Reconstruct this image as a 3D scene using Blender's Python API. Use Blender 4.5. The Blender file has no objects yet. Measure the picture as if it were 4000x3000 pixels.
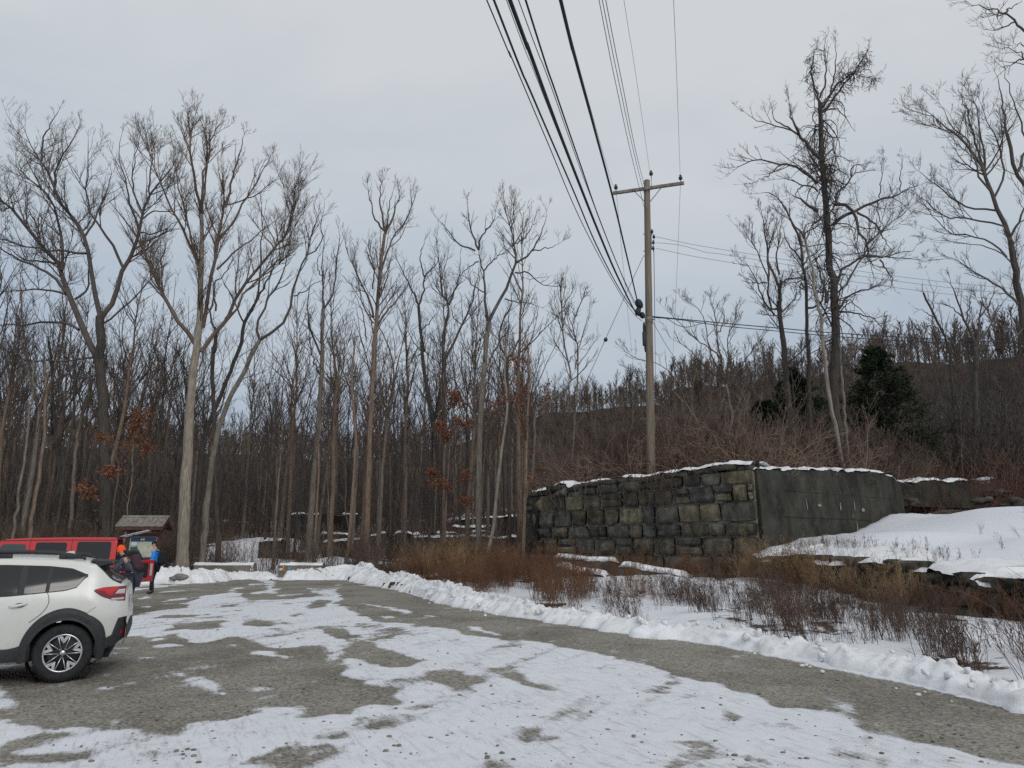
import bpy, bmesh, math, random
import numpy as np
from mathutils import Vector, Matrix
R = math.radians
SC = bpy.context.scene
COL = SC.collection

# ------------------------------------------------------------------ camera
EYE = 1.60
PITCH = R(12.9)
cam_d = bpy.data.cameras.new("camera")
cam = bpy.data.objects.new("camera", cam_d)
COL.objects.link(cam)
cam.location = (0, 0, EYE)
cam.rotation_euler = (R(90) + PITCH, 0, 0)
cam_d.sensor_fit = 'HORIZONTAL'
cam_d.sensor_width = 36.0
cam_d.lens = 2774.0 / 4000.0 * 36.0
cam_d.clip_start = 0.05
cam_d.clip_end = 3000.0
SC.camera = cam

# ------------------------------------------------------------------ world: overcast winter sky
SUN_EL, SUN_ROT = R(34), R(150)
W = bpy.data.worlds.new("World")
SC.world = W
W.use_nodes = True
nt = W.node_tree
nt.nodes.clear()
def N(t, **kw):
    n = nt.nodes.new(t)
    for k, v in kw.items():
        setattr(n, k, v)
    return n
out = N('ShaderNodeOutputWorld')
sky = N('ShaderNodeTexSky', sky_type='NISHITA', sun_disc=False, sun_elevation=SUN_EL, sun_rotation=SUN_ROT)
sky.air_density = 1.0; sky.dust_density = 3.0
bgs = N('ShaderNodeBackground'); bgs.inputs[1].default_value = 0.07
nt.links.new(sky.outputs[0], bgs.inputs[0])
tc = N('ShaderNodeTexCoord')
sep = N('ShaderNodeSeparateXYZ')
nt.links.new(tc.outputs['Generated'], sep.inputs[0])
mp = N('ShaderNodeMapping'); mp.inputs['Scale'].default_value = (1.6, 1.6, 4.2)
mp.inputs['Location'].default_value = (0.35, 0.1, 0.2)
nt.links.new(tc.outputs['Generated'], mp.inputs[0])
no = N('ShaderNodeTexNoise'); no.inputs['Scale'].default_value = 1.35
no.inputs['Detail'].default_value = 5.0; no.inputs['Roughness'].default_value = 0.48
no.inputs['Distortion'].default_value = 0.5
nt.links.new(mp.outputs[0], no.inputs['Vector'])
# elevation + noise -> ramp
m1 = N('ShaderNodeMath', operation='MULTIPLY_ADD'); m1.inputs[1].default_value = 0.75; m1.inputs[2].default_value = -0.375
nt.links.new(no.outputs[0], m1.inputs[0])
m2 = N('ShaderNodeMath', operation='ADD')
nt.links.new(sep.outputs[2], m2.inputs[0]); nt.links.new(m1.outputs[0], m2.inputs[1])
mx = N('ShaderNodeMath', operation='MULTIPLY_ADD'); mx.inputs[1].default_value = 0.10; 
nt.links.new(sep.outputs[0], mx.inputs[0]); nt.links.new(m2.outputs[0], mx.inputs[2])
cr = N('ShaderNodeValToRGB')
e = cr.color_ramp.elements
e[0].position = 0.0; e[0].color = (0.41, 0.49, 0.62, 1)
e[1].position = 0.62; e[1].color = (0.68, 0.705, 0.735, 1)
for p, c in ((0.20, (0.465, 0.535, 0.625, 1)), (0.36, (0.54, 0.605, 0.67, 1)), (0.48, (0.605, 0.65, 0.695, 1))):
    q = cr.color_ramp.elements.new(p); q.color = c
nt.links.new(mx.outputs[0], cr.inputs[0])
bgc = N('ShaderNodeBackground'); bgc.inputs[1].default_value = 1.0
nt.links.new(cr.outputs[0], bgc.inputs[0])
ms = N('ShaderNodeMixShader'); ms.inputs[0].default_value = 0.90
nt.links.new(bgs.outputs[0], ms.inputs[1]); nt.links.new(bgc.outputs[0], ms.inputs[2])
nt.links.new(ms.outputs[0], out.inputs[0])

# sun, softened by cloud
sl = bpy.data.lights.new("sun", 'SUN'); sl.energy = 0.9; sl.angle = R(25); sl.color = (1.0, 0.965, 0.92)
so = bpy.data.objects.new("sun", sl); COL.objects.link(so)
sd_ = Vector((math.sin(SUN_ROT) * math.cos(SUN_EL), math.cos(SUN_ROT) * math.cos(SUN_EL), math.sin(SUN_EL)))
so.rotation_euler = sd_.to_track_quat('Z', 'Y').to_euler()
so.location = (0, 0, 60)

SC.render.engine = 'CYCLES'
SC.view_settings.view_transform = 'Standard'
SC.view_settings.look = 'None'
SC.view_settings.exposure = 0.0
SC.view_settings.gamma = 1.0
SC.cycles.max_bounces = 5
SC.cycles.diffuse_bounces = 3
SC.cycles.glossy_bounces = 3
SC.cycles.transmission_bounces = 4
SC.cycles.transparent_max_bounces = 6
SC.cycles.use_denoising = False

# ------------------------------------------------------------------ pixel -> place
FPX = 2774.0
CP, SP = math.cos(PITCH), math.sin(PITCH)
def ray(u, v):
    x = (u - 2000.0) / FPX; y = (1500.0 - v) / FPX
    return np.array([x, CP - y * SP, SP + y * CP])
def on_z(u, v, z=0.0):
    d = ray(u, v); t = (z - EYE) / d[2]
    return np.array([0, 0, EYE]) + d * t
def on_y(u, v, Y):
    d = ray(u, v)
    return np.array([0, 0, EYE]) + d * (Y / d[1])
def zoomf(ox, oy, k):
    return lambda pts: [(x / k + ox, y / k + oy) for x, y in pts]
zA = zoomf(0, 400, 1.5085); zB = zoomf(0, 1300, 1.8436); zC = zoomf(1200, 600, 1.6592)
zD = zoomf(1000, 1300, 1.8433); zE = zoomf(2800, 100, 1.6592); zF = zoomf(2800, 1000, 1.7467)
zG = zoomf(2900, 600, 2.37); zH = zoomf(3400, 0, 1.8433); zI = zoomf(2200, 1100, 2.0737)
z1 = zoomf(0, 2200, 1.8433); z7 = zoomf(800, 2200, 1.3825); z8 = zoomf(2400, 2200, 1.3825)
zP = zoomf(2300, 600, 2.074); zW = zoomf(1800, 0, 1.185)

def sm(a, b, x):
    t = np.clip((x - a) / (b - a), 0, 1)
    return t * t * (3 - 2 * t)

# ------------------------------------------------------------------ numpy noise
_rs = np.random.RandomState(7)
_PERM = _rs.permutation(65536).astype(np.int64)
def _h(ix, iy, iz, seed):
    a = _PERM[(ix + seed * 131) & 65535]
    a = _PERM[(a + iy) & 65535]
    a = _PERM[(a + iz) & 65535]
    return a / 65535.0
def vnoise(x, y, z=0.0, seed=0):
    x = np.asarray(x, float); y = np.asarray(y, float); z = np.zeros_like(x) + z
    ix, iy, iz = np.floor(x).astype(np.int64), np.floor(y).astype(np.int64), np.floor(z).astype(np.int64)
    fx, fy, fz = x - ix, y - iy, z - iz
    fx, fy, fz = [f * f * f * (f * (f * 6 - 15) + 10) for f in (fx, fy, fz)]
    r = 0
    for dx in (0, 1):
        for dy in (0, 1):
            for dz in (0, 1):
                w = (fx if dx else 1 - fx) * (fy if dy else 1 - fy) * (fz if dz else 1 - fz)
                r = r + w * _h(ix + dx, iy + dy, iz + dz, seed)
    return r * 2 - 1
def fbm(x, y, z=0.0, seed=0, oct=4, g=0.5):
    a, r, f = 1.0, 0, 1.0
    for i in range(oct):
        r = r + a * vnoise(np.asarray(x) * f + i * 17.3, np.asarray(y) * f + i * 5.1, np.asarray(z) * f, seed + i)
        a *= g; f *= 2.03
    return r

# ------------------------------------------------------------------ mesh helpers
def tag(o, label=None, cat=None, group=None, kind=None):
    if label: o["label"] = label
    if cat: o["category"] = cat
    if group: o["group"] = group
    if kind: o["kind"] = kind
    return o
def mesh_np(name, V, F, mats, parent=None, smooth=True, mi=None, attrs=None):
    """V (n,3); F (m,4) or (m,3) or list of those"""
    me = bpy.data.meshes.new(name)
    V = np.asarray(V, np.float32)
    Fs = F if isinstance(F, list) else [F]
    Fs = [np.asarray(f, np.int32) for f in Fs if len(f)]
    loops = np.concatenate([f.ravel() for f in Fs])
    tot = np.concatenate([np.full(len(f), f.shape[1], np.int32) for f in Fs])
    st = np.concatenate([[0], np.cumsum(tot)[:-1]]).astype(np.int32)
    me.vertices.add(len(V)); me.vertices.foreach_set('co', V.ravel())
    me.loops.add(len(loops)); me.loops.foreach_set('vertex_index', loops)
    me.polygons.add(len(tot)); me.polygons.foreach_set('loop_start', st); me.polygons.foreach_set('loop_total', tot)
    me.polygons.foreach_set('use_smooth', np.full(len(tot), bool(smooth)))
    for m in (mats if isinstance(mats, (list, tuple)) else [mats]):
        me.materials.append(m)
    if mi is not None:
        me.polygons.foreach_set('material_index', np.asarray(mi, np.int32))
    if attrs:
        for k, a in attrs.items():
            a = np.asarray(a, np.float32)
            if a.ndim == 1:
                at = me.attributes.new(k, 'FLOAT', 'POINT'); at.data.foreach_set('value', a)
            else:
                at = me.attributes.new(k, 'FLOAT_COLOR', 'POINT')
                if a.shape[1] == 3: a = np.concatenate([a, np.ones((len(a), 1), np.float32)], 1)
                at.data.foreach_set('color', a.ravel())
    me.update(calc_edges=True)
    me.validate()
    o = bpy.data.objects.new(name, me)
    COL.objects.link(o)
    if parent is not None: o.parent = parent
    return o
def empty(name, loc=(0, 0, 0), rz=0.0, label=None, cat=None, group=None):
    o = bpy.data.objects.new(name, None); COL.objects.link(o)
    o.empty_display_size = 0.3
    o.location = tuple(float(c) for c in loc); o.rotation_euler = (0, 0, rz)
    return tag(o, label, cat, group)
def grid_faces(nu, nv, off=0, wrap=False):
    i, j = np.meshgrid(np.arange(nu - 1), np.arange(nv if wrap else nv - 1), indexing='ij')
    a = i * nv + j; b = i * nv + (j + 1) % nv
    return np.stack([a, a + nv, b + nv, b], -1).reshape(-1, 4) + off

class MB:
    """collects shapes for one mesh"""
    def __init__(s): s.v = []; s.f = []; s.m = []; s.sm = []
    def add(s, V, F, m=0, smooth=False, M=None):
        o = len(s.v)
        for p in V:
            p = Vector([float(c) for c in p])
            s.v.append(M @ p if M is not None else p)
        for f in F:
            s.f.append([int(i) + o for i in f]); s.m.append(m); s.sm.append(smooth)
        return s
    def box(s, c, d, m=0, M=None, bev=0.0, rz=0.0, taper=1.0):
        hx, hy, hz = d[0] / 2, d[1] / 2, d[2] / 2
        bm = bmesh.new(); bmesh.ops.create_cube(bm, size=1)
        for v in bm.verts:
            k = taper if v.co.z > 0 else 1.0
            v.co = Vector((v.co.x * d[0] * k, v.co.y * d[1] * k, v.co.z * d[2]))
        if bev > 0:
            bmesh.ops.bevel(bm, geom=list(bm.edges), offset=bev, segments=2, profile=0.6, affect='EDGES')
        T = Matrix.Translation(c) @ Matrix.Rotation(rz, 4, 'Z')
        bm.verts.index_update()
        s.add([T @ v.co for v in bm.verts], [[v.index for v in f.verts] for f in bm.faces], m, bev > 0, M)
        bm.free(); return s
    def tube(s, pts, rad, k=8, m=0, M=None, cap=True, smooth=True):
        pts = np.asarray(pts, float); n = len(pts)
        rad = np.full(n, rad) if np.isscalar(rad) else np.asarray(rad, float)
        V, F = tubes_np(pts[None], rad[None], k)
        F = F.tolist()
        if cap:
            F.append(list(range(k))[::-1]); F.append(list(range((n - 1) * k, n * k)))
        s.add(V, F, m, smooth, M); return s
    def prism(s, poly, d0, d1, axis='y', m=0, M=None):
        """poly of 2D pts extruded from d0 to d1 along axis"""
        def P(a, b, d):
            return {'x': (d, a, b), 'y': (a, d, b), 'z': (a, b, d)}[axis]
        n = len(poly)
        V = [P(a, b, d0) for a, b in poly] + [P(a, b, d1) for a, b in poly]
        F = [list(range(n)), list(range(n, 2 * n))[::-1]] + [[i, (i + 1) % n, n + (i + 1) % n, n + i] for i in range(n)]
        s.add(V, F, m, False, M); return s
    def lathe(s, prof, k=24, axis='z', c=(0, 0, 0), m=0, M=None, smooth=True):
        V = []
        for r, h in prof:
            for i in range(k):
                a = 2 * math.pi * i / k
                p = {'z': (r * math.cos(a), r * math.sin(a), h), 'y': (r * math.cos(a), h, r * math.sin(a)),
                     'x': (h, r * math.cos(a), r * math.sin(a))}[axis]
                V.append((p[0] + c[0], p[1] + c[1], p[2] + c[2]))
        F = grid_faces(len(prof), k, 0, True).tolist()
        s.add(V, F, m, smooth, M); return s
    def sheet(s, fn, nu, nv, m=0, M=None, smooth=True):
        V = [fn(i / (nu - 1), j / (nv - 1)) for i in range(nu) for j in range(nv)]
        s.add(V, grid_faces(nu, nv).tolist(), m, smooth, M); return s
    def build(s, name, mats, parent=None):
        me = bpy.data.meshes.new(name)
        me.from_pydata([tuple(v) for v in s.v], [], s.f)
        for m in (mats if isinstance(mats, (list, tuple)) else [mats]): me.materials.append(m)
        me.polygons.foreach_set('material_index', s.m)
        me.polygons.foreach_set('use_smooth', s.sm)
        bm = bmesh.new(); bm.from_mesh(me); bmesh.ops.recalc_face_normals(bm, faces=bm.faces); bm.to_mesh(me); bm.free()
        me.update()
        o = bpy.data.objects.new(name, me); COL.objects.link(o)
        if parent is not None: o.parent = parent
        return o

def tubes_np(P, Rd, k):
    """P (C,n,3), Rd (C,n) -> verts, quads"""
    C, n, _ = P.shape
    T = np.empty_like(P)
    T[:, 1:-1] = P[:, 2:] - P[:, :-2]; T[:, 0] = P[:, 1] - P[:, 0]; T[:, -1] = P[:, -1] - P[:, -2]
    T /= np.linalg.norm(T, axis=2, keepdims=True) + 1e-9
    D = P[:, -1] - P[:, 0]; D = D / (np.linalg.norm(D, axis=1, keepdims=True) + 1e-9)
    ref = np.zeros((C, 3)); ref[np.arange(C), np.argmin(np.abs(D), axis=1)] = 1.0
    U = np.cross(T, ref[:, None, :]); U /= np.linalg.norm(U, axis=2, keepdims=True) + 1e-9
    Wv = np.cross(T, U)
    a = np.arange(k) * 2 * math.pi / k
    V = P[:, :, None, :] + Rd[:, :, None, None] * (np.cos(a)[None, None, :, None] * U[:, :, None, :] + np.sin(a)[None, None, :, None] * Wv[:, :, None, :])
    V = V.reshape(-1, 3)
    c, i, j = np.meshgrid(np.arange(C), np.arange(n - 1), np.arange(k), indexing='ij')
    b = (c * n + i) * k
    F = np.stack([b + j, b + (j + 1) % k, b + k + (j + 1) % k, b + k + j], -1).reshape(-1, 4)
    return V, F
def merge(parts):
    Vs, Fs, o = [], [], 0
    for V, F in parts:
        Vs.append(V); Fs.append(F + o); o += len(V)
    return np.concatenate(Vs), np.concatenate(Fs)

# ------------------------------------------------------------------ materials
def newmat(name):
    m = bpy.data.materials.new(name); m.use_nodes = True
    t = m.node_tree; b = t.nodes['Principled BSDF']
    return m, t, b
def mat(name, col, rough=0.7, metal=0.0, spec=0.5, coat=0.0, noise=0.0, nscale=8.0, bump=0.0, bscale=30.0, stretch=(1, 1, 1), coord='Object', col2=None, detail=5.0, emit=None):
    m, t, b = newmat(name)
    L = t.links
    b.inputs['Base Color'].default_value = (*col, 1); b.inputs['Roughness'].default_value = rough
    b.inputs['Metallic'].default_value = metal; b.inputs['Specular IOR Level'].default_value = spec
    b.inputs['Coat Weight'].default_value = coat
    if noise > 0 or bump > 0:
        tc = t.nodes.new('ShaderNodeTexCoord'); mp = t.nodes.new('ShaderNodeMapping'); mp.inputs['Scale'].default_value = stretch
        L.new(tc.outputs[coord], mp.inputs[0])
    if noise > 0:
        n = t.nodes.new('ShaderNodeTexNoise'); n.inputs['Scale'].default_value = nscale; n.inputs['Detail'].default_value = detail
        n.inputs['Roughness'].default_value = 0.62
        L.new(mp.outputs[0], n.inputs['Vector'])
        r = t.nodes.new('ShaderNodeValToRGB')
        c2 = col2 if col2 is not None else tuple(c * (1 - noise) for c in col)
        c1 = col if col2 is not None else tuple(min(1, c * (1 + noise)) for c in col)
        r.color_ramp.elements[0].position = 0.34; r.color_ramp.elements[0].color = (*c2, 1)
        r.color_ramp.elements[1].position = 0.66; r.color_ramp.elements[1].color = (*c1, 1)
        L.new(n.outputs[0], r.inputs[0]); L.new(r.outputs[0], b.inputs['Base Color'])
    if bump > 0:
        n2 = t.nodes.new('ShaderNodeTexNoise'); n2.inputs['Scale'].default_value = bscale; n2.inputs['Detail'].default_value = 6
        L.new(mp.outputs[0], n2.inputs['Vector'])
        bp = t.nodes.new('ShaderNodeBump'); bp.inputs['Strength'].default_value = bump; bp.inputs['Distance'].default_value = 0.02
        L.new(n2.outputs[0], bp.inputs['Height']); L.new(bp.outputs[0], b.inputs['Normal'])
    return m

def snow_ground_mat(name, base1, base2, base3, gscale, lot):
    """bare ground under snow; attribute 'snow' says how much lies there"""
    m, t, b = newmat(name); L = t.links; Nn = t.nodes.new
    at = Nn('ShaderNodeAttribute'); at.attribute_name = 'snow'
    geo = Nn('ShaderNodeNewGeometry')
    def noise(scale, detail=4.0, rough=0.55, vec=None, dist=0.0):
        n = Nn('ShaderNodeTexNoise'); n.inputs['Scale'].default_value = scale; n.inputs['Detail'].default_value = detail
        n.inputs['Roughness'].default_value = rough; n.inputs['Distortion'].default_value = dist
        L.new(vec or geo.outputs['Position'], n.inputs['Vector']); return n.outputs[0]
    def math_(op, a, b_, c=None):
        q = Nn('ShaderNodeMath'); q.operation = op
        for i, x in enumerate((a, b_, c)):
            if x is None: continue
            if isinstance(x, (int, float)): q.inputs[i].default_value = x
            else: L.new(x, q.inputs[i])
        return q.outputs[0]
    def mixc(f, a, b_):
        q = Nn('ShaderNodeMix'); q.data_type = 'RGBA'
        if isinstance(f, (int, float)): q.inputs[0].default_value = f
        else: L.new(f, q.inputs[0])
        for i, x in ((6, a), (7, b_)):
            if isinstance(x, tuple): q.inputs[i].default_value = (*x, 1)
            else: L.new(x, q.inputs[i])
        return q.outputs[2]
    def ramp(x, a, b_):
        q = Nn('ShaderNodeMapRange'); q.interpolation_type = 'SMOOTHSTEP'
        L.new(x, q.inputs[0]); q.inputs[1].default_value = a; q.inputs[2].default_value = b_; return q.outputs[0]
    big = noise(0.55, 4); mid = noise(3.2, 5, 0.6); fine = noise(gscale, 3, 0.7); vfine = noise(gscale * 3.1, 2, 0.6)
    c = mixc(ramp(big, 0.38, 0.64), base1, base2)
    c = mixc(math_('MULTIPLY', ramp(mid, 0.52, 0.72), 0.6), c, base3)
    vo = Nn('ShaderNodeTexVoronoi'); vo.inputs['Scale'].default_value = gscale * (1.0 if lot else 0.6); L.new(geo.outputs['Position'], vo.inputs['Vector'])
    hs = Nn('ShaderNodeSeparateColor'); L.new(vo.outputs['Color'], hs.inputs[0])
    q = Nn('ShaderNodeHueSaturation'); L.new(c, q.inputs['Color'])
    L.new(math_('MULTIPLY_ADD', hs.outputs[0], 0.95 if lot else 1.2, 0.54 if lot else 0.4), q.inputs['Value'])
    cg = q.outputs[0]
    # snow edge
    th = math_('ADD', at.outputs['Fac'], math_('MULTIPLY', math_('SUBTRACT', mid, 0.5), 0.9 if lot else 1.5))
    th = math_('ADD', th, math_('MULTIPLY', math_('SUBTRACT', fine, 0.5), 0.6 if lot else 0.8))
    if lot:
        vr = Nn('ShaderNodeMapping'); vr.vector_type = 'TEXTURE'; vr.inputs['Rotation'].default_value = (0, 0, R(115)); vr.inputs['Scale'].default_value = (.95, .13, 1); L.new(geo.outputs['Position'], vr.inputs[0])
        st = noise(1.6, 6, 0.68, vec=vr.outputs[0], dist=0.3)
        th = math_('ADD', th, math_('MULTIPLY', math_('SUBTRACT', st, 0.5), 1.25))
    f = ramp(th, 0.26, 0.78) if lot else ramp(th, 0.42, 0.62)
    # snow colour: packed, dirty where thin
    deep = ramp(at.outputs['Fac'], 0.9, 1.6)
    dirt = ramp(noise(5.5, 6, 0.68, dist=0.6), 0.50, 0.74)
    sc = mixc(math_('MULTIPLY', dirt, math_('SUBTRACT', 0.55 if lot else 0.3, math_('MULTIPLY', deep, 0.45 if lot else 0.25))), (0.74, 0.76, 0.80), (0.42, 0.415, 0.40))
    grit = ramp(noise(gscale * 1.4, 2, 0.8), 0.665 if lot else 0.72, 0.70 if lot else 0.76)
    sc = mixc(math_('MULTIPLY', grit, math_('SUBTRACT', 0.85, math_('MULTIPLY', deep, 0.7))), sc, (0.10, 0.09, 0.08))
    if lot:
        sc = mixc(math_('MULTIPLY', ramp(st, 0.50, 0.70), math_('SUBTRACT', 0.62, math_('MULTIPLY', deep, 0.4))), sc, (0.40, 0.395, 0.38))
    fc = mixc(f, cg, sc)
    L.new(fc, b.inputs['Base Color'])
    rg = Nn('ShaderNodeMapRange'); L.new(f, rg.inputs[0]); rg.inputs[3].default_value = 0.72 if lot else 0.95; rg.inputs[4].default_value = 0.62
    L.new(rg.outputs[0], b.inputs['Roughness']); b.inputs['Specular IOR Level'].default_value = 0.3
    hgt = math_('ADD', math_('MULTIPLY', fine, 0.5), math_('ADD', math_('MULTIPLY', vfine, 0.5), math_('MULTIPLY', f, 1.2)))
    bp = Nn('ShaderNodeBump'); bp.inputs['Strength'].default_value = 0.55; bp.inputs['Distance'].default_value = 0.018
    L.new(hgt, bp.inputs['Height']); L.new(bp.outputs[0], b.inputs['Normal'])
    return m

M = {}
M['lot'] = snow_ground_mat('gravel_and_snow', (0.24, 0.222, 0.188), (0.165, 0.15, 0.123), (0.29, 0.272, 0.238), 38.0, True)
M['earth'] = snow_ground_mat('leaf_litter_and_snow', (0.085, 0.055, 0.036), (0.055, 0.040, 0.030), (0.12, 0.08, 0.05), 14.0, False)
def snow_mat():
    m, t, b = newmat('snow'); L = t.links; Nn = t.nodes.new
    geo = Nn('ShaderNodeNewGeometry')
    n = Nn('ShaderNodeTexNoise'); n.inputs['Scale'].default_value = 2.2; n.inputs['Detail'].default_value = 6; L.new(geo.outputs['Position'], n.inputs['Vector'])
    r = Nn('ShaderNodeValToRGB'); r.color_ramp.elements[0].position = 0.35; r.color_ramp.elements[0].color = (0.86, 0.88, 0.91, 1)
    r.color_ramp.elements[1].position = 0.74; r.color_ramp.elements[1].color = (0.69, 0.68, 0.65, 1)
    L.new(n.outputs[0], r.inputs[0])
    n3 = Nn('ShaderNodeTexNoise'); n3.inputs['Scale'].default_value = 42; n3.inputs['Detail'].default_value = 2; L.new(geo.outputs['Position'], n3.inputs['Vector'])
    r3 = Nn('ShaderNodeMapRange'); r3.inputs[1].default_value = 0.72; r3.inputs[2].default_value = 0.76; L.new(n3.outputs[0], r3.inputs[0])
    mx = Nn('ShaderNodeMix'); mx.data_type = 'RGBA'; L.new(r3.outputs[0], mx.inputs[0]); L.new(r.outputs[0], mx.inputs[6]); mx.inputs[7].default_value = (0.2, 0.18, 0.15, 1)
    L.new(mx.outputs[2], b.inputs['Base Color'])
    b.inputs['Roughness'].default_value = 0.6; b.inputs['Specular IOR Level'].default_value = 0.3
    n2 = Nn('ShaderNodeTexNoise'); n2.inputs['Scale'].default_value = 16; n2.inputs['Detail'].default_value = 6; n2.inputs['Roughness'].default_value = 0.65
    L.new(geo.outputs['Position'], n2.inputs['Vector'])
    bp = Nn('ShaderNodeBump'); bp.inputs['Strength'].default_value = 0.6; bp.inputs['Distance'].default_value = 0.03
    L.new(n2.outputs[0], bp.inputs['Height']); L.new(bp.outputs[0], b.inputs['Normal'])
    return m
M['snow'] = snow_mat()
def bark(name, c1, c2, sx=14, sz=1.6, scale=1.0):
    return mat(name, c1, 0.95, spec=0.15, noise=0.5, nscale=scale, col2=c2, bump=0.9, bscale=scale * 1.2, stretch=(sx, sx, sz), detail=6)
M['bark_grey'] = bark('bark_grey', (0.260, 0.227, 0.189), (0.111, 0.094, 0.078))
M['bark_dark'] = bark('bark_dark', (0.106, 0.094, 0.083), (0.050, 0.044, 0.039))
M['bark_light'] = bark('bark_light', (0.380, 0.333, 0.270), (0.172, 0.149, 0.121))
M['bark_brown'] = bark('bark_brown', (0.280, 0.203, 0.154), (0.126, 0.095, 0.073))
M['twig'] = mat('twig_bark', (0.142, 0.119, 0.108), 0.95, spec=0.1, noise=0.5, nscale=0.5, col2=(0.070, 0.061, 0.057))
M['twig_brown'] = mat('twig_bark_brown', (0.184, 0.136, 0.109), 0.95, spec=0.1, noise=0.5, nscale=0.5, col2=(0.096, 0.072, 0.058))
M['twig_red'] = mat('twig_bark_red', (0.195, 0.105, 0.078), 0.95, spec=0.1, noise=0.5, nscale=0.5, col2=(0.098, 0.063, 0.053))
M['hill_twig'] = mat('hill_twig', (0.20, 0.168, 0.142), 0.95, spec=0.05, noise=0.5, nscale=0.16, col2=(0.070, 0.050, 0.041), detail=2)
M['hill_earth'] = mat('hill_leaf_litter', (0.085, 0.062, 0.050), 1.0, spec=0.05, noise=0.5, nscale=0.25, col2=(0.045, 0.033, 0.028))
M['leaf_rust'] = mat('dry_leaf', (0.26, 0.10, 0.045), 0.8, noise=0.6, nscale=2.0, col2=(0.13, 0.055, 0.03))
M['weed_rust'] = mat('rust_weed', (0.21, 0.115, 0.066), 0.9, spec=0.1, noise=0.6, nscale=1.1, col2=(0.085, 0.046, 0.032))
M['weed_tan'] = mat('tan_weed', (0.36, 0.255, 0.155), 0.9, spec=0.1, noise=0.6, nscale=1.3, col2=(0.15, 0.09, 0.045))
M['weed_dark'] = mat('dark_weed', (0.155, 0.105, 0.082), 0.9, spec=0.1, noise=0.5, nscale=1.3, col2=(0.05, 0.033, 0.028))
M['needle'] = mat('needle', (0.050, 0.070, 0.036), 0.8, spec=0.2, noise=0.5, nscale=1.5, col2=(0.018, 0.026, 0.014))
# ================================================================== GROUND
def lotz(y):
    return -0.10 * (1 - sm(8.0, 18.0, np.asarray(y, float)))
def px_ground(pts):
    """traced pixels on the lot's surface -> world xy"""
    r = []
    for u, v in pts:
        z = 0.0
        for _ in range(4):
            p = on_z(u, v, z); z = float(lotz(p[1]))
        r.append((p[0], p[1]))
    return np.array(r)
def sdist(poly, x, y):
    """signed distance to a closed polygon, positive inside"""
    poly = np.asarray(poly, float); n = len(poly)
    d = np.full(x.shape, 1e18); ins = np.zeros(x.shape, bool)
    for i in range(n):
        ax, ay = poly[i]; bx, by = poly[(i + 1) % n]
        ex, ey = bx - ax, by - ay; wx, wy = x - ax, y - ay
        t = np.clip((wx * ex + wy * ey) / (ex * ex + ey * ey + 1e-12), 0, 1)
        d = np.minimum(d, (wx - ex * t) ** 2 + (wy - ey * t) ** 2)
        c = ((ay > y) != (by > y)) & (x < (bx - ax) * (y - ay) / (by - ay + 1e-12) + ax)
        ins ^= c
    return np.where(ins, 1, -1) * np.sqrt(d)
def idw(ctrl, x, y, p=3.2):
    c = np.array(ctrl, float); num = 0; den = 0
    for cx, cy, cz in c:
        w = 1.0 / (((x - cx) ** 2 + (y - cy) ** 2) + 0.6) ** (p / 2)
        num = num + w * cz; den = den + w
    return num / den

# plough bank along the right, traced at its foot
BANK_PX = [(1092, 2267), (1171, 2266), (1262, 2266), (1330, 2262), (1400, 2277), (1480, 2293), (1566, 2310), (1660, 2338), (1762, 2367), (1850, 2384), (1942, 2402), (2070, 2420),
           (2200, 2436), (2330, 2460), (2480, 2486), (2640, 2504), (2790, 2520), (2940, 2549), (3080, 2568), (3196, 2594), (3400, 2645), (3630, 2694), (3810, 2738), (4000, 2786)]
BANK = px_ground(BANK_PX)
_d = BANK[-1] - BANK[-4]; _d /= np.linalg.norm(_d)
BANK = np.concatenate([BANK, [BANK[-1] + _d * k for k in (2, 5, 9, 14)]])
LBANK_PX = [(640, 2281), (700, 2282), (760, 2280), (830, 2277), (880, 2272), (930, 2264), (985, 2262), (1010, 2266)]
LBANK = px_ground(LBANK_PX)
LBANK = np.concatenate([[LBANK[0] + np.array([-14, -2.5]), LBANK[0] + np.array([-6, -1.2]), LBANK[0] + np.array([-2.5, -0.3])], LBANK])

LOW = [(-30, 45, 1.0), (-20, 46, 1.0), (-10, 45, .9), (0, 45, 1.2), (-40, 60, 2.5), (-20, 60, 2.2), (-5, 60, 2.5), (-20, 90, 5), (-50, 90, 6), (0, 90, 6), (-15, 41, .12), (-25, 38, .15), (-40, 36, .2),
       (-8, 41, .25), (-5, 36, .25), (-2, 31, .3), (0, 27, .35), (.5, 33, .5), (1, 21, .12), (3, 25, .62), (4.5, 24, .70), (6, 23, .55), (3, 17, .02), (5, 19, .1), (7, 20, .2), (7.5, 23.5, .6), (5, 13, -.05),
       (8, 17, .05), (9.5, 16, .05), (9, 12, -.08), (10, 14.5, .05), (12, 11, .1), (20, 10, .3), (7, 6, -.12), (12, 5, -.1), (30, 8, .5), (20, 3, .2), (-15, 39, 0), (-12, 38, 0), (-20, 30, 0), (-40, 25, 0), (-60, 50, 2), (-3, 26, .1), (-6, 32, .1)]
TERR = [(7.9, 24.1, 1.4), (10.7, 18.5, 1.2), (10.7, 15.2, .9), (12, 12.8, .8), (20, 11.5, .9), (9, 25.5, 1.6), (10.5, 26.5, 2.0), (16.5, 31, 2.9), (18, 25.6, 3.0), (15, 20, 1.9), (25, 25, 3.3), (14, 15, 1.2), (30, 20, 3), (20, 32, 3.2),
        (30, 35, 3.6), (13, 24, 2.1), (12, 21, 1.55), (50, 30, 4.5), (50, 45, 5)]
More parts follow.
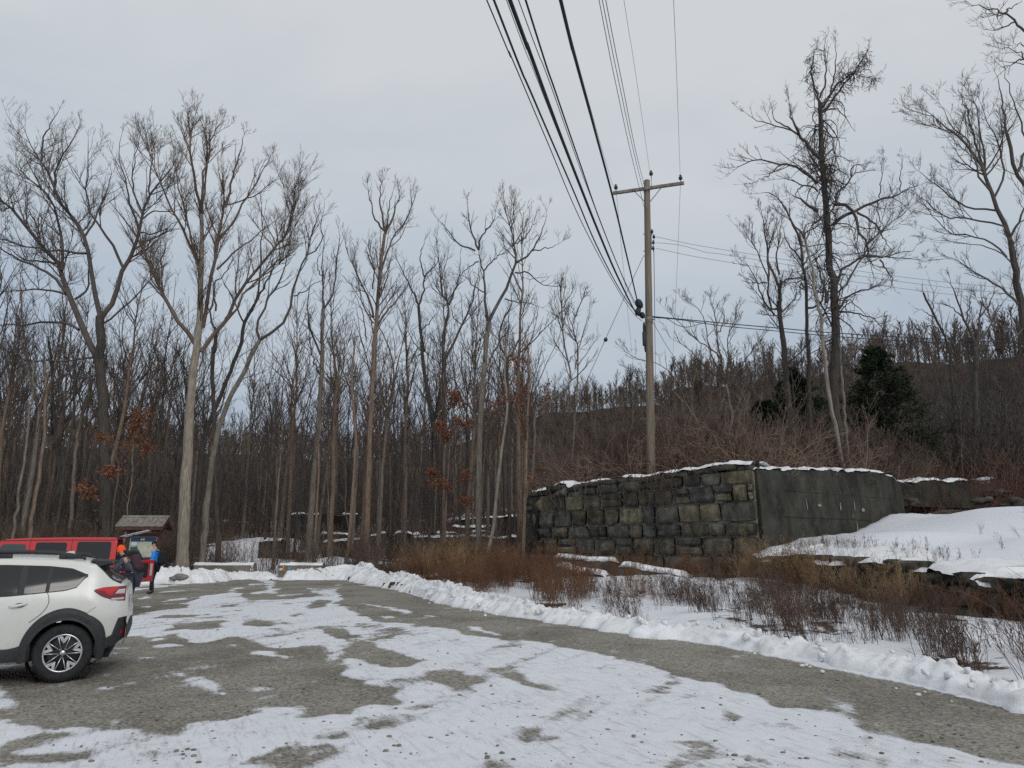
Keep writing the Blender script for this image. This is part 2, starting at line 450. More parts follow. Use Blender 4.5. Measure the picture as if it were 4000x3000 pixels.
FILL = [(3, 36, 4.2), (8.3, 26, 4.3), (16, 32, 4.0), (20, 45, 4.5), (5, 50, 4.6), (30, 60, 6), (10, 80, 7), (40, 90, 9), (60, 50, 6), (0, 70, 4.5)]
TERR_POLY = [(7.7, 24.3), (8.6, 22.3), (9.6, 20.4), (10.55, 18.3), (10.5, 16.6), (10.9, 14.7), (12.2, 12.9), (16, 12.0), (24, 11.6), (60, 9), (70, 60), (17.5, 31.5), (8.6, 25.2)]
WA, WB, WC = np.array([.77, 33.4]), np.array([8.35, 24.6]), np.array([16.7, 30.8])
def wall_side(P, Q, x, y):
    d = (Q - P) / np.linalg.norm(Q - P)
    return -(x - P[0]) * d[1] * 1.0 + (y - P[1]) * d[0]      # positive behind (larger y)
HAZ = [-70, -45, -30, -15, -8, -4, -1, 3, 8, 14, 20, 27, 36, 50, 75]
HR = [22, 24, 26, 27, 28, 31, 37, 41, 43, 43, 41, 37, 36, 37, 33]
def hill_h(x, y):
    r = np.hypot(x, y); az = np.degrees(np.arctan2(x, np.maximum(y, 1e-3)))
    A = np.interp(az, HAZ, HR)
    back = sm(-20, 40, y)
    r0 = np.interp(az, [-40, 0, 18, 27, 50], [105, 100, 90, 62, 55])
    r1 = np.interp(az, [-40, 0, 18, 27, 50], [235, 230, 225, 205, 190])
    base = (A + 0.0) * sm(r0, r1, r) * back
    base = base * (1 + 0.02 * fbm(x / 30, y / 30, seed=31, oct=3)) + sm(r1 - 60, r1 + 40, r) * back * 2.0 * fbm(x / 38, y / 38, seed=35, oct=2)
    return base + sm(r0, r1, r) * back * 1.2 * fbm(x / 14, y / 14, seed=33, oct=2)
def terrain_z(x, y, micro=True):
    x = np.asarray(x, float); y = np.asarray(y, float)
    z = idw(LOW, x, y)
    far = sm(0, 25, -y + 5)
    z = z * (1 - far)
    zt = idw(TERR, x, y)
    dT = sdist(TERR_POLY, x, y)
    z = z + (zt - z) * sm(-0.1, 0.45, dT)
    d1 = wall_side(WA, WB, x, y); d2 = wall_side(WB, WC, x, y)
    w1 = 0.5; w2 = np.where(x > 17.5, 5.0, 0.5)
    nl = np.array([.97, -.24]); d3 = (x - WA[0]) * nl[0] + (y - WA[1]) * nl[1]
    f = sm(0.3, 0.3 + w1, d1) * sm(0.3, 0.3 + w2, d2) * sm(0.3, np.where(y > 37, 6.0, .9), d3)
    z = z + (idw(FILL, x, y) - z) * f
    z = z + hill_h(x, y)
    if micro:
        am = 0.10 + 0.12 * sm(36, 60, y)
        smooth_snow = sm(0.6, 2.5, dT)
        z = z + am * (1 - .75 * smooth_snow) * fbm(x / 2.3, y / 2.3, seed=3, oct=4)
    return z
def tz(x, y):
    return float(terrain_z(np.array([x]), np.array([y]))[0])

# closed outline of the lot (world)
LOT_POLY = [tuple(p) for p in BANK[::-1]] + [(-13.2, 40.0)] + [tuple(p) for p in LBANK[::-1]] + [(-70, 28), (-70, -40), (40, -40), (20, -10)]

def axis_steps(*segs):
    r = []
    for a, b, s in segs:
        r.append(np.arange(a, b, s))
    return np.concatenate(r)
# ---- lot sheet with its snow
def make_lot():
    xs = axis_steps((-60, -24, 2.0), (-24, -14, .15), (-14, 7.2, .055), (7.2, 9.2, .4)); ys = axis_steps((-30, 1, 2.0), (1, 3.2, .2), (3.2, 14, .055), (14, 26, .08), (26, 42.5, .12))
    X, Y = np.meshgrid(xs, ys, indexing='ij')
    wx = X + .10 * fbm(X / .55, Y / .55, seed=51, oct=4) ; wy = Y + .16 * fbm(X / .55, Y / .55, seed=57, oct=4)
    Z0 = lotz(wy)
    # project
    fwd = wy * CP + (Z0 - EYE) * SP; upc = -wy * SP + (Z0 - EYE) * CP
    ok = fwd > 1.0
    U = 2000 + FPX * wx / np.where(ok, fwd, 1); V = 1500 - FPX * upc / np.where(ok, fwd, 1)
    BARE = [
        z1([(-60, 640), (230, 640), (700, 560), (960, 525), (1090, 540), (1200, 530), (1240, 500), (1330, 540), (1420, 570), (1560, 570), (1640, 530), (1740, 525), (1830, 560)])
        + z7([(300, 450), (450, 460), (600, 450), (700, 490), (740, 520), (780, 575), (710, 595), (840, 640), (1000, 680), (1130, 740), (1010, 795), (900, 770), (830, 830), (720, 815), (600, 840), (540, 830), (520, 800), (350, 800), (230, 780), (130, 830), (140, 860)])
        + z1([(1480, 1130), (1250, 1200), (1380, 1265), (1100, 1240), (1040, 1215), (870, 1190), (640, 1170), (330, 1210), (130, 1160), (10, 1010), (70, 930), (0, 890), (-60, 880)]),
        z7([(720, 490), (820, 430), (900, 430), (1010, 470), (1080, 500), (1190, 535), (1130, 555), (1000, 550), (870, 515), (740, 510)]),
        z7([(620, 340), (700, 345), (800, 385), (840, 400), (750, 412), (690, 400), (640, 365)]),
        z7([(1200, 615), (1270, 585), (1370, 590), (1470, 610), (1530, 625), (1420, 660), (1340, 690), (1280, 665)]),
        z7([(1530, 572), (1640, 575), (1740, 620), (1870, 670), (1940, 695), (1800, 670), (1660, 620)]),
        z7([(820, 830), (900, 840), (985, 885), (920, 900), (860, 880)]),
        z1([(0, 1345), (200, 1360), (620, 1400), (560, 1430), (300, 1420), (0, 1440)]),
        z1([(0, 1300), (200, 1260), (420, 1225), (550, 1225), (400, 1260), (250, 1290), (60, 1320)]),
        z1([(1880, 1420), (2100, 1400), (2120, 1430), (1950, 1460)]), z1([(1040, 1375), (1120, 1365), (1110, 1410), (1060, 1420)]), z1([(1250, 1390), (1370, 1350), (1330, 1400), (1280, 1410)]),
        z7([(640, 915), (820, 905), (800, 940), (700, 935)]), z7([(1510, 1075), (1650, 1080), (1600, 1106), (1530, 1106)]),
        z8([(200, 915), (300, 950), (440, 960), (560, 965), (440, 1010), (330, 985)]), z8([(1270, 1040), (1390, 1050), (1320, 1062)]), z8([(1740, 1060), (1900, 1090), (1950, 1106), (1800, 1100)]),
        z8([(965, 922), (1020, 935), (990, 947)]), z8([(520, 780), (700, 830), (720, 850), (640, 840)]), z8([(750, 868), (820, 872), (790, 882)]),
        z1([(900, 180), (1200, 145), (1700, 105), (1890, 130), (1750, 190), (1580, 225), (1450, 240), (1360, 290), (1350, 320), (1150, 340), (980, 370), (900, 400)]),
        z1([(1270, 440), (1590, 410), (1590, 450), (1500, 480), (1320, 480), (1180, 490), (1180, 475), (1300, 460)]),
        z1([(1740, 405), (1880, 410), (1930, 450), (1790, 440)]), z1([(1950, 465), (2060, 465), (2000, 495)]), z1([(1130, 378), (1400, 372), (1400, 388), (1150, 398)]),
        z1([(1470, 365), (1540, 365), (1540, 378), (1480, 376)]), z1([(1590, 310), (1720, 300), (1700, 318), (1620, 322)]), z1([(1700, 330), (1760, 340), (1700, 350)]), z1([(1760, 380), (1820, 385), (1780, 395)]),
        z7([(150, 130), (330, 110), (430, 92), (800, 92), (860, 125), (1060, 150), (1200, 190), (1600, 268), (2212, 360)])
        + z8([(0, 360), (700, 475), (1200, 585), (1700, 680), (2212, 800), (2260, 820), (2260, 1120), (2130, 1106), (1850, 1030), (1640, 970), (1440, 915), (1240, 855), (1290, 810), (1290, 740), (1180, 745), (1130, 790), (900, 770), (700, 700), (530, 640), (480, 640), (300, 590), (0, 515)])
        + z7([(2212, 510), (1900, 450), (1700, 405), (1600, 415), (1380, 385), (1340, 355), (1080, 330), (960, 320), (880, 300), (780, 250), (700, 220), (740, 190), (700, 150), (560, 185), (400, 195), (240, 205)]),
        z7([(530, 240), (620, 195), (700, 200), (640, 235), (560, 250)]), z7([(200, 325), (300, 318), (350, 340), (220, 345)]), z7([(0, 325), (80, 308), (95, 350), (0, 362)]), z7([(450, 282), (520, 280), (500, 292)]), z7([(740, 298), (780, 295), (760, 306)]),
        z7([(360, 352), (440, 350), (400, 372)]), z7([(1100, 582), (1150, 580), (1120, 592)]),
        z1([(-80, 720), (240, 700), (240, 830), (150, 860), (-80, 860)]),
    ]
    SNOW = [
        z1([(1200, 790), (1300, 770), (1330, 815), (1450, 820), (1550, 890), (1660, 965), (1600, 985), (1500, 950), (1330, 900), (1270, 860)]),
        z1([(960, 700), (1100, 700), (1130, 740), (1000, 740)]), z1([(1110, 750), (1180, 745), (1195, 770), (1120, 770)]), z1([(640, 910), (700, 885), (775, 890), (740, 920)]),
        z1([(900, 680), (1160, 670), (1160, 684), (920, 692)]), z1([(1120, 590), (1300, 570), (1345, 605), (1120, 612)]), z1([(790, 645), (880, 645), (860, 665), (800, 660)]), z1([(820, 610), (940, 600), (930, 615), (820, 622)]),
        z1([(1080, 545), (1220, 540), (1180, 560), (1090, 560)]), z1([(1590, 595), (1730, 590), (1700, 612), (1600, 605)]), z1([(1800, 620), (1900, 620), (2000, 650), (2100, 680), (2050, 695), (1900, 670)]),
        z1([(1730, 905), (1820, 900), (1900, 910), (1860, 935), (1760, 925)]), z1([(830, 1120), (960, 1110), (1010, 1160), (1045, 1210), (930, 1190)]), z1([(2060, 890), (2110, 885), (2100, 900)]),
        z1([(2150, 860), (2212, 855), (2212, 880), (2160, 875)]), z7([(650, 575), (700, 570), (710, 590), (660, 590)]), z7([(660, 480), (715, 470), (695, 560), (680, 560)]),
        z7([(900, 280), (1000, 290), (1085, 315), (960, 300)]), z7([(1310, 320), (1500, 355), (1640, 395), (1560, 390), (1400, 345)]), z7([(820, 212), (1000, 240), (1290, 300), (1200, 290), (950, 245)]),
        z7([(230, 165), (420, 130), (430, 138), (300, 168)]), z7([(360, 175), (570, 160), (560, 168), (400, 182)]), z7([(520, 128), (780, 112), (700, 150), (620, 170), (560, 150)]),
        z7([(80, 165), (300, 115), (440, 90), (420, 70), (300, 95), (200, 120)]), z7([(260, 100), (420, 75), (370, 130), (400, 165), (340, 170), (330, 120)]),
        z1([(1170, 205), (1340, 195), (1340, 202), (1180, 212)]), z1([(975, 255), (1080, 240), (1080, 250), (980, 262)]), z1([(1150, 270), (1230, 262), (1230, 275), (1160, 280)]), z1([(1200, 262), (1380, 248), (1370, 262), (1250, 272)]),
        z1([(1150, 292), (1260, 290), (1250, 298), (1160, 300)]), z1([(1290, 292), (1390, 282), (1380, 296), (1300, 302)]), z1([(1000, 315), (1060, 310), (1065, 330), (1010, 330)]), z1([(1390, 185), (1440, 182), (1440, 192), (1400, 194)]),
        z1([(1220, 185), (1270, 182), (1260, 192)]), z1([(-60, 740), (90, 738), (30, 765), (-60, 780)]),
        z8([(1680, 700), (1730, 700), (1720, 712), (1690, 712)]), z8([(1870, 722), (1900, 725), (1890, 738)]), z7([(0, 455), (0, 455), (90, 445), (190, 440), (180, 455), (110, 458)]), z7([(245, 465), (330, 480), (480, 505), (470, 520), (380, 512), (270, 480)]),
    ]
    s = np.ones(X.shape)
    def inside(poly):
        n = len(poly); ins = np.zeros(X.shape, bool)
        pu = [p[0] for p in poly]; pv = [p[1] for p in poly]
        bb = ok & (U > min(pu) - 5) & (U < max(pu) + 5) & (V > min(pv) - 5) & (V < max(pv) + 5)
        u, v = U[bb], V[bb]; r = np.zeros(u.shape, bool)
        for i in range(n):
            ax, ay = poly[i]; bx, by = poly[(i + 1) % n]
            r ^= ((ay > v) != (by > v)) & (u < (bx - ax) * (v - ay) / (by - ay + 1e-12) + ax)
        ins[bb] = r; return ins
    for q in BARE: s[inside(q)] = 0.0
    for q in SNOW: s[inside(q)] = 0.8
    off = (~ok) | (X < -14)
    s[off] = (0.5 + 0.9 * fbm(X[off] / 2.5, Y[off] / 2.5, seed=61, oct=3))
    for _ in range(5):
        s[1:-1, 1:-1] = (s[1:-1, 1:-1] * 4 + s[2:, 1:-1] + s[:-2, 1:-1] + s[1:-1, 2:] + s[1:-1, :-2]) / 8
    s = np.clip(s, 0, 1)
    a_ = X * .42 + Y * .907; b_ = X * .907 - Y * .42                      # along / across the way cars drive
    tr_ = fbm(a_ / 3.5, b_ / .22, seed=72, oct=4)
    s = s + (.20 * fbm(X / 1.2, Y / 1.2, seed=71, oct=3) + .30 * tr_) * np.clip(s * 1.5, 0, 1)
    s = s + .34 * sm(.45, .9, fbm(a_ / 1.6, b_ / .35, seed=75, oct=4)) * (s < .3)
    s = s - .45 * sm(.45, .95, fbm(X / .9, Y / .9, seed=79, oct=5, g=.6)) * (s > .4)
    s = np.clip(s, 0, 1.6)
    # melt streaks along the plough lines far away
    st = fbm((X + Y * .42) / .8, (Y - X * .25) / 2.6, seed=77, oct=3)
    s = s - sm(24, 34, Y) * sm(.05, .5, st) * .75
    sd = sdist(LOT_POLY, X, Y)
    s = np.where((sd < 0.0), 1.0, s)
    Z = lotz(Y) + .008 * fbm(X / .8, Y / .8, seed=5, oct=3) + .014 * np.clip(s, 0, 1) + .006 * fbm(X / .16, Y / .16, seed=8, oct=2) * np.clip(s, .3, 1)
    Z = Z - sm(0.9, 1.9, -sd) * .6
    keep = sd > -2.1
    idx = np.arange(X.size).reshape(X.shape)
    F = grid_faces(len(xs), len(ys))
    kf = keep.ravel()[F].any(axis=1)
    F = F[kf]
    used = np.unique(F); remap = np.full(X.size, -1); remap[used] = np.arange(len(used)); F = remap[F]
    V3 = np.stack([X, Y, Z], -1).reshape(-1, 3)[used]
    o = mesh_np('parking_lot', V3, F, M['lot'], attrs={'snow': s.ravel()[used]})
    tag(o, 'gravel parking lot with worn patches of packed snow and bare grit', 'parking lot', kind='structure')
make_lot()

# ---- woodland floor, terrace and fill
def make_ground():
    xs = axis_steps((-700, -130, 30.), (-130, -62, 3.0), (-62, -20, .6), (-20, 26, .2), (26, 62, .6), (62, 130, 3.0), (130, 720, 30.))
    ys = axis_steps((-300, -60, 30.), (-60, 0, 3.), (0, 4, .6), (4, 44, .2), (44, 70, .5), (70, 112, 1.2), (112, 260, 3.0), (260, 900, 40.))
    X, Y = np.meshgrid(xs, ys, indexing='ij')
    Z = terrain_z(X, Y)
    sd = sdist(LOT_POLY, X, Y)
    Z = np.where(sd > -0.1, np.minimum(Z, -0.35), Z)
    dT = sdist(TERR_POLY, X, Y)
    patch = fbm(X / 3.0, Y / 3.0, seed=91, oct=4)
    s = np.full(X.shape, .22) + .5 * patch
    s = s + .15 * sm(55, 70, Y)
    near = sm(3.0, .5, -sd) * (Y < 41)                    # beside the bank the snow lies
    strip = (X > -7) & (Y < 25) & (dT < 0)
    s = np.where(strip, .95 + .45 * fbm(X / 1.1, Y / 1.1, seed=95, oct=3), s)
    mid = (X > -7) & (Y >= 25) & (Y < 42) & (dT < 0)
    s = np.where(mid, .42 + .7 * fbm(X / 1.6, Y / 1.6, seed=97, oct=3), s)
    wd_ = (X > -22) & (X < 3) & (Y >= 40.5) & (Y < 56)
    s = np.where(wd_, .50 + .75 * patch, s)
    mound = np.hypot((X - 4.2) / 2.6, (Y - 24.0) / 2.6) < 1
    s = np.where(mound, 1.1 + .5 * fbm(X / .9, Y / .9, seed=99, oct=2), s)
    s = np.where(dT > 0.1, np.clip(.9 + .35 * dT + .35 * fbm(X / 1.5, Y / 1.5, seed=98, oct=2) * (dT < 2.5), .55, 1.7), s)
    # behind the terrace crest and on the fill: litter with scraps of snow
    d1 = wall_side(WA, WB, X, Y); d2 = wall_side(WB, WC, X, Y)
    fill = (d1 > .3) & (d2 > .3) & (X > .5) & (Y < 60)
    s = np.where(fill, .12 + .5 * patch, s)
    s = np.where(fill & (np.minimum(d1, d2) < 1.3) & (X < 17), .9, s)
    s = np.where((dT > 0) & (Y > 27.5) & (X > 18), .3 + .6 * patch, s)
    trail = [(-14.2, 39.0), (-12.4, 39.0), (-13.6, 44), (-16.5, 50), (-20, 58), (-23, 58), (-21, 50), (-17.5, 44)]
    dt = sdist(trail, X, Y)
    s = np.where(dt > -.6, 1.3 - .4 * (dt < 0), s)
    s = np.where(Y > 100, .15 + .3 * patch, s)
    F = grid_faces(len(xs), len(ys))
    V3 = np.stack([X, Y, Z], -1).reshape(-1, 3)
    yc = Y.ravel()[F].mean(axis=1)
    hillf = (yc > 95)
    for nm, sel, lb in (('ground', ~hillf, 'rough woodland ground of leaf litter, rubble and lying snow'), ('hill', hillf, 'long wooded hillside behind the woods')):
        f = F[sel]; used = np.unique(f); remap = np.full(X.size, -1); remap[used] = np.arange(len(used))
        o = mesh_np(nm, V3[used], remap[f], M['earth' if nm == 'ground' else 'hill_earth'], attrs={'snow': s.ravel()[used]})
        tag(o, lb, nm, kind='structure')
make_ground()

# ---- ploughed snow banks
def resample(P, step):
    P = np.asarray(P, float)
    d = np.r_[0, np.cumsum(np.linalg.norm(np.diff(P, axis=0), axis=1))]
    n = max(2, int(d[-1] / step)); t = np.linspace(0, d[-1], n)
    return np.stack([np.interp(t, d, P[:, k]) for k in range(P.shape[1])], 1), t
def snow_bank(name, path, H, Wd, side, label, step=.055, seed=1, yellow=None):
    P, t = resample(path, step); n = len(P)
    for _ in range(14):
        P[1:-1] = (P[:-2] + P[1:-1] * 2 + P[2:]) / 4
    T = np.gradient(P, axis=0); T /= np.linalg.norm(T, axis=1, keepdims=True)
    Nn = np.stack([-T[:, 1], T[:, 0]], 1) * side
    nw = 30
    w = np.linspace(0, 1, nw)
    Hh = np.interp(t / t[-1], np.linspace(0, 1, len(H)), H); Wh = np.interp(t / t[-1], np.linspace(0, 1, len(Wd)), Wd)
    S, Wg = np.meshgrid(t, w, indexing='ij')
    edge = .16 * fbm(t / .45, t * 0 + seed, seed=seed, oct=4)
    X = P[:, 0][:, None] + Nn[:, 0][:, None] * (Wg * Wh[:, None] + edge[:, None] * (1 - Wg))
    Y = P[:, 1][:, None] + Nn[:, 1][:, None] * (Wg * Wh[:, None] + edge[:, None] * (1 - Wg))
    crest = .52
    prof = np.where(Wg < crest, np.sin(np.clip(Wg / crest, 0, 1) * math.pi / 2) ** .72, np.cos(np.clip((Wg - crest) / (1 - crest), 0, 1) * math.pi / 2) ** .8)
    lump = 1 + .13 * fbm(S / .55, Wg * 2, seed=seed + 5, oct=4) + .14 * fbm(S / 2.4, S * 0, seed=seed + 9, oct=2)
    endf = sm(0, .35, S) * sm(0, .35, t[-1] - S)
    Z0 = np.where(Wg > .5, np.maximum(lotz(Y), terrain_z(X, Y, False) - .05), lotz(Y))
    q = np.clip(Wg * Wh[:, None] / .12, 0, 1)
    Z = Z0 - .03 + Hh[:, None] * prof * lump * endf + q * prof * .09 * (np.abs(fbm(X / .17, Y / .17, seed=seed + 13, oct=3)) - .25)
    # chunks: push front face in and out
    k = .09 * fbm(S / .22, Z / .15, seed=seed + 21, oct=2) * np.sin(Wg * math.pi)
    X = X + Nn[:, 0][:, None] * k; Y = Y + Nn[:, 1][:, None] * k
    Z[:, 0] -= .05; Z[:, -1] -= .12
    o = mesh_np(name, np.stack([X, Y, Z], -1).reshape(-1, 3), grid_faces(n, nw), M['snow'])
    return tag(o, label, 'snow bank', kind='stuff')
snow_bank('snow_bank', BANK, [.46, .54, .50, .40, .34, .30, .27, .25, .23, .22, .21, .21, .21], [1.3, 1.5, 1.4, 1.1, .98, .92, .86, .82, .80, .78, .76], 1, 'long ploughed snow bank curving along the right edge of the lot', seed=3)
snow_bank('snow_bank', LBANK, [.6, .62, .62, .62, .66, .60, .45, .25], [1.4, 1.5, 1.5, 1.5, 1.4, 1.1], 1, 'lumpy ploughed snow bank behind the two people, in front of the kiosk', seed=8)

# loose snow clods fallen off the bank and a grey rock in it
def blob(name, c, r, m, seed, sq=(1, 1, .7), sub=2, amp=.3, **kw):
    bm = bmesh.new(); bmesh.ops.create_icosphere(bm, subdivisions=sub, radius=1)
    V = np.array([v.co[:] for v in bm.verts]); bm.verts.index_update()
    F = np.array([[v.index for v in f.verts] for f in bm.faces]); bm.free()
    d = 1 + amp * fbm(V[:, 0] * 1.3 + seed, V[:, 1] * 1.3, V[:, 2] * 1.3, seed=seed, oct=3)
    V = V * d[:, None] * np.array(sq) * r
    o = mesh_np(name, V, F, m); o.location = tuple(float(x) for x in c); return tag(o, **kw)
M['rock'] = mat('rock', (0.27, 0.25, 0.22), 0.9, noise=.5, nscale=4, col2=(0.12, 0.11, 0.10), bump=.6, bscale=9)
_rp = on_z(690, 2268, .15)
_r = blob('rock', (_rp[0], _rp[1] + .25, .26), .30, M['rock'], 5, sq=(1.35, .8, .55), sub=3, label='grey boulder poking out of the left snow bank', cat='rock')
_c = px_ground([(735 + 800 * 0, 2300)])
rr = random.Random(4)
CL = []
for i in range(34):
    k = rr.random(); j = int(k * (len(BANK) - 6)); a = BANK[j] + (BANK[j + 1] - BANK[j]) * rr.random()
    d = BANK[j + 1] - BANK[j]; d = d / np.linalg.norm(d); nn = np.array([d[1], -d[0]])
    p = a + nn * rr.uniform(.0, .45)
    rd = rr.uniform(.012, .04)
    bm = bmesh.new(); bmesh.ops.create_icosphere(bm, subdivisions=1, radius=rd)
    V = np.array([v.co[:] for v in bm.verts]); bm.verts.index_update(); F = np.array([[v.index for v in f.verts] for f in bm.faces]); bm.free()
    V = V * np.array([rr.uniform(.7, 1.4), rr.uniform(.7, 1.3), .7]) + np.array([p[0], p[1], float(lotz(p[1])) + rd * .4])
    CL.append((V, F))
for i in range(70):
    k = rr.random(); j = int(k * (len(BANK) - 4)); a = BANK[j] + (BANK[j + 1] - BANK[j]) * rr.random()
    d = BANK[j + 1] - BANK[j]; d = d / np.linalg.norm(d); nn = np.array([-d[1], d[0]])
    q0 = rr.uniform(.02, .60); p = a + nn * q0
    hh = (.5 if j < 8 else .27) * math.sin(min(q0 / .5, 1) * math.pi / 2) ** .7
    rd = rr.uniform(.025, .065)
    bm = bmesh.new(); bmesh.ops.create_cube(bm, size=rd * 1.7); bmesh.ops.subdivide_edges(bm, edges=list(bm.edges), cuts=1, use_grid_fill=True)
    V = np.array([v.co[:] for v in bm.verts]); bm.verts.index_update(); F = [[v.index for v in f.verts] for f in bm.faces]; bm.free()
    V = V * (1 - .18 * (np.linalg.norm(V, axis=1, keepdims=True) / rd - 1)) + np.random.RandomState(i).uniform(-.16, .16, V.shape) * rd
    c_, s_ = math.cos(i), math.sin(i); V = np.stack([V[:, 0] * c_ - V[:, 1] * s_, V[:, 0] * s_ + V[:, 1] * c_, V[:, 2] * .8 + V[:, 0] * .3], 1) + np.array([p[0], p[1], float(lotz(p[1])) + hh])
    F4 = np.array(F); CL.append((V, np.concatenate([F4[:, [0, 1, 2]], F4[:, [0, 2, 3]]])))
V, F = merge(CL)
tag(mesh_np('snow_clods', V, F, M['snow']), 'loose snow clods scattered along the foot of the snow bank', 'snow', kind='stuff')
# stones lying on the lot
CL = []
for i in range(520):
    u, v = rr.uniform(0, 4000), 2300 + 700 * math.sqrt(rr.random())
    p = px_ground([(u, v)])[0]
    if sdist(LOT_POLY, np.array([p[0]]), np.array([p[1]]))[0] < .1: continue
    rd = rr.choice([.006, .008, .010, .014, .02])
    bm = bmesh.new(); bmesh.ops.create_icosphere(bm, subdivisions=1, radius=rd)
    V = np.array([v_.co[:] for v_ in bm.verts]); bm.verts.index_update(); F = np.array([[v_.index for v_ in f.verts] for f in bm.faces]); bm.free()
    V = V * np.array([rr.uniform(.8, 1.6), rr.uniform(.7, 1.3), .6]) + np.array([p[0], p[1], float(lotz(p[1])) + .014])
    CL.append((V, F))
V, F = merge(CL)
tag(mesh_np('loose_stones', V, F, M['rock'] if True else None), 'small dark stones strewn over the packed snow', 'stones', kind='stuff')
# ================================================================== MASONRY
def stone_mat():
    m, t, b = newmat('weathered_stone'); L = t.links; Nn = t.nodes.new
    at = Nn('ShaderNodeAttribute'); at.attribute_name = 'tint'
    geo = Nn('ShaderNodeNewGeometry')
    mp = Nn('ShaderNodeMapping'); mp.inputs['Scale'].default_value = (1, 1, .45); L.new(geo.outputs['Position'], mp.inputs[0])
    n = Nn('ShaderNodeTexNoise'); n.inputs['Scale'].default_value = 3.2; n.inputs['Detail'].default_value = 8; n.inputs['Roughness'].default_value = .68; L.new(mp.outputs[0], n.inputs['Vector'])
    r = Nn('ShaderNodeValToRGB'); e = r.color_ramp.elements
    e[0].position = .33; e[0].color = (.28, .28, .27, 1); e[1].position = .72; e[1].color = (1.45, 1.42, 1.3, 1)
    L.new(n.outputs[0], r.inputs[0])
    mx = Nn('ShaderNodeMix'); mx.data_type = 'RGBA'; mx.blend_type = 'MULTIPLY'; mx.inputs[0].default_value = 1
    L.new(at.outputs['Color'], mx.inputs[6]); L.new(r.outputs[0], mx.inputs[7])
    # pale lichen and lime run marks
    n2 = Nn('ShaderNodeTexNoise'); n2.inputs['Scale'].default_value = 7; n2.inputs['Detail'].default_value = 7; n2.inputs['Roughness'].default_value = .75; L.new(mp.outputs[0], n2.inputs['Vector'])
    mr = Nn('ShaderNodeMapRange'); mr.inputs[1].default_value = .60; mr.inputs[2].default_value = .72; mr.inputs[4].default_value = .5; L.new(n2.outputs[0], mr.inputs[0])
    m2 = Nn('ShaderNodeMix'); m2.data_type = 'RGBA'; L.new(mr.outputs[0], m2.inputs[0]); L.new(mx.outputs[2], m2.inputs[6]); m2.inputs[7].default_value = (.24, .24, .21, 1)
    L.new(m2.outputs[2], b.inputs['Base Color']); b.inputs['Roughness'].default_value = .92; b.inputs['Specular IOR Level'].default_value = .25
    n3 = Nn('ShaderNodeTexNoise'); n3.inputs['Scale'].default_value = 12; n3.inputs['Detail'].default_value = 7; L.new(geo.outputs['Position'], n3.inputs['Vector'])
    bp = Nn('ShaderNodeBump'); bp.inputs['Strength'].default_value = .9; bp.inputs['Distance'].default_value = .035; L.new(n3.outputs[0], bp.inputs['Height']); L.new(bp.outputs[0], b.inputs['Normal'])
    return m
M['stone'] = stone_mat()
M['mortar'] = mat('lime_mortar', (0.30, 0.29, 0.25), .95, noise=.6, nscale=2.5, col2=(0.05, 0.048, 0.042), bump=.8, bscale=14)
def concrete_mat(name, c1, c2, streak):
    m, t, b = newmat(name); L = t.links; Nn = t.nodes.new
    geo = Nn('ShaderNodeNewGeometry')
    mp = Nn('ShaderNodeMapping'); mp.inputs['Scale'].default_value = (1.2, 1.2, .7); L.new(geo.outputs['Position'], mp.inputs[0])
    n = Nn('ShaderNodeTexNoise'); n.inputs['Scale'].default_value = 1.1; n.inputs['Detail'].default_value = 8; n.inputs['Roughness'].default_value = .7; L.new(mp.outputs[0], n.inputs['Vector'])
    r = Nn('ShaderNodeValToRGB'); e = r.color_ramp.elements
    e[0].position = .38; e[0].color = (*c2, 1); e[1].position = .66; e[1].color = (*c1, 1); L.new(n.outputs[0], r.inputs[0])
    n2 = Nn('ShaderNodeTexNoise'); n2.inputs['Scale'].default_value = 5.5; n2.inputs['Detail'].default_value = 9; n2.inputs['Roughness'].default_value = .8; L.new(geo.outputs['Position'], n2.inputs['Vector'])
    mr = Nn('ShaderNodeMapRange'); mr.inputs[1].default_value = .60; mr.inputs[2].default_value = .70; mr.inputs[4].default_value = streak; L.new(n2.outputs[0], mr.inputs[0])
    m2 = Nn('ShaderNodeMix'); m2.data_type = 'RGBA'; L.new(mr.outputs[0], m2.inputs[0]); L.new(r.outputs[0], m2.inputs[6]); m2.inputs[7].default_value = (.22, .22, .2, 1)
    L.new(m2.outputs[2], b.inputs['Base Color']); b.inputs['Roughness'].default_value = .9; b.inputs['Specular IOR Level'].default_value = .25
    n3 = Nn('ShaderNodeTexNoise'); n3.inputs['Scale'].default_value = 20; n3.inputs['Detail'].default_value = 6; L.new(geo.outputs['Position'], n3.inputs['Vector'])
    bp = Nn('ShaderNodeBump'); bp.inputs['Strength'].default_value = .6; bp.inputs['Distance'].default_value = .02; L.new(n3.outputs[0], bp.inputs['Height']); L.new(bp.outputs[0], b.inputs['Normal'])
    return m
M['old_concrete'] = concrete_mat('stained_concrete', (0.074, 0.070, 0.056), (0.021, 0.021, 0.018), .9)
M['concrete'] = concrete_mat('pale_concrete', (0.26, 0.245, 0.205), (0.14, 0.13, 0.105), .3)
M['lime'] = mat('lime_stain', (.24, .23, .20), .9, noise=.3, nscale=12)

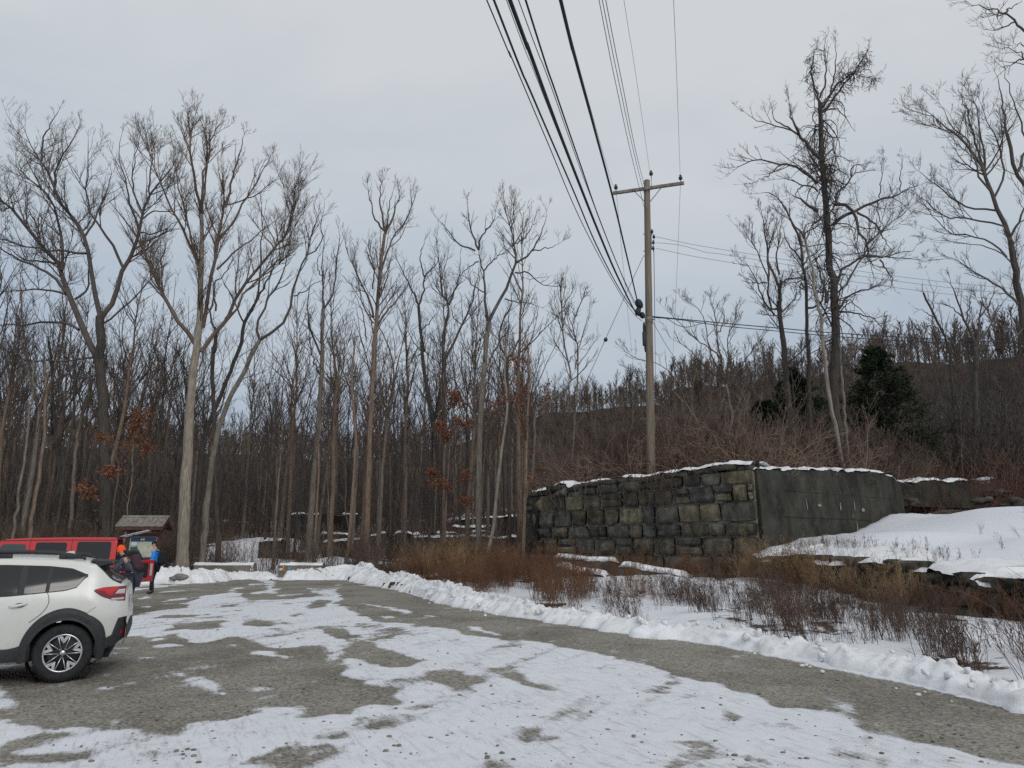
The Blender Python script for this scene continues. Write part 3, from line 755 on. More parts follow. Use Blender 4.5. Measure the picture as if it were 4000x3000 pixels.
def stone_block(cu, cz, w, h, depth, bulge, rng, n=8):
    """front of one rough block in wall coords (u along, z up, d outwards)"""
    g = np.linspace(-1, 1, n)
    A, B = np.meshgrid(g, g, indexing='ij')
    # rounded outline
    k = 1 - .05 * (A * A * B * B)
    jit = rng.uniform(-.08, .08, (4, 2))
    ua = A * k * w / 2 * (1 + jit[0, 0] * B); za = B * k * h / 2 * (1 + jit[1, 0] * A) + jit[2, 0] * A * h * .25
    ed = np.clip(1 - np.maximum(np.abs(A), np.abs(B)) ** 9, 0, 1)
    sd_ = rng.randint(0, 500); d = depth * .25 + ed * bulge * (1 + .9 * fbm(A * w * 1.6 + sd_, B * h * 1.6, seed=3, oct=3)) + .012 * rng.uniform(-1, 1, A.shape)
    d = d + A * rng.uniform(-.03, .03) + B * rng.uniform(-.04, .03)
    front = np.stack([cu + ua, cz + za, d], -1)
    ring = np.r_[[i * n for i in range(n)], [(n - 1) * n + j for j in range(1, n)], [i * n + n - 1 for i in range(n - 2, -1, -1)], [j for j in range(n - 2, 0, -1)]]
    fr = front.reshape(-1, 3); back = fr[ring].copy(); back[:, 2] = -.10
    V = np.concatenate([fr, back]); F = grid_faces(n, n).tolist()
    m = len(ring); o = n * n
    for i in range(m):
        F.append([ring[i], ring[(i + 1) % m], o + (i + 1) % m, o + i])
    return V, np.array(F)
def stone_face(P0, P1, zbase, top_fn, courses, rng, pal, wr=(.55, 1.25), keep=None):
    """returns verts, faces, tint of a coursed rubble face from P0 to P1; outward is to the viewer"""
    d = P1 - P0; Lh = np.linalg.norm(d); d = d / Lh; out = np.array([d[1], -d[0]])
    if out[1] > 0: out = -out
    Vs, Fs, Ts, o = [], [], [], 0
    z = zbase
    for ci, ch in enumerate(courses):
        u = -rng.uniform(0, .4)
        while u < Lh:
            w = rng.uniform(*wr) * (1 if ch > .4 else .8)
            if u + w > Lh - .25: w = Lh - u + .02
            u0, u1 = max(u, 0), min(u + w, Lh); cu = (u0 + u1) / 2; ww = u1 - u0
            top = top_fn(cu)
            stack = [(z, ch)]
            if rng.rand() < .20 and ch > .5: stack = [(z, ch * .5), (z + ch * .5, ch * .5)]
            for zz, hh in stack:
                if ww > .12 and zz + hh * .55 < top:
                    h2 = min(hh, max(.15, top - zz))
                    V, F = stone_block(cu, zz + h2 / 2, ww - rng.uniform(.03, .11), h2 - rng.uniform(.03, .09), .18, rng.uniform(.05, .16), rng)
                    c = pal(cu / Lh, (zz - zbase) / 4, rng)
                    X = P0[0] + V[:, 0] * d[0] + V[:, 2] * out[0]; Y = P0[1] + V[:, 0] * d[1] + V[:, 2] * out[1]
                    Vs.append(np.stack([X, Y, V[:, 1]], 1)); Fs.append(F + o); o += len(V); Ts.append(np.tile(c, (len(V), 1)))
            u += w
        z += ch
    return np.concatenate(Vs), np.concatenate(Fs), np.concatenate(Ts)
def pal_main(fu, fz, rng):
    base = np.array([.125, .119, .106]) * rng.uniform(.6, 1.3)
    if rng.rand() < .10 + .35 * (fu > .72) * (fz > .45): base = np.array([.26, .23, .165]) * rng.uniform(.55, 1.1)
    elif rng.rand() < .25: base = np.array([.145, .128, .102]) * rng.uniform(.7, 1.2)
    elif rng.rand() < .25: base = np.array([.118, .12, .112]) * rng.uniform(.8, 1.2)
    return base

abut = empty('stone_abutment', (WB[0], WB[1], .6), 0, 'tall ruined wall of big dark rough stones with stained concrete side and snowy top', 'ruined wall')
def child_at(o, par):
    """parent to an empty that stands at a place, keeping world position"""
    o.parent = par
    o.matrix_parent_inverse = Matrix.Translation(par.location).inverted() if par.rotation_euler[2] == 0 else (Matrix.Translation(par.location) @ Matrix.Rotation(par.rotation_euler[2], 4, 'Z')).inverted()
    return o
LAB = np.linalg.norm(WB - WA)
def topAB(u):
    # top line as traced: broken at the far end, rising to the near corner
    return np.interp(u / LAB, [0, .12, .2, .24, .35, .5, .58, .75, .9, 1], [3.90, 3.95, 4.22, 4.00, 4.12, 4.20, 4.10, 4.22, 4.30, 4.20])
rng = np.random.RandomState(11)
V, F, T = stone_face(WA, WB, .15, topAB, [.62, .52, .66, .50, .70, .60, .48, .34], rng, pal_main)
child_at(mesh_np('stone_face', V, F, M['stone'], attrs={'tint': T}), abut)
def slab_between(P0, P1, zb, topf, th0, th1, mt, name, par, n=40, nz=14, amp=.03, seed=1, foot=0.0):
    """solid wall: front plane offset th0 outwards, back plane th1 inwards, uneven top"""
    d = P1 - P0; Lh = np.linalg.norm(d); d = d / Lh; out = np.array([d[1], -d[0]])
    if out[1] > 0: out = -out
    us = np.linspace(0, Lh, n)
    tops = np.array([topf(u) for u in us])
    def plane(off, amp_):
        U, K = np.meshgrid(us, np.linspace(0, 1, nz), indexing='ij')
        Z = zb + (tops[:, None] - zb) * K
        D = off + amp_ * fbm(U / .6, Z / .6, seed=seed, oct=4) + foot * (1 - K)
        return np.stack([P0[0] + U * d[0] + D * out[0], P0[1] + U * d[1] + D * out[1], Z], -1)
    A = plane(th0, amp); B = plane(-th1, amp)
    V = np.concatenate([A.reshape(-1, 3), B.reshape(-1, 3)]); o = n * nz
    F = grid_faces(n, nz).tolist() + grid_faces(n, nz, o).tolist()
    for i in range(n - 1):
        F.append([i * nz + nz - 1, (i + 1) * nz + nz - 1, o + (i + 1) * nz + nz - 1, o + i * nz + nz - 1])
        F.append([i * nz, (i + 1) * nz, o + (i + 1) * nz, o + i * nz])
    for e_ in (0, n - 1):
        for k in range(nz - 1):
            F.append([e_ * nz + k, e_ * nz + k + 1, o + e_ * nz + k + 1, o + e_ * nz + k])
    ob = mesh_np(name, V, np.array(F), mt, smooth=False)
    if par is not None: child_at(ob, par)
    return ob
dAB = (WB - WA) / LAB
slab_between(WA, WB - dAB * .05, -.1, lambda u: topAB(u) - .10, -.03, 1.3, M['mortar'], 'mortar_core', abut, seed=2)
LBC = np.linalg.norm(WC - WB)
def topBC(u): return np.interp(u / LBC, [0, .15, .5, .8, .93, 1], [4.20, 4.28, 4.48, 4.62, 4.48, 4.15])
dBC = (WC - WB) / LBC
slab_between(WB + dBC * .12, WC, .6, topBC, .06, 1.1, M['old_concrete'], 'concrete_side', abut, n=60, amp=.010, seed=4, foot=.1)
nl = np.array([.24, .97])
slab_between(WA, WA + nl * 6.0, -.1, lambda u: 3.9 - .12 * u, .9, .03, M['old_concrete'], 'side_face', abut, n=20, seed=6)
# vertical pale strip at the far left corner pilaster
slab_between(WA + np.array([-.05, -.02]), WA + dAB * .75, -.1, lambda u: 3.8, .16, .4, M['old_concrete'], 'corner_pier', abut, n=6, nz=20, amp=.02, seed=9)
# capstones
def cap_stones():
    Vs, Fs, Ts, o = [], [], [], 0
    rg = np.random.RandomState(5)
    for (P0, d, Lh, tf, rngu) in ((WA, dAB, LAB, topAB, (.0, .99)),):
        u = .05
        out = np.array([d[1], -d[0]]); out = -out if out[1] > 0 else out
        while u < Lh * rngu[1]:
            w = rg.uniform(.5, 1.2); w = min(w, Lh - u)
            bm = bmesh.new(); bmesh.ops.create_cube(bm, size=1)
            bmesh.ops.subdivide_edges(bm, edges=list(bm.edges), cuts=2, use_grid_fill=True)
            Vv = np.array([v.co[:] for v in bm.verts]); bm.verts.index_update(); Ff = [[v.index for v in f.verts] for f in bm.faces]; bm.free()
            nrm = np.linalg.norm(Vv, axis=1, keepdims=True); Vv = Vv * (1 - .16 * (nrm - .5))
            h = rg.uniform(.14, .26)
            Vv = Vv * np.array([w * 1.02, rg.uniform(.9, 1.3), h]) + rg.uniform(-.02, .02, Vv.shape)
            cu = u + w / 2; zc = tf(cu) + h * .25
            X = P0[0] + (cu + Vv[:, 0]) * d[0] - (Vv[:, 1] + .42) * out[0]; Y = P0[1] + (cu + Vv[:, 0]) * d[1] - (Vv[:, 1] + .42) * out[1]
            Vs.append(np.stack([X, Y, zc + Vv[:, 2]], 1)); Fs.append(np.array(Ff) + o); o += len(Vv)
            Ts.append(np.tile(np.array([.105, .10, .085]) * rg.uniform(.7, 1.2), (len(Vv), 1)))
            u += w * 1.02
    return np.concatenate(Vs), np.concatenate(Fs), np.concatenate(Ts)
V, F, T = cap_stones()
child_at(mesh_np('capstones', V, F, M['stone'], attrs={'tint': T}), abut)
# snow along the top
def snow_cap(P0, P1, topf, w0, w1, th, name, par, seed=1, n=None, gaps=.3):
    d = P1 - P0; Lh = np.linalg.norm(d); d = d / Lh; out = np.array([d[1], -d[0]]); out = -out if out[1] > 0 else out
    n = n or int(Lh / .09); us = np.linspace(0, Lh, n); m = 9; ks = np.linspace(0, 1, m)
    U, K = np.meshgrid(us, ks, indexing='ij')
    cover = sm(-gaps, -gaps + .3, fbm(U / 1.3, U * 0, seed=seed, oct=3) + .5)
    ew = .10 * fbm(U / .35, U * 0 + 3, seed=seed + 2, oct=3)
    D = w0 + ew * (1 - K) - (w0 + w1) * K
    Z = np.array([topf(u) for u in us])[:, None] + (th * np.sin(np.clip(K * 1.1 + .02, 0, 1) * math.pi) ** .45 + .05 * fbm(U / .4, D / .4, seed=seed + 5, oct=3)) * cover - .09 * (1 - cover)
    Z[:, 0] -= .04; Z[:, -1] -= .06
    V = np.stack([P0[0] + U * d[0] + D * out[0], P0[1] + U * d[1] + D * out[1], Z], -1).reshape(-1, 3)
    o = mesh_np(name, V, grid_faces(n, m), M['snow'])
    if par is not None: child_at(o, par)
    return o
snow_cap(WA, WB, lambda u: topAB(u) + .17, .10, 1.3, .13, 'snow_cap', abut, seed=12, gaps=.45)
snow_cap(WB, WC, lambda u: topBC(u) + .02, .09, 1.2, .10, 'snow_cap', abut, seed=22, gaps=.75)
# lime runs and board line on the concrete
def stain(fu, fz0, fz1, w, seed):
    out = np.array([dBC[1], -dBC[0]]); out = -out if out[1] > 0 else out
    mb = MB(); rg = random.Random(seed)
    L_, R_ = [], []
    for k in range(7):
        z = fz0 + (fz1 - fz0) * k / 6; c = fu * LBC + rg.uniform(-.02, .02); hw = w * (1 - abs(k / 6 - .4)) * rg.uniform(.6, 1.1) / 2 + .006
        for S, sgn in ((L_, -1), (R_, 1)):
            p = WB + dBC * (c + sgn * hw) + out * (.06 + .1 * (1 - (z - .6) / 3.8) + .035)
            S.append((p[0], p[1], z))
    V = L_ + R_; n = len(L_)
    return V, [[i, i + 1, n + i + 1, n + i] for i in range(n - 1)]
for s_ in [(.50, 2.95, 3.25, .10, 1), (.60, 3.0, 3.35, .06, 2), (.36, 3.05, 3.15, .30, 3), (.66, 2.95, 3.1, .32, 4), (.60, 1.95, 2.5, .13, 5), (.58, 2.7, 2.85, .05, 6), (.28, 2.9, 3.3, .04, 7)]:
    V, F = stain(*s_); child_at(MB().add(V, F).build('lime_stain', M['lime']), abut)

def board_line(z, f0, f1, r=.012):
    out = np.array([dBC[1], -dBC[0]]); out = -out if out[1] > 0 else out; rg = random.Random(int(z * 100)); P = []
    for k in range(24):
        f = f0 + (f1 - f0) * k / 23; p = WB + dBC * f * LBC + out * (.06 + .1 * (1 - (z - .6) / 3.8) + .002); P.append((p[0], p[1], z + rg.uniform(-.012, .012)))
    mb = MB(); mb.tube(P, r, k=5); child_at(mb.build('form_line', M['stone_gap']), abut)
M['stone_gap'] = mat('dark_joint', (.014, .014, .012), 1.0)
board_line(2.62, .14, .70); board_line(1.75, .14, .5, .008); board_line(3.55, .16, .93, .008)
# broken dark seam where the stones meet the concrete
P = []; rg = random.Random(8); out = np.array([dBC[1], -dBC[0]]); out = -out if out[1] > 0 else out
for k in range(16):
    p = WB + dBC * (.10 * LBC / LBC * 1.0 + rg.uniform(-.05, .06) + .32) + out * .03; P.append((p[0] - .12, p[1] - .05, .8 + 3.7 * k / 15))
mb = MB(); mb.tube(P, [.05 + .035 * rg.random() for _ in P], k=6); child_at(mb.build('corner_seam', M['stone_gap']), abut)
# ---- rough retaining wall under the snowy terrace
rw = empty('retaining_wall', (10.4, 18, 0), 0, 'low crumbling rock retaining wall under the smooth snowy terrace', 'retaining wall')
RW = [np.array(p) for p in TERR_POLY[:8]]
Vs, Fs, Ts, o = [], [], [], 0
rng = np.random.RandomState(23)
ztop = [1.38, 1.36, 1.30, 1.20, .98, .92, .86, .86]
for i in range(len(RW) - 1):
    a, b = RW[i], RW[i + 1]
    Lh = np.linalg.norm(b - a)
    zb = min(tz(*(a + [-.5, -.5])), tz(*(b + [-.5, -.5]))) - .25
    tf = lambda u, i=i, Lh=Lh: ztop[i] + (ztop[i + 1] - ztop[i]) * u / Lh
    d = (b - a) / Lh; out = np.array([d[1], -d[0]]); out = out if out[0] < 0 or out[1] < 0 else -out
    z = zb
    while z < max(ztop[i], ztop[i + 1]) - .1:
        ch = rng.uniform(.24, .5); u = 0
        while u < Lh:
            w = rng.uniform(.3, .95); cu = min(u + w / 2, Lh)
            if z + ch * .5 < tf(cu) + .02:
                h2 = min(ch, tf(cu) - z + .03)
                Vv, Ff = stone_block(cu, z + h2 / 2, w - .02, h2 - .01, .3, rng.uniform(.10, .28), rng)
                Vv[:, 2] -= .12 * (z - zb) 
                X = a[0] + Vv[:, 0] * d[0] + Vv[:, 2] * out[0]; Y = a[1] + Vv[:, 0] * d[1] + Vv[:, 2] * out[1]
                Vs.append(np.stack([X, Y, Vv[:, 1]], 1)); Fs.append(Ff + o); o += len(Vv)
                c = np.array([.085, .08, .07]) * rng.uniform(.55, 1.35)
                if rng.rand() < .12: c = np.array([.17, .18, .17])
                Ts.append(np.tile(c, (len(Vv), 1)))
            u += w
        z += ch
child_at(mesh_np('rock_face', np.concatenate(Vs), np.concatenate(Fs), M['stone'], attrs={'tint': np.concatenate(Ts)}), rw)
# earth body behind the stones, and the snow lip
def body(path, ztops, zb, inner, name, mt, par):
    P = np.array(path); V = []; F = []
    n = len(P); T = np.gradient(P, axis=0); T /= np.linalg.norm(T, axis=1, keepdims=True); Nn = np.stack([-T[:, 1], T[:, 0]], 1)
    Nn = np.where((Nn[:, :1] < 0), -Nn, Nn)
    for i in range(n):
        a = P[i] + Nn[i] * .03; b = P[i] + Nn[i] * inner
        V += [(a[0], a[1], zb), (a[0], a[1], ztops[i] - .07), (b[0], b[1], ztops[i] - .07), (b[0], b[1], zb)]
    for i in range(n - 1):
        for k in range(4):
            F.append([i * 4 + k, i * 4 + (k + 1) % 4, (i + 1) * 4 + (k + 1) % 4, (i + 1) * 4 + k])
    o = mesh_np(name, V, np.array(F), mt, smooth=False); child_at(o, par)
body(RW, ztop, -.4, .7, 'earth_core', M['old_concrete'], rw)
lip, tl = resample(np.c_[np.array(RW), ztop], .08)
n = len(lip); T = np.gradient(lip[:, :2], axis=0); T /= np.linalg.norm(T, axis=1, keepdims=True); Nn = np.stack([T[:, 1], -T[:, 0]], 1); Nn = np.where(Nn[:, :1] > 0, -Nn, Nn)
m = 10; K = np.linspace(0, 1, m)[None, :] + np.zeros((n, 1)); S = tl[:, None] + np.zeros((1, m))
cov = sm(-.25, .1, fbm(S / .9, S * 0, seed=40, oct=3) + .22)
D = .10 + .16 * fbm(S / .5, S * 0, seed=41, oct=3) * (1 - K) - 1.5 * K
Xl = lip[:, 0][:, None] + Nn[:, 0][:, None] * D; Yl = lip[:, 1][:, None] + Nn[:, 1][:, None] * D
Zl = np.maximum(lip[:, 2][:, None], np.where(K > .25, terrain_z(Xl, Yl, False), -5)) + .10 * np.sin(np.clip(K * 1.2, 0, 1) * math.pi / 2) * cov + .03 * fbm(Xl / .3, Yl / .3, seed=44, oct=2) - .12 * (1 - cov) * (K < .3)
Zl[:, 0] -= .10; Zl[:, -1] -= .15
child_at(mesh_np('snow_lip', np.stack([Xl, Yl, Zl], -1).reshape(-1, 3), grid_faces(n, m), M['snow']), rw)

# ---- ledges of rubble in front of the tall wall, each with its pillow of snow
def ledge(pts_px, Y, h, depth, label, seed):
    P = [on_y(u, v, Y + dy) for (u, v, dy) in pts_px]
    c = np.mean(P, axis=0); root = empty('rubble_ledge', (c[0], c[1], c[2] - h), 0, label, 'rubble ledge', 'snow covered rubble ledges in front of the tall wall')
    Pr, t = resample(np.array(P), .07); n = len(Pr)
    T = np.gradient(Pr[:, :2], axis=0); T /= np.linalg.norm(T, axis=1, keepdims=True); Nn = np.stack([T[:, 1], -T[:, 0]], 1); Nn = np.where(Nn[:, 1:] > 0, -Nn, Nn)
    def strip(prof, amp, sd, mt, nm):
        m = len(prof); V = np.zeros((n, m, 3))
        for j, (d, z) in enumerate(prof):
            dd = d + amp * fbm(t / .4, t * 0 + j * .6, seed=sd, oct=3)
            V[:, j, 0] = Pr[:, 0] + Nn[:, 0] * dd; V[:, j, 1] = Pr[:, 1] + Nn[:, 1] * dd
            V[:, j, 2] = Pr[:, 2] + z + amp * .5 * fbm(t / .3, t * 0 + j * .5, seed=sd + 3, oct=3)
        e_ = sm(0, .18, t) * sm(0, .18, t[-1] - t)
        V[:, :, 2] = (Pr[:, 2][:, None] - .12) * (1 - e_[:, None]) + V[:, :, 2] * e_[:, None] if nm == 'snow_pillow' else V[:, :, 2]
        child_at(mesh_np(nm, V.reshape(-1, 3), grid_faces(n, m), mt), root)
    strip([(.30, -h - .3), (.26, -h * .5), (.16, -.16), (.05, -.07), (-.5, -.06), (-depth, -.3)], .09, seed, M['rock_dark'], 'rock_face')
    strip([(.14, -.09), (.20, -.03), (.15, .035), (.0, .07), (-.3, .08), (-.7 * depth, .05), (-depth - .1, -.3)], .05, seed + 7, M['snow'], 'snow_pillow')
M['rock_dark'] = mat('dark_rock', (0.10, 0.09, 0.078), .95, noise=.6, nscale=2.5, col2=(.045, .036, .03), bump=.9, bscale=7)
ledge([(2160, 2168, 0), (2300, 2182, -.2), (2420, 2186, -.4)], 27.3, .8, 1.0, 'snowy rubble ledge nearest the foot of the tall wall, at its far end', 3)
ledge([(2420, 2200, 0), (2560, 2222, -.5), (2690, 2240, -.9)], 24.9, .6, 1.0, 'snowy rubble ledge stepping down in the middle of the weeds', 5)
ledge([(2170, 2200, 0), (2260, 2224, -.3), (2370, 2240, -.6)], 25.3, .5, 1.0, 'left snowy rubble ledge below the far end of the tall wall', 7)
ledge([(2440, 2312, 0), (2540, 2330, -.2), (2640, 2302, -.3)], 21.2, .45, .9, 'lowest snowy rubble ledge, nearest the snow bank', 9)
ledge([(2380, 2262, 0), (2500, 2258, -.3), (2590, 2290, -.5)], 22.9, .4, 1.2, 'broad snowy rubble ledge above the lowest one', 11)

# ---- ruined walls among the trees
def ruin(pxs, Y, h, depth, label, seed, dy=0.0, snow=.15, cat='ruined wall', gaps=.0):
    (u0, v0), (u1, v1) = pxs
    A = on_y(u0, v0, Y); B = on_y(u1, v1, Y + dy)
    root = empty('ruin_wall', (A[0], A[1], A[2] - h), 0, label, cat, 'low ruined walls among the trees')
    Lh = np.linalg.norm((B - A)[:2])
    tf = lambda u: A[2] + (B[2] - A[2]) * u / Lh + .10 * float(vnoise(u * 1.1, seed * 3.3, seed=seed))
    slab_between(A[:2], B[:2], A[2] - h, tf, .0, depth, M['old_concrete'], 'wall_body', root, n=max(8, int(Lh / .25)), nz=14, amp=.018, seed=seed)
    snow_cap(A[:2], B[:2], lambda u: tf(u) + .0, .06, depth + .1, snow, 'snow_cap', root, seed=seed, gaps=gaps)
zQ = zoomf(900, 1850, 1.8433)
def q(a, b, c, d): return zQ([(a, b), (c, d)])
ruin(q(415, 297, 920, 290), 58, 3.2, 3.0, 'tall concrete ruin block deep in the woods with a thin snow line on top', 1, 2.0)
ruin(q(205, 490, 362, 487), 50, 1.6, 1.2, 'small snowy ruin stub left of the tall concrete block', 2)
ruin(q(505, 440, 890, 438), 54, 1.2, 1.0, 'narrow ledge wall just below the tall concrete block', 3)
ruin(q(665, 497, 930, 476), 49.5, 1.2, 1.0, 'short ledge wall right of the leaning forked tree, lowest of the left ones', 4)
ruin(q(1010, 443, 1180, 430), 50, 1.4, 1.0, 'left end of the long stepped ruin wall, behind a brown trunk', 5)
ruin(q(1150, 432, 1870, 420), 50.5, 1.6, 1.2, 'long stepped ruin wall with snow along its top', 6, 1.5)
ruin(q(1320, 462, 2060, 462), 47.5, 1.5, 1.2, 'lower front step of the long ruin wall', 7, 0, gaps=.15)
ruin(q(1600, 386, 1870, 382), 55, 1.4, 1.2, 'short upper ruin step behind the long wall', 8, gaps=.1)
ruin(q(1620, 338, 2140, 300), 62, 2.6, 1.5, 'high back ruin wall reaching towards the big stone wall', 9, -4, gaps=.2)
ruin(zF([(1120, 1512), (1200, 1522)]) , 33.0, .9, 1.0, 'low snowy wall stub beyond the right end of the big wall', 10, 0)
ruin(zF([(1260, 1545), (1900, 1525)]), 36.5, 1.2, 1.2, 'long low wall beyond the terrace under the red brambles', 11, 3.0, gaps=.2)
_ru = []
for k_, (u_, v_, Y_, r_) in enumerate([(3890, 1912, 31.5, .32), (3835, 1942, 30, .26), (3960, 1958, 29.5, .34), (3560, 1950, 31.0, .22)]):
    p_ = on_y(u_, v_, Y_)
    blob('boulder', (p_[0], p_[1], p_[2] - .15), r_, M['rock_dark'], 30 + k_, sq=(1.2, 1, .62), sub=3, amp=.75, label=['dark boulder with a snow fleck on the crest at far right', 'smaller dark boulder just left of the crest boulder', 'wide dark boulder at the right frame edge above the terrace', 'low boulder behind the end of the concrete wall'][k_], cat='boulder')

# ---- concrete barriers at the end of the lot
def barrier(x0, x1, y, zb, h, label, marks=()):
    w = .62; root = empty('concrete_barrier', ((x0 + x1) / 2, y, zb), 0, label, 'barrier', 'concrete barriers closing the end of the lot')
    mb = MB(); L_ = x1 - x0
    mb.box((0, 0, h / 2), (L_, w, h), 0, bev=.045, taper=.93)
    mb.box((0, 0, h * .08), (L_ + .02, w + .05, h * .16), 0, bev=.02)
    o = mb.build('block', M['concrete'], root)
    n = int(L_ / .08)
    U, K = np.meshgrid(np.linspace(-L_ / 2 * .94, L_ / 2 * .94, n), np.linspace(-.5, .5, 8), indexing='ij')
    Z = h + .10 * np.cos(K * 3.0) ** .5 * (1 + .25 * fbm(U / .5, K * 3, seed=int(x0 * 7) % 90, oct=2)) - .06 * (np.abs(K) > .45)
    o = mesh_np('snow_cap', np.stack([U, K * w * .98, Z], -1).reshape(-1, 3), grid_faces(n, 8), M['snow'], parent=root)
    for (mm, shapes) in marks:
        mb = MB()
        for (cx, cz, rx, rz) in shapes:
            pts = [(cx + rx * math.cos(a), cz + rz * math.sin(a)) for a in np.linspace(0, 2 * math.pi, 12, endpoint=False)]
            for k in range(len(pts)): pass
            yy = -w / 2 * (1 - .07 * (cz / h)) - .004
            V = [(px_, -w / 2 * (1 - .07 * (pz_ / h)) - .006 - (.004 if pz_ < h * .2 else 0), pz_) for px_, pz_ in pts]
            mb.add(V, [list(range(len(V)))])
        mb.build('paint_mark', mm, root)
    return root
M['paint_orange'] = mat('orange_paint', (.72, .20, .04), .8, noise=.3, nscale=20)
M['paint_teal'] = mat('teal_paint', (.12, .36, .44), .8, noise=.3, nscale=20)
M['paint_white'] = mat('white_paint', (.66, .66, .58), .8, noise=.2, nscale=20)
def lx(u, y, z=0): return (u - 2000) / FPX * (y * CP + (z - EYE) * SP)
xb0, xb1 = lx(1090, 39.4), lx(1268, 39.4); Lb = xb1 - xb0
def mk(u, v): return (lx(u, 39.1) - (xb0 + xb1) / 2, (2254 - v) / FPX * 38.6)
c_ = lambda zx, zy, rx, rz: (*mk(900 + zx / 5.53, 2150 + zy / 5.53), rx, rz)
barrier(xb0, xb1, 39.4, .0, .66, 'concrete barrier with orange and teal paint marks, right of the trail gap',
        ((M['paint_orange'], [c_(1130, 360, .045, .06), c_(1102, 418, .035, .05), c_(1150, 425, .04, .05), c_(1128, 395, .03, .03)]), (M['paint_teal'], [c_(1242, 375, .04, .05), c_(1295, 372, .04, .05), c_(1266, 400, .055, .04), c_(1264, 428, .03, .03)])))
xa1 = lx(1001, 39.6)
def c2_(zx, zy, rx, rz): return ((900 + zx / 5.53 - 2000) / FPX * 38.4 - (xa1 - 1.7), (2254 - (2150 + zy / 5.53)) / FPX * 38.6, rx, rz)
barrier(xa1 - 3.4, xa1, 39.6, .0, .66, 'concrete barrier with a pale trail mark, left of the trail gap and half buried',
        ((M['paint_white'], [c2_(515, 352, .05, .05), c2_(492, 412, .035, .06), c2_(535, 415, .03, .05)]),))
xc0, xc1 = lx(1345, 42), lx(1503, 42)
barrier(xc0, xc1, 42.0, .05, .62, 'concrete barrier behind the curve of the snow bank, farthest right')
# ================================================================== TREES
def rnorm(rng, *sh): return rng.normal(0, 1, sh)
def unit(v): return v / (np.linalg.norm(v, axis=-1, keepdims=True) + 1e-9)
def spawn(P, Rd, rng, per, t0=.25, t1=1.0, ang=(30, 60), lf=.5, up=.25, wander=.16, n=6, rtip=.006, rf=.6, lmin=.25, lmax=9., taper=.55, curl_up=.10, drop=None):
    """children of a set of branches. P (C,n,3), Rd (C,n)"""
    C, m, _ = P.shape
    L = np.linalg.norm(np.diff(P, axis=1), axis=2).sum(1)
    cnt = rng.poisson(np.clip(per * L if np.isscalar(per) and per < 0 else (np.abs(per) if np.isscalar(per) else per), 0, 60), C) if np.isscalar(per) and per >= 0 else rng.poisson(np.clip(-per * L, 0, 80))
    idx = np.repeat(np.arange(C), cnt); K = len(idx)
    if K == 0: return np.zeros((0, n, 3)), np.zeros((0, n))
    t = t0 + (t1 - t0) * rng.uniform(0, 1, K) ** .8
    f = t * (m - 1); i0 = np.clip(f.astype(int), 0, m - 2); fr = f - i0
    A = P[idx, i0]; B = P[idx, i0 + 1]
    pos = A + (B - A) * fr[:, None]; tg = unit(B - A)
    rp = Rd[idx, i0] * (1 - fr) + Rd[idx, i0 + 1] * fr
    perp = rnorm(rng, K, 3); perp = unit(perp - (perp * tg).sum(1, keepdims=True) * tg)
    a = np.radians(rng.uniform(ang[0], ang[1], K))[:, None]
    d = unit(tg * np.cos(a) + perp * np.sin(a) + np.array([0, 0, up]))
    ln = np.clip(L[idx] * lf * (1 - taper * t) * rng.uniform(.5, 1.25, K), lmin, lmax)
    out = np.zeros((K, n, 3)); out[:, 0] = pos
    for k in range(1, n):
        d = unit(d + wander * rnorm(rng, K, 3) + np.array([0, 0, curl_up]))
        out[:, k] = out[:, k - 1] + d * (ln / (n - 1))[:, None]
    r0 = np.maximum(np.minimum(rp * rf, .011 * ln + rtip), rtip * 1.15)
    s = np.linspace(0, 1, n)[None, :]
    rad = r0[:, None] * (1 - s) ** .9 + rtip * s ** .5 * np.ones((K, 1))
    rad = np.minimum(rad, r0[:, None])
    return out, rad
def smooth_poly(P, n):
    P = np.asarray(P, float)
    if len(P) == 2: 
        t = np.linspace(0, 1, n)[:, None]; return P[0] * (1 - t) + P[1] * t
    Q = np.concatenate([[2 * P[0] - P[1]], P, [2 * P[-1] - P[-2]]])
    d = np.r_[0, np.cumsum(np.linalg.norm(np.diff(P, axis=0), axis=1))]
    ts = np.linspace(0, d[-1], n); r = []
    for t in ts:
        i = min(max(np.searchsorted(d, t, side='right') - 1, 0), len(P) - 2)
        u = (t - d[i]) / (d[i + 1] - d[i] + 1e-9)
        p0, p1, p2, p3 = Q[i], Q[i + 1], Q[i + 2], Q[i + 3]
        r.append(.5 * ((2 * p1) + (-p0 + p2) * u + (2 * p0 - 5 * p1 + 4 * p2 - p3) * u * u + (-p0 + 3 * p1 - 3 * p2 + p3) * u ** 3))
    return np.array(r)
def leaf_cards(P, rng, per, size, spread=.12):
    """small curled dry leaves hung along twigs"""
    C, m, _ = P.shape
    K = int(C * per)
    idx = rng.randint(0, C, K); i0 = rng.randint(1, m - 1, K) if m > 2 else np.zeros(K, int)
    c = P[idx, i0] + rng.normal(0, spread, (K, 3))
    a = unit(rnorm(rng, K, 3) + np.array([0, 0, -.6])); b = unit(np.cross(a, rnorm(rng, K, 3))); nn = np.cross(a, b)
    s = size * rng.uniform(.6, 1.3, (K, 1))
    V = np.stack([c, c + a * s * .6 + b * s * .4 + nn * s * .15, c + a * s * 1.25, c + a * s * .6 - b * s * .4 + nn * s * .15], 1).reshape(-1, 3)
    return V, np.arange(K * 4).reshape(-1, 4)

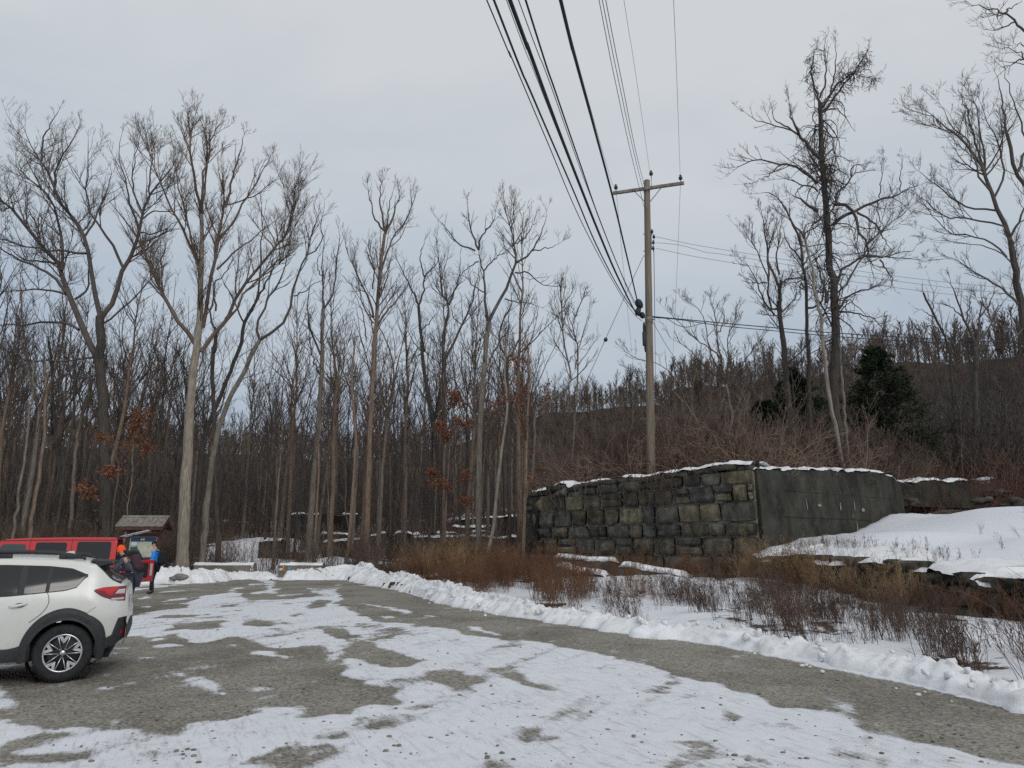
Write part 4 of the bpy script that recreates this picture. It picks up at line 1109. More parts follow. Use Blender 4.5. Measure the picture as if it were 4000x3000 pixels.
HERO_N = 0
def hero(name, label, Y, trunk, w, limbs, bark='bark_dark', crown='twig', dense=1.0, seed=1, cat='tree', up=.25, up2=.2, group=None, vines=0, leaves=None, lw=.55, side=0, sidet=(.3, 1), spread=.45, twl=1.0, ang=(28, 58), rtip=.0062):
    """trunk and limbs are traced on the photo and set at their own distance, limbs reaching towards and away from the viewer"""
    rng = np.random.RandomState(seed * 13 + 5)
    tr = np.array([on_y(u, v, Y) for u, v in trunk])
    gx, gy = tr[0][0], Y; gz = tz(gx, gy)
    if tr[0][2] > gz - .2:
        d = tr[0] - tr[1]; d = d / np.linalg.norm(d); k = min((tr[0][2] - gz + .35) / max(-d[2], .3), 14); foot = tr[0] + d * k; foot[1] = Y
        tr = np.concatenate([[foot], tr])
    else:
        tr[0][2] = gz - .35
    base = tr[0].copy(); base[2] += .35
    root = empty(name, base, 0, label, cat, group)
    tn = 26
    T = smooth_poly(tr, tn)
    px = (T[:, 1] * CP + (T[:, 2] - EYE) * SP) / FPX       # metres per photo pixel
    s = np.linspace(0, 1, tn)
    rt = (w[0] + (w[1] - w[0]) * s) * px / 2
    rt[0] *= 1.5; rt[1] *= 1.15
    # little wobble
    T[1:-1, 1] += .05 * rng.normal(0, 1, tn - 2)
    V, F = tubes_np(T[None], rt[None], 12)
    wob = 1 + .07 * fbm(V[:, 0] * 3, V[:, 1] * 3, V[:, 2] * .8, seed=seed % 40, oct=3)
    ctr = np.repeat(T, 12, axis=0); V = ctr + (V - ctr) * wob[:, None]
    o = mesh_np('trunk', V, F, M[bark]); child_at(o, root)
    # limbs
    pool_px = []; pool_Y = []
    def addpool(P):
        for p in P:
            d = p - np.array([0, 0, EYE]); f = d[1] * CP + d[2] * SP; upc = -d[1] * SP + d[2] * CP
            pool_px.append((2000 + FPX * d[0] / f, 1500 - FPX * upc / f)); pool_Y.append(p[1])
    addpool(T)
    LP, LR = [], []
    for li, lb in enumerate(limbs):
        ww = None
        if isinstance(lb, tuple) and len(lb) == 2 and isinstance(lb[1], (int, float)): lb, ww = lb
        pp = np.array(pool_px); d = np.hypot(pp[:, 0] - lb[0][0], pp[:, 1] - lb[0][1]); Ys = pool_Y[int(np.argmin(d))]
        sl = rng.uniform(-spread, spread); m = len(lb)
        P = []; run = 0; pr = on_y(*lb[0], Ys)
        for j, (u, v) in enumerate(lb):
            q0 = on_y(u, v, Ys)
            run = np.linalg.norm(q0 - pr)
            P.append(on_y(u, v, Ys + sl * run * (.6 + .4 * math.sin(j * 1.7 + li))))
        P = smooth_poly(P, 12)
        mpp = (P[:, 1] * CP + (P[:, 2] - EYE) * SP) / FPX
        w0 = ww * .92 if ww else max(3.0, lw * w[1])
        r = (w0 * (1 - np.linspace(0, 1, 12)) ** .8 + 1.0) * mpp / 2
        P[1:-1] += rng.normal(0, .035, (10, 3))
        LP.append(P); LR.append(r); addpool(P)
    parts = []
    if LP:
        LP, LR = np.array(LP), np.array(LR)
        parts.append(tubes_np(LP, LR, 7))
    else:
        LP, LR = np.zeros((0, 12, 3)), np.zeros((0, 12))
    tops = T[-12:][None]; tr_ = rt[-12:][None]
    src, sr = np.concatenate([LP, tops]), np.concatenate([LR, tr_])
    if side:
        ii = np.linspace(int(sidet[0] * (tn - 1)), int(sidet[1] * (tn - 1)), 12).astype(int)
        a, b = spawn(T[ii][None], rt[ii][None], rng, side, t0=0, t1=1, ang=(35, 75), lf=.35, up=up, n=7, lmin=1.2, lmax=4.5, wander=.15, taper=.5, rtip=rtip)
        parts.append(tubes_np(a, b, 4)); a = np.concatenate([a, a[:, -1:].repeat(0, 1)], 1)
        ex, er = a, b
    else: ex = None
    # tip of trunk continues
    a1, r1 = spawn(src, sr, rng, -1.15 * dense, t0=.22, ang=ang, lf=.42 * twl, up=up, n=7, lmin=.7, lmax=3.6, wander=.10, rtip=rtip)
    if len(src):
        # leaders carrying on past the traced ends
        tipd = unit(src[:, -1] - src[:, -3]); lead = []
        K = len(src); rep = 3; dd = np.repeat(tipd, rep, 0) + rng.normal(0, .28, (K * rep, 3)) + np.array([0, 0, up]); dd = unit(dd)
        st = np.repeat(src[:, -1], rep, 0); ln = rng.uniform(.35, .95, K * rep)
        q_ = np.zeros((K * rep, 7, 3)); q_[:, 0] = st
        for k in range(1, 7):
            dd = unit(dd + rng.normal(0, .13, dd.shape) + np.array([0, 0, .05])); q_[:, k] = q_[:, k - 1] + dd * (ln / 6)[:, None]
        rr_ = np.minimum(np.repeat(sr[:, -1], rep)[:, None], .02) * np.linspace(1, .45, 7)[None, :]
        a1 = np.concatenate([a1, q_]); r1 = np.concatenate([r1, rr_])
    if ex is not None: a1 = np.concatenate([a1, ex]); r1 = np.concatenate([r1, er])
    parts.append(tubes_np(a1, r1, 4))
    a2, r2 = spawn(a1, r1, rng, -2.9 * dense, t0=.12, ang=(25, 60), lf=.50 * twl, up=up2, n=5, lmin=.3, lmax=1.6, wander=.10, rtip=rtip * .85)
    parts.append(tubes_np(a2, r2, 3))
    a3, r3 = spawn(a2, r2, rng, -4.2 * dense, t0=.15, ang=(25, 60), lf=.55, up=up2 * .7, n=4, lmin=.18, lmax=.8, wander=.10, rtip=rtip * .7)
    parts.append(tubes_np(a3, r3, 3))
    if vines:
        # tangled hanging vines round the trunk and out on the limbs
        ii = np.linspace(tn // 3, tn - 1, 12).astype(int)
        vs = np.concatenate([T[ii][None].repeat(3, 0), LP[:vines]]) ; vr = np.concatenate([rt[ii][None].repeat(3, 0), LR[:vines]])
        b1, q1 = spawn(vs, vr, rng, 40, t0=.05, ang=(40, 95), lf=.22, up=-.15, n=9, lmin=.8, lmax=2.8, wander=.42, rtip=.009, curl_up=-.28, taper=.3)
        parts.append(tubes_np(b1, q1, 3))
        b2, q2 = spawn(b1, q1, rng, 4.0, t0=.1, ang=(30, 90), lf=.5, up=-.1, n=6, lmin=.3, lmax=1.2, wander=.5, rtip=.007, curl_up=-.2)
        V, F = merge([tubes_np(b1, q1, 3), tubes_np(b2, q2, 3)])
        parts.pop()
        child_at(mesh_np('vines', V, F, M['twig']), root)
    V, F = merge([p for p in parts if len(p[0])])
    child_at(mesh_np('crown', V, F, M[crown]), root)
    if leaves:
        dens, lo, hi, size = leaves
        z2 = a2[:, 2, 2]; sel = (z2 > lo) & (z2 < hi)
        if sel.any():
            V, F = leaf_cards(a2[sel], rng, dens, size)
            child_at(mesh_np('dry_leaves', V, F, M['leaf_rust'], smooth=False), root)
    return root, (T, rt, LP, LR)

# ---------------- left group
hero('forked_tree', 'big dark tree at far left forking low into two spreading limbs', 41,
     zB([(765, 1480), (758, 1000), (748, 700), (738, 450), (722, 290), (715, 180)]) + zA([(597, 1430), (592, 1330), (590, 1262)]), (46, 30), [
         (zA([(585, 1530), (520, 1400), (470, 1290), (400, 1130), (350, 960), (280, 880), (130, 690), (60, 620), (0, 570), (-60, 470)]), 27),
         (zA([(590, 1262), (545, 1060), (515, 860), (490, 780), (430, 680), (330, 560), (318, 490), (240, 340), (180, 240), (130, 130)]), 20),
         (zA([(592, 1270), (650, 1200), (700, 1070), (730, 980), (790, 870), (820, 760), (850, 650), (870, 560), (940, 480), (1030, 370), (1050, 310)]), 21),
         (zA([(730, 985), (690, 900), (650, 820), (570, 710), (520, 620), (505, 500), (520, 350), (520, 200)]), 11),
         (zA([(365, 990), (375, 870), (345, 720), (315, 590), (250, 520), (150, 430), (80, 360)]), 12),
         (zA([(320, 545), (320, 440), (340, 370), (385, 290), (440, 200), (470, 130)]), 9), (zA([(243, 345), (250, 230), (300, 120), (350, 40)]), 8),
         (zA([(465, 1340), (380, 1300), (250, 1295), (120, 1310), (0, 1310), (-100, 1290)]), 11), (zA([(390, 1120), (300, 1020), (180, 950), (80, 910), (0, 860), (-90, 800)]), 13),
         (zA([(325, 950), (240, 935), (150, 930), (80, 880), (0, 830)]), 8), (zA([(385, 1130), (290, 1110), (160, 1100), (50, 1115), (-60, 1130)]), 9),
         (zA([(505, 890), (420, 880), (290, 870), (180, 850), (60, 820), (-40, 800)]), 9), (zA([(440, 1160), (490, 1130), (520, 1060), (520, 960), (540, 880)]), 9),
         (zA([(570, 1500), (400, 1522), (180, 1522), (100, 1500), (0, 1430), (-60, 1380)]), 7), (zA([(612, 1300), (680, 1250), (780, 1160), (880, 1060), (965, 925)]), 8),
         (zA([(500, 790), (560, 690), (600, 580), (640, 480), (650, 380)]), 8), (zA([(820, 765), (760, 560), (740, 450), (700, 300), (720, 180)]), 8), (zA([(835, 690), (890, 650), (1000, 640), (1090, 630)]), 6),
         (zA([(800, 860), (850, 820), (930, 790), (1000, 760), (1060, 690)]), 7), (zA([(820, 770), (900, 775), (980, 740), (1080, 680)]), 6), (zA([(845, 655), (800, 560), (780, 450), (800, 330), (830, 170)]), 7), (zA([(880, 540), (885, 430), (895, 330), (890, 220)]), 6),
         (zB([(725, 300), (600, 330), (480, 300), (400, 380), (310, 380)]), 5)],
     bark='bark_dark', seed=3, dense=1.2, leaves=(14, 4.2, 7.6, .16), side=3, sidet=(.15, .85))
hero('pale_trunk_tree', 'tallest left tree with pale furrowed trunk right of the kiosk and narrow fan of limbs', 38.5,
     zB([(1318, 1500), (1330, 1200), (1350, 900), (1362, 700), (1380, 420), (1395, 250), (1420, 100)]) + zA([(1160, 1440), (1178, 1250), (1182, 1000), (1188, 800), (1187, 660)]), (48, 14), [
         (zA([(1187, 660), (1195, 450), (1230, 330), (1250, 200), (1300, 120)]), 11), (zA([(1185, 640), (1160, 540), (1130, 350), (1118, 200), (1110, 60)]), 12),
         (zA([(1160, 1440), (1100, 1350), (1040, 1270), (960, 1120), (900, 1000), (840, 850), (760, 720), (700, 640), (630, 560)]), 18),
         (zA([(1180, 960), (1130, 870), (1050, 700), (1000, 610), (940, 480), (900, 350), (890, 280)]), 11), (zA([(1165, 930), (1110, 750), (1070, 560), (1040, 430), (1050, 320)]), 9),
         (zA([(1195, 1330), (1220, 1150), (1270, 900), (1298, 750), (1320, 620), (1310, 500), (1300, 330)]), 16), (zA([(1325, 620), (1360, 480), (1400, 330), (1430, 230), (1440, 190)]), 10),
         (zA([(1292, 800), (1360, 720), (1440, 580), (1520, 450), (1600, 310)]), 9), (zA([(1330, 605), (1420, 580), (1500, 550), (1590, 480), (1640, 430)]), 6), (zA([(1278, 985), (1360, 900), (1450, 830), (1560, 740), (1640, 680)]), 8),
         (zA([(1185, 1470), (1230, 1400), (1320, 1300), (1400, 1150), (1480, 1030), (1600, 880), (1680, 780), (1740, 640), (1740, 520)]), 16),
         (zA([(1300, 1330), (1370, 1250), (1450, 1120), (1560, 1010), (1660, 900), (1720, 750), (1790, 640)]), 9), (zA([(1270, 1230), (1265, 1080), (1330, 1010), (1380, 900)]), 8), (zA([(960, 1120), (900, 1060), (880, 980), (900, 880)]), 5),
         (zA([(1190, 640), (1215, 450), (1220, 300), (1210, 120)]), 8)],
     bark='bark_light', crown='twig_brown', seed=7, dense=1.4, up=.34, up2=.3, ang=(20, 42))
hero('leaning_tree', 'slender pale trunk leaning right with a crooked dark top, right of the tall pale trunk', 40,
     zB([(1478, 1400), (1500, 1150), (1522, 1000), (1560, 760), (1610, 580), (1650, 480), (1700, 380), (1770, 260)]) + zA([(1468, 1515), (1530, 1400)]), (27, 15), [
         (zA([(1530, 1400), (1580, 1365), (1640, 1335), (1700, 1230), (1730, 1080), (1770, 980), (1800, 900), (1850, 750), (1870, 690), (1850, 640)]), 12),
         (zA([(1530, 1400), (1522, 1300), (1580, 1150), (1650, 1050), (1700, 900), (1715, 800)]), 10), (zA([(1730, 1140), (1800, 1110), (1850, 1070), (1930, 1030)]), 5), (zA([(1800, 900), (1850, 880), (1900, 800), (1890, 700), (1930, 640)]), 5)],
     bark='bark_grey', seed=9, dense=.8)
hero('upright_dark_tree', 'dark trunk rising just behind the leaning tree, forking high', 46,
     zB([(1420, 1400), (1440, 1000), (1480, 720), (1560, 520), (1620, 380), (1690, 200), (1740, 60)]) + zA([(1440, 1300), (1500, 1190)]), (20, 12), [
         (zA([(1500, 1190), (1560, 1070), (1620, 960), (1660, 850)]), 9), (zA([(1500, 1190), (1530, 1070), (1540, 900), (1545, 720), (1540, 600)]), 8), (zA([(1440, 1300), (1380, 1180), (1330, 1080), (1290, 1000)]), 7)], seed=12, dense=.8)
hero('straight_dark_tree', 'dark straight trunk close behind the pale tall one', 44, zB([(1560, 1300), (1545, 900), (1540, 600), (1530, 300), (1540, 80)]) + zA([(1265, 1480), (1270, 1350)]), (22, 12),
     [(zA([(1270, 1370), (1240, 1250), (1260, 1100), (1240, 980)]), 8), (zA([(1270, 1370), (1350, 1240), (1400, 1120), (1420, 1000)]), 8)], seed=15, dense=.8)
# slim pale stems at far left behind the red car
hero('slim_tree', 'slim leaning pinkish stem behind the red car, right one of the pair', 36, zB([(210, 1500), (240, 1300), (285, 1000), (310, 800), (325, 640), (330, 420), (325, 200)]), (16, 8), [(zB([(322, 640), (260, 480), (210, 330), (160, 150), (120, 0)]), 5), (zB([(320, 870), (360, 820), (400, 760)]), 3)], bark='bark_brown', seed=17, dense=.6)
hero('slim_tree', 'slim leaning grey stem behind the red car, leftmost in the photo', 37, zB([(85, 1500), (120, 1250), (160, 1000), (190, 800), (210, 600), (235, 450), (240, 200)]), (12, 7), [(zB([(238, 460), (200, 300), (170, 100), (150, -60)]), 5), (zB([(140, 1180), (200, 1120), (240, 1040)]), 3)], bark='bark_grey', seed=18, dense=.6)
hero('mid_tree', 'bare grey tree in the woods above the middle of the red car roof', 44, zB([(500, 1490), (520, 1200), (540, 950), (560, 750), (600, 560)]) + zB([(640, 420), (650, 260)]), (17, 9), [(zB([(610, 540), (560, 420), (500, 260), (470, 100)]), 6), (zB([(640, 420), (690, 300), (700, 150)]), 5)], bark='bark_grey', seed=19, dense=.8)
hero('mid_tree', 'dark bare tree between the slim stems and the big forked tree', 47, zB([(420, 1480), (430, 1100), (400, 700), (380, 500), (375, 250), (350, 60)]) , (17, 9), [(zB([(378, 480), (430, 350), (420, 150), (430, 0)]), 7), (zB([(380, 520), (300, 430), (250, 330), (200, 180), (190, 20)]), 7)], seed=20, dense=.9)
# ---------------- centre group
hero('yforked_tree', 'dark tree with a tall upright Y crown, left of the brown trunk in the middle', 45,
     zD([(380, 1540), (400, 1250), (420, 1000), (440, 780), (455, 550), (475, 250), (478, 60)]) + zC([(95, 1250), (103, 1010)]), (27, 13), [
         (zC([(103, 1010), (100, 820), (100, 660), (112, 560)]), 9), (zC([(105, 1010), (150, 930), (180, 850), (190, 700), (205, 560), (203, 490)]), 8), (zC([(85, 1300), (30, 1160), (0, 1050), (10, 900), (40, 780)]), 9), (zC([(100, 820), (60, 700), (95, 640)]), 5), (zD([(470, 330), (400, 150), (385, 0)]), 8)],
     bark='bark_grey', seed=21, dense=.85)
hero('broom_topped_tree', 'tall brown trunk in the middle of the woods with high broom-like top', 42,
     zD([(792, 1560), (800, 1350), (812, 1000), (820, 700), (838, 400), (850, 100)]) + zC([(445, 1150), (455, 960), (470, 790), (485, 660), (502, 520)]), (24, 11), [
         (zC([(502, 520), (540, 450), (580, 330), (605, 220)]), 9), (zC([(500, 500), (440, 420), (415, 330), (390, 200)]), 8), (zC([(500, 500), (490, 400), (470, 290), (490, 160)]), 9), (zC([(505, 510), (520, 400), (540, 300), (560, 230)]), 7),
         (zC([(480, 760), (520, 640), (560, 540), (640, 440), (690, 300), (705, 250)]), 8), (zC([(430, 1060), (380, 900), (320, 780), (260, 640), (250, 560)]), 9), (zC([(440, 1130), (520, 1020), (600, 920), (655, 850), (690, 790)]), 9), (zC([(430, 1100), (370, 1000), (340, 870), (320, 760)]), 6),
         (zC([(425, 880), (435, 750), (410, 640), (420, 560)]), 6)],
     bark='bark_brown', crown='twig_brown', seed=23, dense=1.2, up=.34, ang=(20, 45))
hero('wavy_tree', 'thin wavy pale stem joined low to a brown trunk left of the middle', 41,
     zD([(655, 1600), (680, 1380), (700, 1100), (715, 850), (718, 720), (700, 520), (690, 300), (710, 80)]), (16, 7), [(zD([(665, 1400), (640, 1200), (645, 1000), (600, 880), (520, 830), (450, 815)]), 5), (zD([(718, 900), (780, 840)]), 4), (zC([(385, 1200), (350, 1000), (300, 900)]), 5)], bark='bark_brown', seed=25, dense=.6)
hero('crooked_tree', 'dark crooked tree with a slim two-way fork right of the broom-topped one', 46,
     zD([(1330, 1250), (1310, 900), (1270, 620), (1215, 300), (1190, 60)]) + zC([(760, 1300), (735, 1160), (722, 990)]), (19, 11), [
         (zC([(722, 985), (690, 900), (650, 830), (600, 720), (560, 640)]), 8), (zC([(722, 985), (755, 900), (760, 800), (840, 715), (850, 650)]), 8), (zC([(760, 800), (730, 680), (760, 560)]), 6), (zC([(735, 1150), (800, 1080), (850, 1020)]), 5)], seed=27, dense=.9)
hero('wide_v_tree', 'dark tree with a wide V of two limbs in the centre of the treeline', 45,
     zD([(1350, 1300), (1350, 900), (1352, 500), (1355, 190)]) + zC([(888, 1340)]), (20, 15), [
         (zC([(888, 1340), (880, 1240), (900, 1110), (920, 980), (870, 900), (857, 750), (840, 560)]), 12), (zC([(890, 1340), (960, 1200), (1040, 1030), (1080, 900), (1110, 770)]), 11), (zC([(920, 980), (960, 880), (990, 760), (992, 650)]), 8), (zC([(900, 985), (830, 960)]), 4), (zC([(1000, 1110), (950, 1060), (930, 1000)]), 4)], seed=29, dense=.85)
hero('tall_grey_tree', 'tall straight grey tree with yellow lichen and wide wavy crown left of the stone wall', 37,
     zD([(1605, 1540), (1602, 1300), (1605, 1000), (1612, 700), (1628, 450), (1645, 200)]) + zC([(1150, 1400), (1158, 1250), (1175, 1090)]), (26, 17), [
         (zC([(1172, 1090), (1152, 980), (1152, 820), (1125, 700), (1112, 620)]), 13), (zC([(1112, 625), (1118, 560), (1160, 500), (1200, 450), (1220, 380)]), 8), (zC([(1112, 625), (1080, 540), (1050, 430), (1042, 300)]), 8), (zC([(1090, 630), (1000, 590), (940, 540), (880, 460), (840, 420)]), 7),
         (zC([(1178, 1085), (1220, 1000), (1280, 900), (1330, 780), (1350, 705), (1342, 600), (1320, 500), (1290, 380), (1275, 300)]), 14), (zC([(1350, 710), (1450, 640), (1500, 550), (1535, 460), (1550, 380)]), 8), (zC([(1460, 630), (1560, 610), (1640, 580)]), 5),
         (zC([(1345, 770), (1440, 780), (1500, 830), (1560, 860), (1640, 862)]), 6), (zC([(1280, 940), (1340, 960), (1440, 970), (1520, 1000)]), 5), (zC([(1140, 760), (1220, 680), (1300, 620)]), 6), (zC([(1150, 900), (1080, 860), (1030, 800), (990, 790)]), 5),
         (zC([(1330, 600), (1380, 560), (1430, 520), (1470, 440)]), 5), (zC([(1112, 700), (1040, 740), (980, 800)]), 5), (zC([(1320, 500), (1340, 420), (1335, 340)]), 5)],
     bark='bark_grey', seed=31, dense=1.25, side=2, up=.22)
hero('bent_tree', 'dark crooked tree behind and right of the tall grey lichen tree', 43,
     zC([(1300, 1659), (1296, 1400), (1292, 1340)]), (15, 11), [(zC([(1292, 1345), (1350, 1250), (1390, 1150), (1400, 1060)]), 9), (zC([(1294, 1345), (1255, 1240), (1260, 1100), (1320, 980), (1320, 880)]), 8), (zC([(1180, 1340), (1240, 1230), (1300, 1140), (1310, 1000)]), 8)], seed=33, dense=.9)
hero('slim_pale_tree', 'thin pale tree leaning right out of red weeds left of the stone wall', 35, zD([(1680, 1540), (1710, 1400), (1740, 1100), (1775, 800), (1800, 640), (1810, 480), (1790, 300), (1800, 100)]), (15, 7), [(zD([(1800, 640), (1740, 560), (1690, 400)]), 4), (zD([(1775, 870), (1850, 870), (1920, 880)]), 3), (zD([(1810, 440), (1900, 220), (1960, 60)]), 5)], bark='bark_light', crown='twig_red', seed=35, dense=.8, leaves=(10, 4, 9, .11), twl=.9)
hero('red_brown_tree', 'reddish brown straight trunk touching the left end of the stone wall', 32.6, zD([(1925, 1640), (1930, 1400), (1938, 1200), (1945, 900), (1955, 620), (1965, 380), (1960, 120)]), (16, 7), [(zD([(1955, 620), (2010, 560), (2080, 500)]), 4), (zD([(1955, 640), (1900, 560), (1840, 520), (1780, 540)]), 4), (zD([(1950, 860), (1980, 960), (2010, 1000)]), 3), (zC([(1735, 1400), (1760, 1250), (1800, 1120), (1830, 1000)]), 4)], bark='bark_brown', crown='twig_red', seed=37, dense=.9, leaves=(13, 4.2, 10.5, .11), side=4)
hero('thin_pair_tree', 'thin grey stem just right of the reddish trunk, rising behind the wall end', 38, zD([(1985, 1200), (2000, 900), (2010, 720), (2022, 560)]) + zC([(1700, 1500), (1688, 1340), (1660, 1200), (1650, 1000), (1642, 880)]), (11, 5), [(zC([(1690, 1360), (1730, 1300), (1800, 1240)]), 3), (zC([(1655, 1150), (1620, 1050), (1600, 950)]), 4), (zC([(1650, 1000), (1700, 930), (1720, 880)]), 4)], bark='bark_grey', seed=39, dense=1.1)
hero('thin_pair_tree', 'thin curving grey stem, the one nearest the open sky left of the utility pole', 40, zC([(1740, 1659), (1752, 1480), (1752, 1250), (1720, 1120), (1760, 1000), (1790, 930)]), (9, 4), [(zC([(1752, 1250), (1790, 1170), (1820, 1080)]), 3), (zC([(1735, 1060), (1710, 960), (1740, 900)]), 3)], bark='bark_grey', seed=41, dense=1.1)
hero('beech_sapling', 'small beech with rust leaves right of centre in front of the stepped ruin', 40, zD([(1360, 1500), (1368, 1250), (1385, 1000), (1395, 800), (1410, 640), (1430, 480)]), (7, 3), [(zD([(1370, 1220), (1320, 1120), (1290, 1060)]), 2), (zD([(1372, 1150), (1430, 1100), (1470, 1060)]), 2), (zD([(1368, 1300), (1430, 1240), (1510, 1230)]), 2), (zD([(1390, 900), (1350, 820), (1340, 740)]), 2), (zD([(1400, 760), (1450, 700), (1490, 680)]), 2)], bark='bark_brown', crown='twig_red', seed=43, dense=1.4, leaves=(22, 2, 12, .10))
hero('oak_sapling', 'bushy oak sapling with rust leaves beneath the big forked tree', 38.5, zB([(900, 1480), (930, 1200), (950, 1000), (960, 800), (975, 600)]), (7, 3), [(zB([(930, 1200), (860, 1100), (800, 1050)]), 2), (zB([(940, 1050), (1000, 930), (1040, 880)]), 2), (zB([(950, 950), (880, 850), (820, 800)]), 2), (zB([(960, 800), (1000, 700), (1030, 620)]), 2)], bark='bark_brown', crown='twig_brown', seed=44, dense=1.5, leaves=(16, 2, 9, .12))
# ---------------- right group
hero('vine_clad_tree', 'tallest tree on the right, trunk draped in hanging vines, twisted limbs both sides', 36,
     zF([(855, 1420), (835, 1250), (800, 1000), (795, 850), (812, 600), (805, 300), (795, 120)]) + zE([(738, 1600), (728, 1400), (715, 1290), (700, 1150), (690, 1000), (678, 850), (672, 650), (668, 500)]), (42, 15), [
         (zE([(668, 500), (650, 440), (612, 330), (625, 240), (640, 150)]), 10), (zE([(685, 560), (740, 500), (790, 440), (825, 380), (900, 280), (980, 160)]), 10), (zE([(690, 530), (740, 440), (800, 370), (870, 320), (960, 330), (1010, 350)]), 8),
         (zE([(668, 860), (600, 780), (530, 700), (500, 630), (470, 570), (465, 480)]), 15), (zE([(545, 720), (440, 650), (370, 600), (360, 540)]), 8), (zE([(520, 700), (390, 650), (270, 620), (180, 560)]), 6), (zE([(668, 470), (700, 380), (710, 250), (700, 120)]), 8), (zE([(720, 480), (760, 330), (770, 200), (770, 110)]), 7),
         (zG([(690, 280), (650, 225), (560, 160), (470, 110), (400, 92), (330, 100), (200, 60), (100, 62), (0, 92), (-60, 130), (-110, 180)]), 11), (zG([(370, 100), (280, 170), (180, 230), (100, 270)]), 6), (zG([(700, 350), (620, 305), (560, 295), (500, 260), (400, 240), (300, 235)]), 7), (zG([(560, 300), (500, 360), (470, 440)]), 5),
         (zG([(700, 530), (640, 500), (540, 430), (440, 380)]), 14),
         (zG([(840, 660), (900, 600), (1010, 545), (1120, 490), (1250, 425), (1400, 395), (1500, 340), (1659, 285)]), 15), (zG([(860, 470), (940, 470), (1020, 540), (1065, 640), (1090, 740), (1160, 860), (1170, 960), (1230, 1050), (1300, 1100)]), 14),
         (zG([(1060, 545), (1160, 590), (1260, 700), (1330, 820), (1410, 920)]), 9), (zG([(850, 580), (880, 520), (960, 470)]), 6), (zG([(860, 470), (890, 360), (1000, 250), (1010, 215), (1090, 170), (1210, 155)]), 9), (zG([(1010, 215), (1000, 160), (1040, 110), (1130, 95)]), 6),
         (zG([(870, 1220), (910, 1100), (1000, 1020), (1150, 955), (1300, 955), (1400, 935), (1590, 895), (1610, 850)]), 11), (zG([(1150, 955), (1350, 960), (1480, 965), (1640, 985)]), 6), (zG([(890, 1280), (960, 1200), (1060, 1030), (1140, 880), (1200, 790), (1400, 620), (1600, 470)]), 7),
         (zG([(895, 1440), (960, 1350), (1050, 1280), (1190, 1245), (1300, 1170), (1330, 1140)]), 9), (zG([(1270, 980), (1340, 1080), (1390, 1160), (1380, 1230), (1300, 1280)]), 6), (zG([(1270, 410), (1285, 280), (1295, 60)]), 4), (zG([(1460, 350), (1465, 200), (1480, 60)]), 4),
         (zG([(900, 1470), (1050, 1470), (1180, 1510), (1260, 1560), (1310, 1650)]), 7), (zG([(1250, 440), (1255, 540), (1290, 660), (1310, 720)]), 5), (zG([(780, 1380), (770, 1280), (700, 1050), (640, 900)]), 12)],
     bark='bark_dark', crown='twig', seed=51, dense=1.4, vines=3, side=6, sidet=(.35, .9), up=.14, up2=.12)
hero('double_stem_tree', 'bare pale-barked stem leaning across just left of the vine-clad tree', 34.5,
     zF([(840, 1330), (800, 1120), (770, 950), (740, 750), (725, 600), (715, 450), (690, 330), (665, 240), (655, 100)]) + zG([(600, 870), (580, 790)]), (18, 9), [
         (zG([(580, 790), (500, 680), (430, 580), (370, 480), (330, 400)]), 8), (zG([(590, 790), (640, 680), (700, 560)]), 5), (zG([(530, 730), (550, 860), (545, 1000)]), 5)], bark='bark_light', crown='twig', seed=53, dense=1.0)
hero('side_stem_tree', 'pale stem forking right beside the foot of the vine-clad tree', 35.2, zF([(895, 1350), (880, 1200), (870, 1050), (855, 850), (845, 700), (830, 560)]), (15, 8), [(zF([(850, 750), (900, 640), (980, 560), (1050, 470)]), 6)], bark='bark_grey', seed=54, dense=.8)
hero('dense_twig_tree', 'bushy fine-twigged tree left of the vine-clad one, behind the utility wires', 38,
     zF([(490, 1000), (470, 780), (455, 600), (430, 430), (420, 300)]) + zG([(350, 1450), (340, 1250), (360, 1190)]), (30, 13), [
         (zG([(345, 1250), (300, 1150), (240, 1000), (215, 800), (195, 640), (170, 520)]), 11), (zG([(350, 1440), (270, 1430), (235, 1250), (225, 1120), (160, 950), (90, 830), (20, 720)]), 9), (zG([(240, 1180), (235, 1000), (250, 860), (300, 700), (320, 560)]), 8), (zG([(360, 1195), (420, 1160), (540, 1150), (620, 1130)]), 7),
         (zG([(345, 1120), (320, 950), (340, 820), (360, 640)]), 7), (zG([(300, 1500), (200, 1370), (130, 1180), (60, 1050), (-20, 980)]), 8), (zG([(230, 1200), (120, 1190), (20, 1150)]), 5), (zG([(350, 1480), (450, 1380), (520, 1290), (560, 1250)]), 6)],
     bark='bark_dark', crown='twig', seed=55, dense=1.9, side=10, sidet=(.2, 1), up=.18)
hero('dense_twig_tree', 'dark stem between the fine-twigged tree and the vine-clad one', 39,
     zF([(630, 900), (625, 700), (615, 500), (610, 300), (600, 120)]) + zG([(580, 1200), (555, 1000), (545, 860)]), (20, 9), [
         (zG([(575, 1240), (540, 1200), (540, 1300), (500, 1390)]), 6), (zG([(560, 1050), (620, 960), (700, 900), (780, 830)]), 6), (zG([(550, 1000), (480, 900), (400, 800), (380, 700)]), 7), (zG([(545, 860), (480, 700), (420, 560), (350, 430), (230, 350), (150, 370)]), 9), (zG([(600, 1430), (720, 1380), (760, 1250), (740, 1100), (680, 980)]), 9)],
     bark='bark_dark', crown='twig', seed=57, dense=1.4, side=9, sidet=(.2, 1), up=.18)
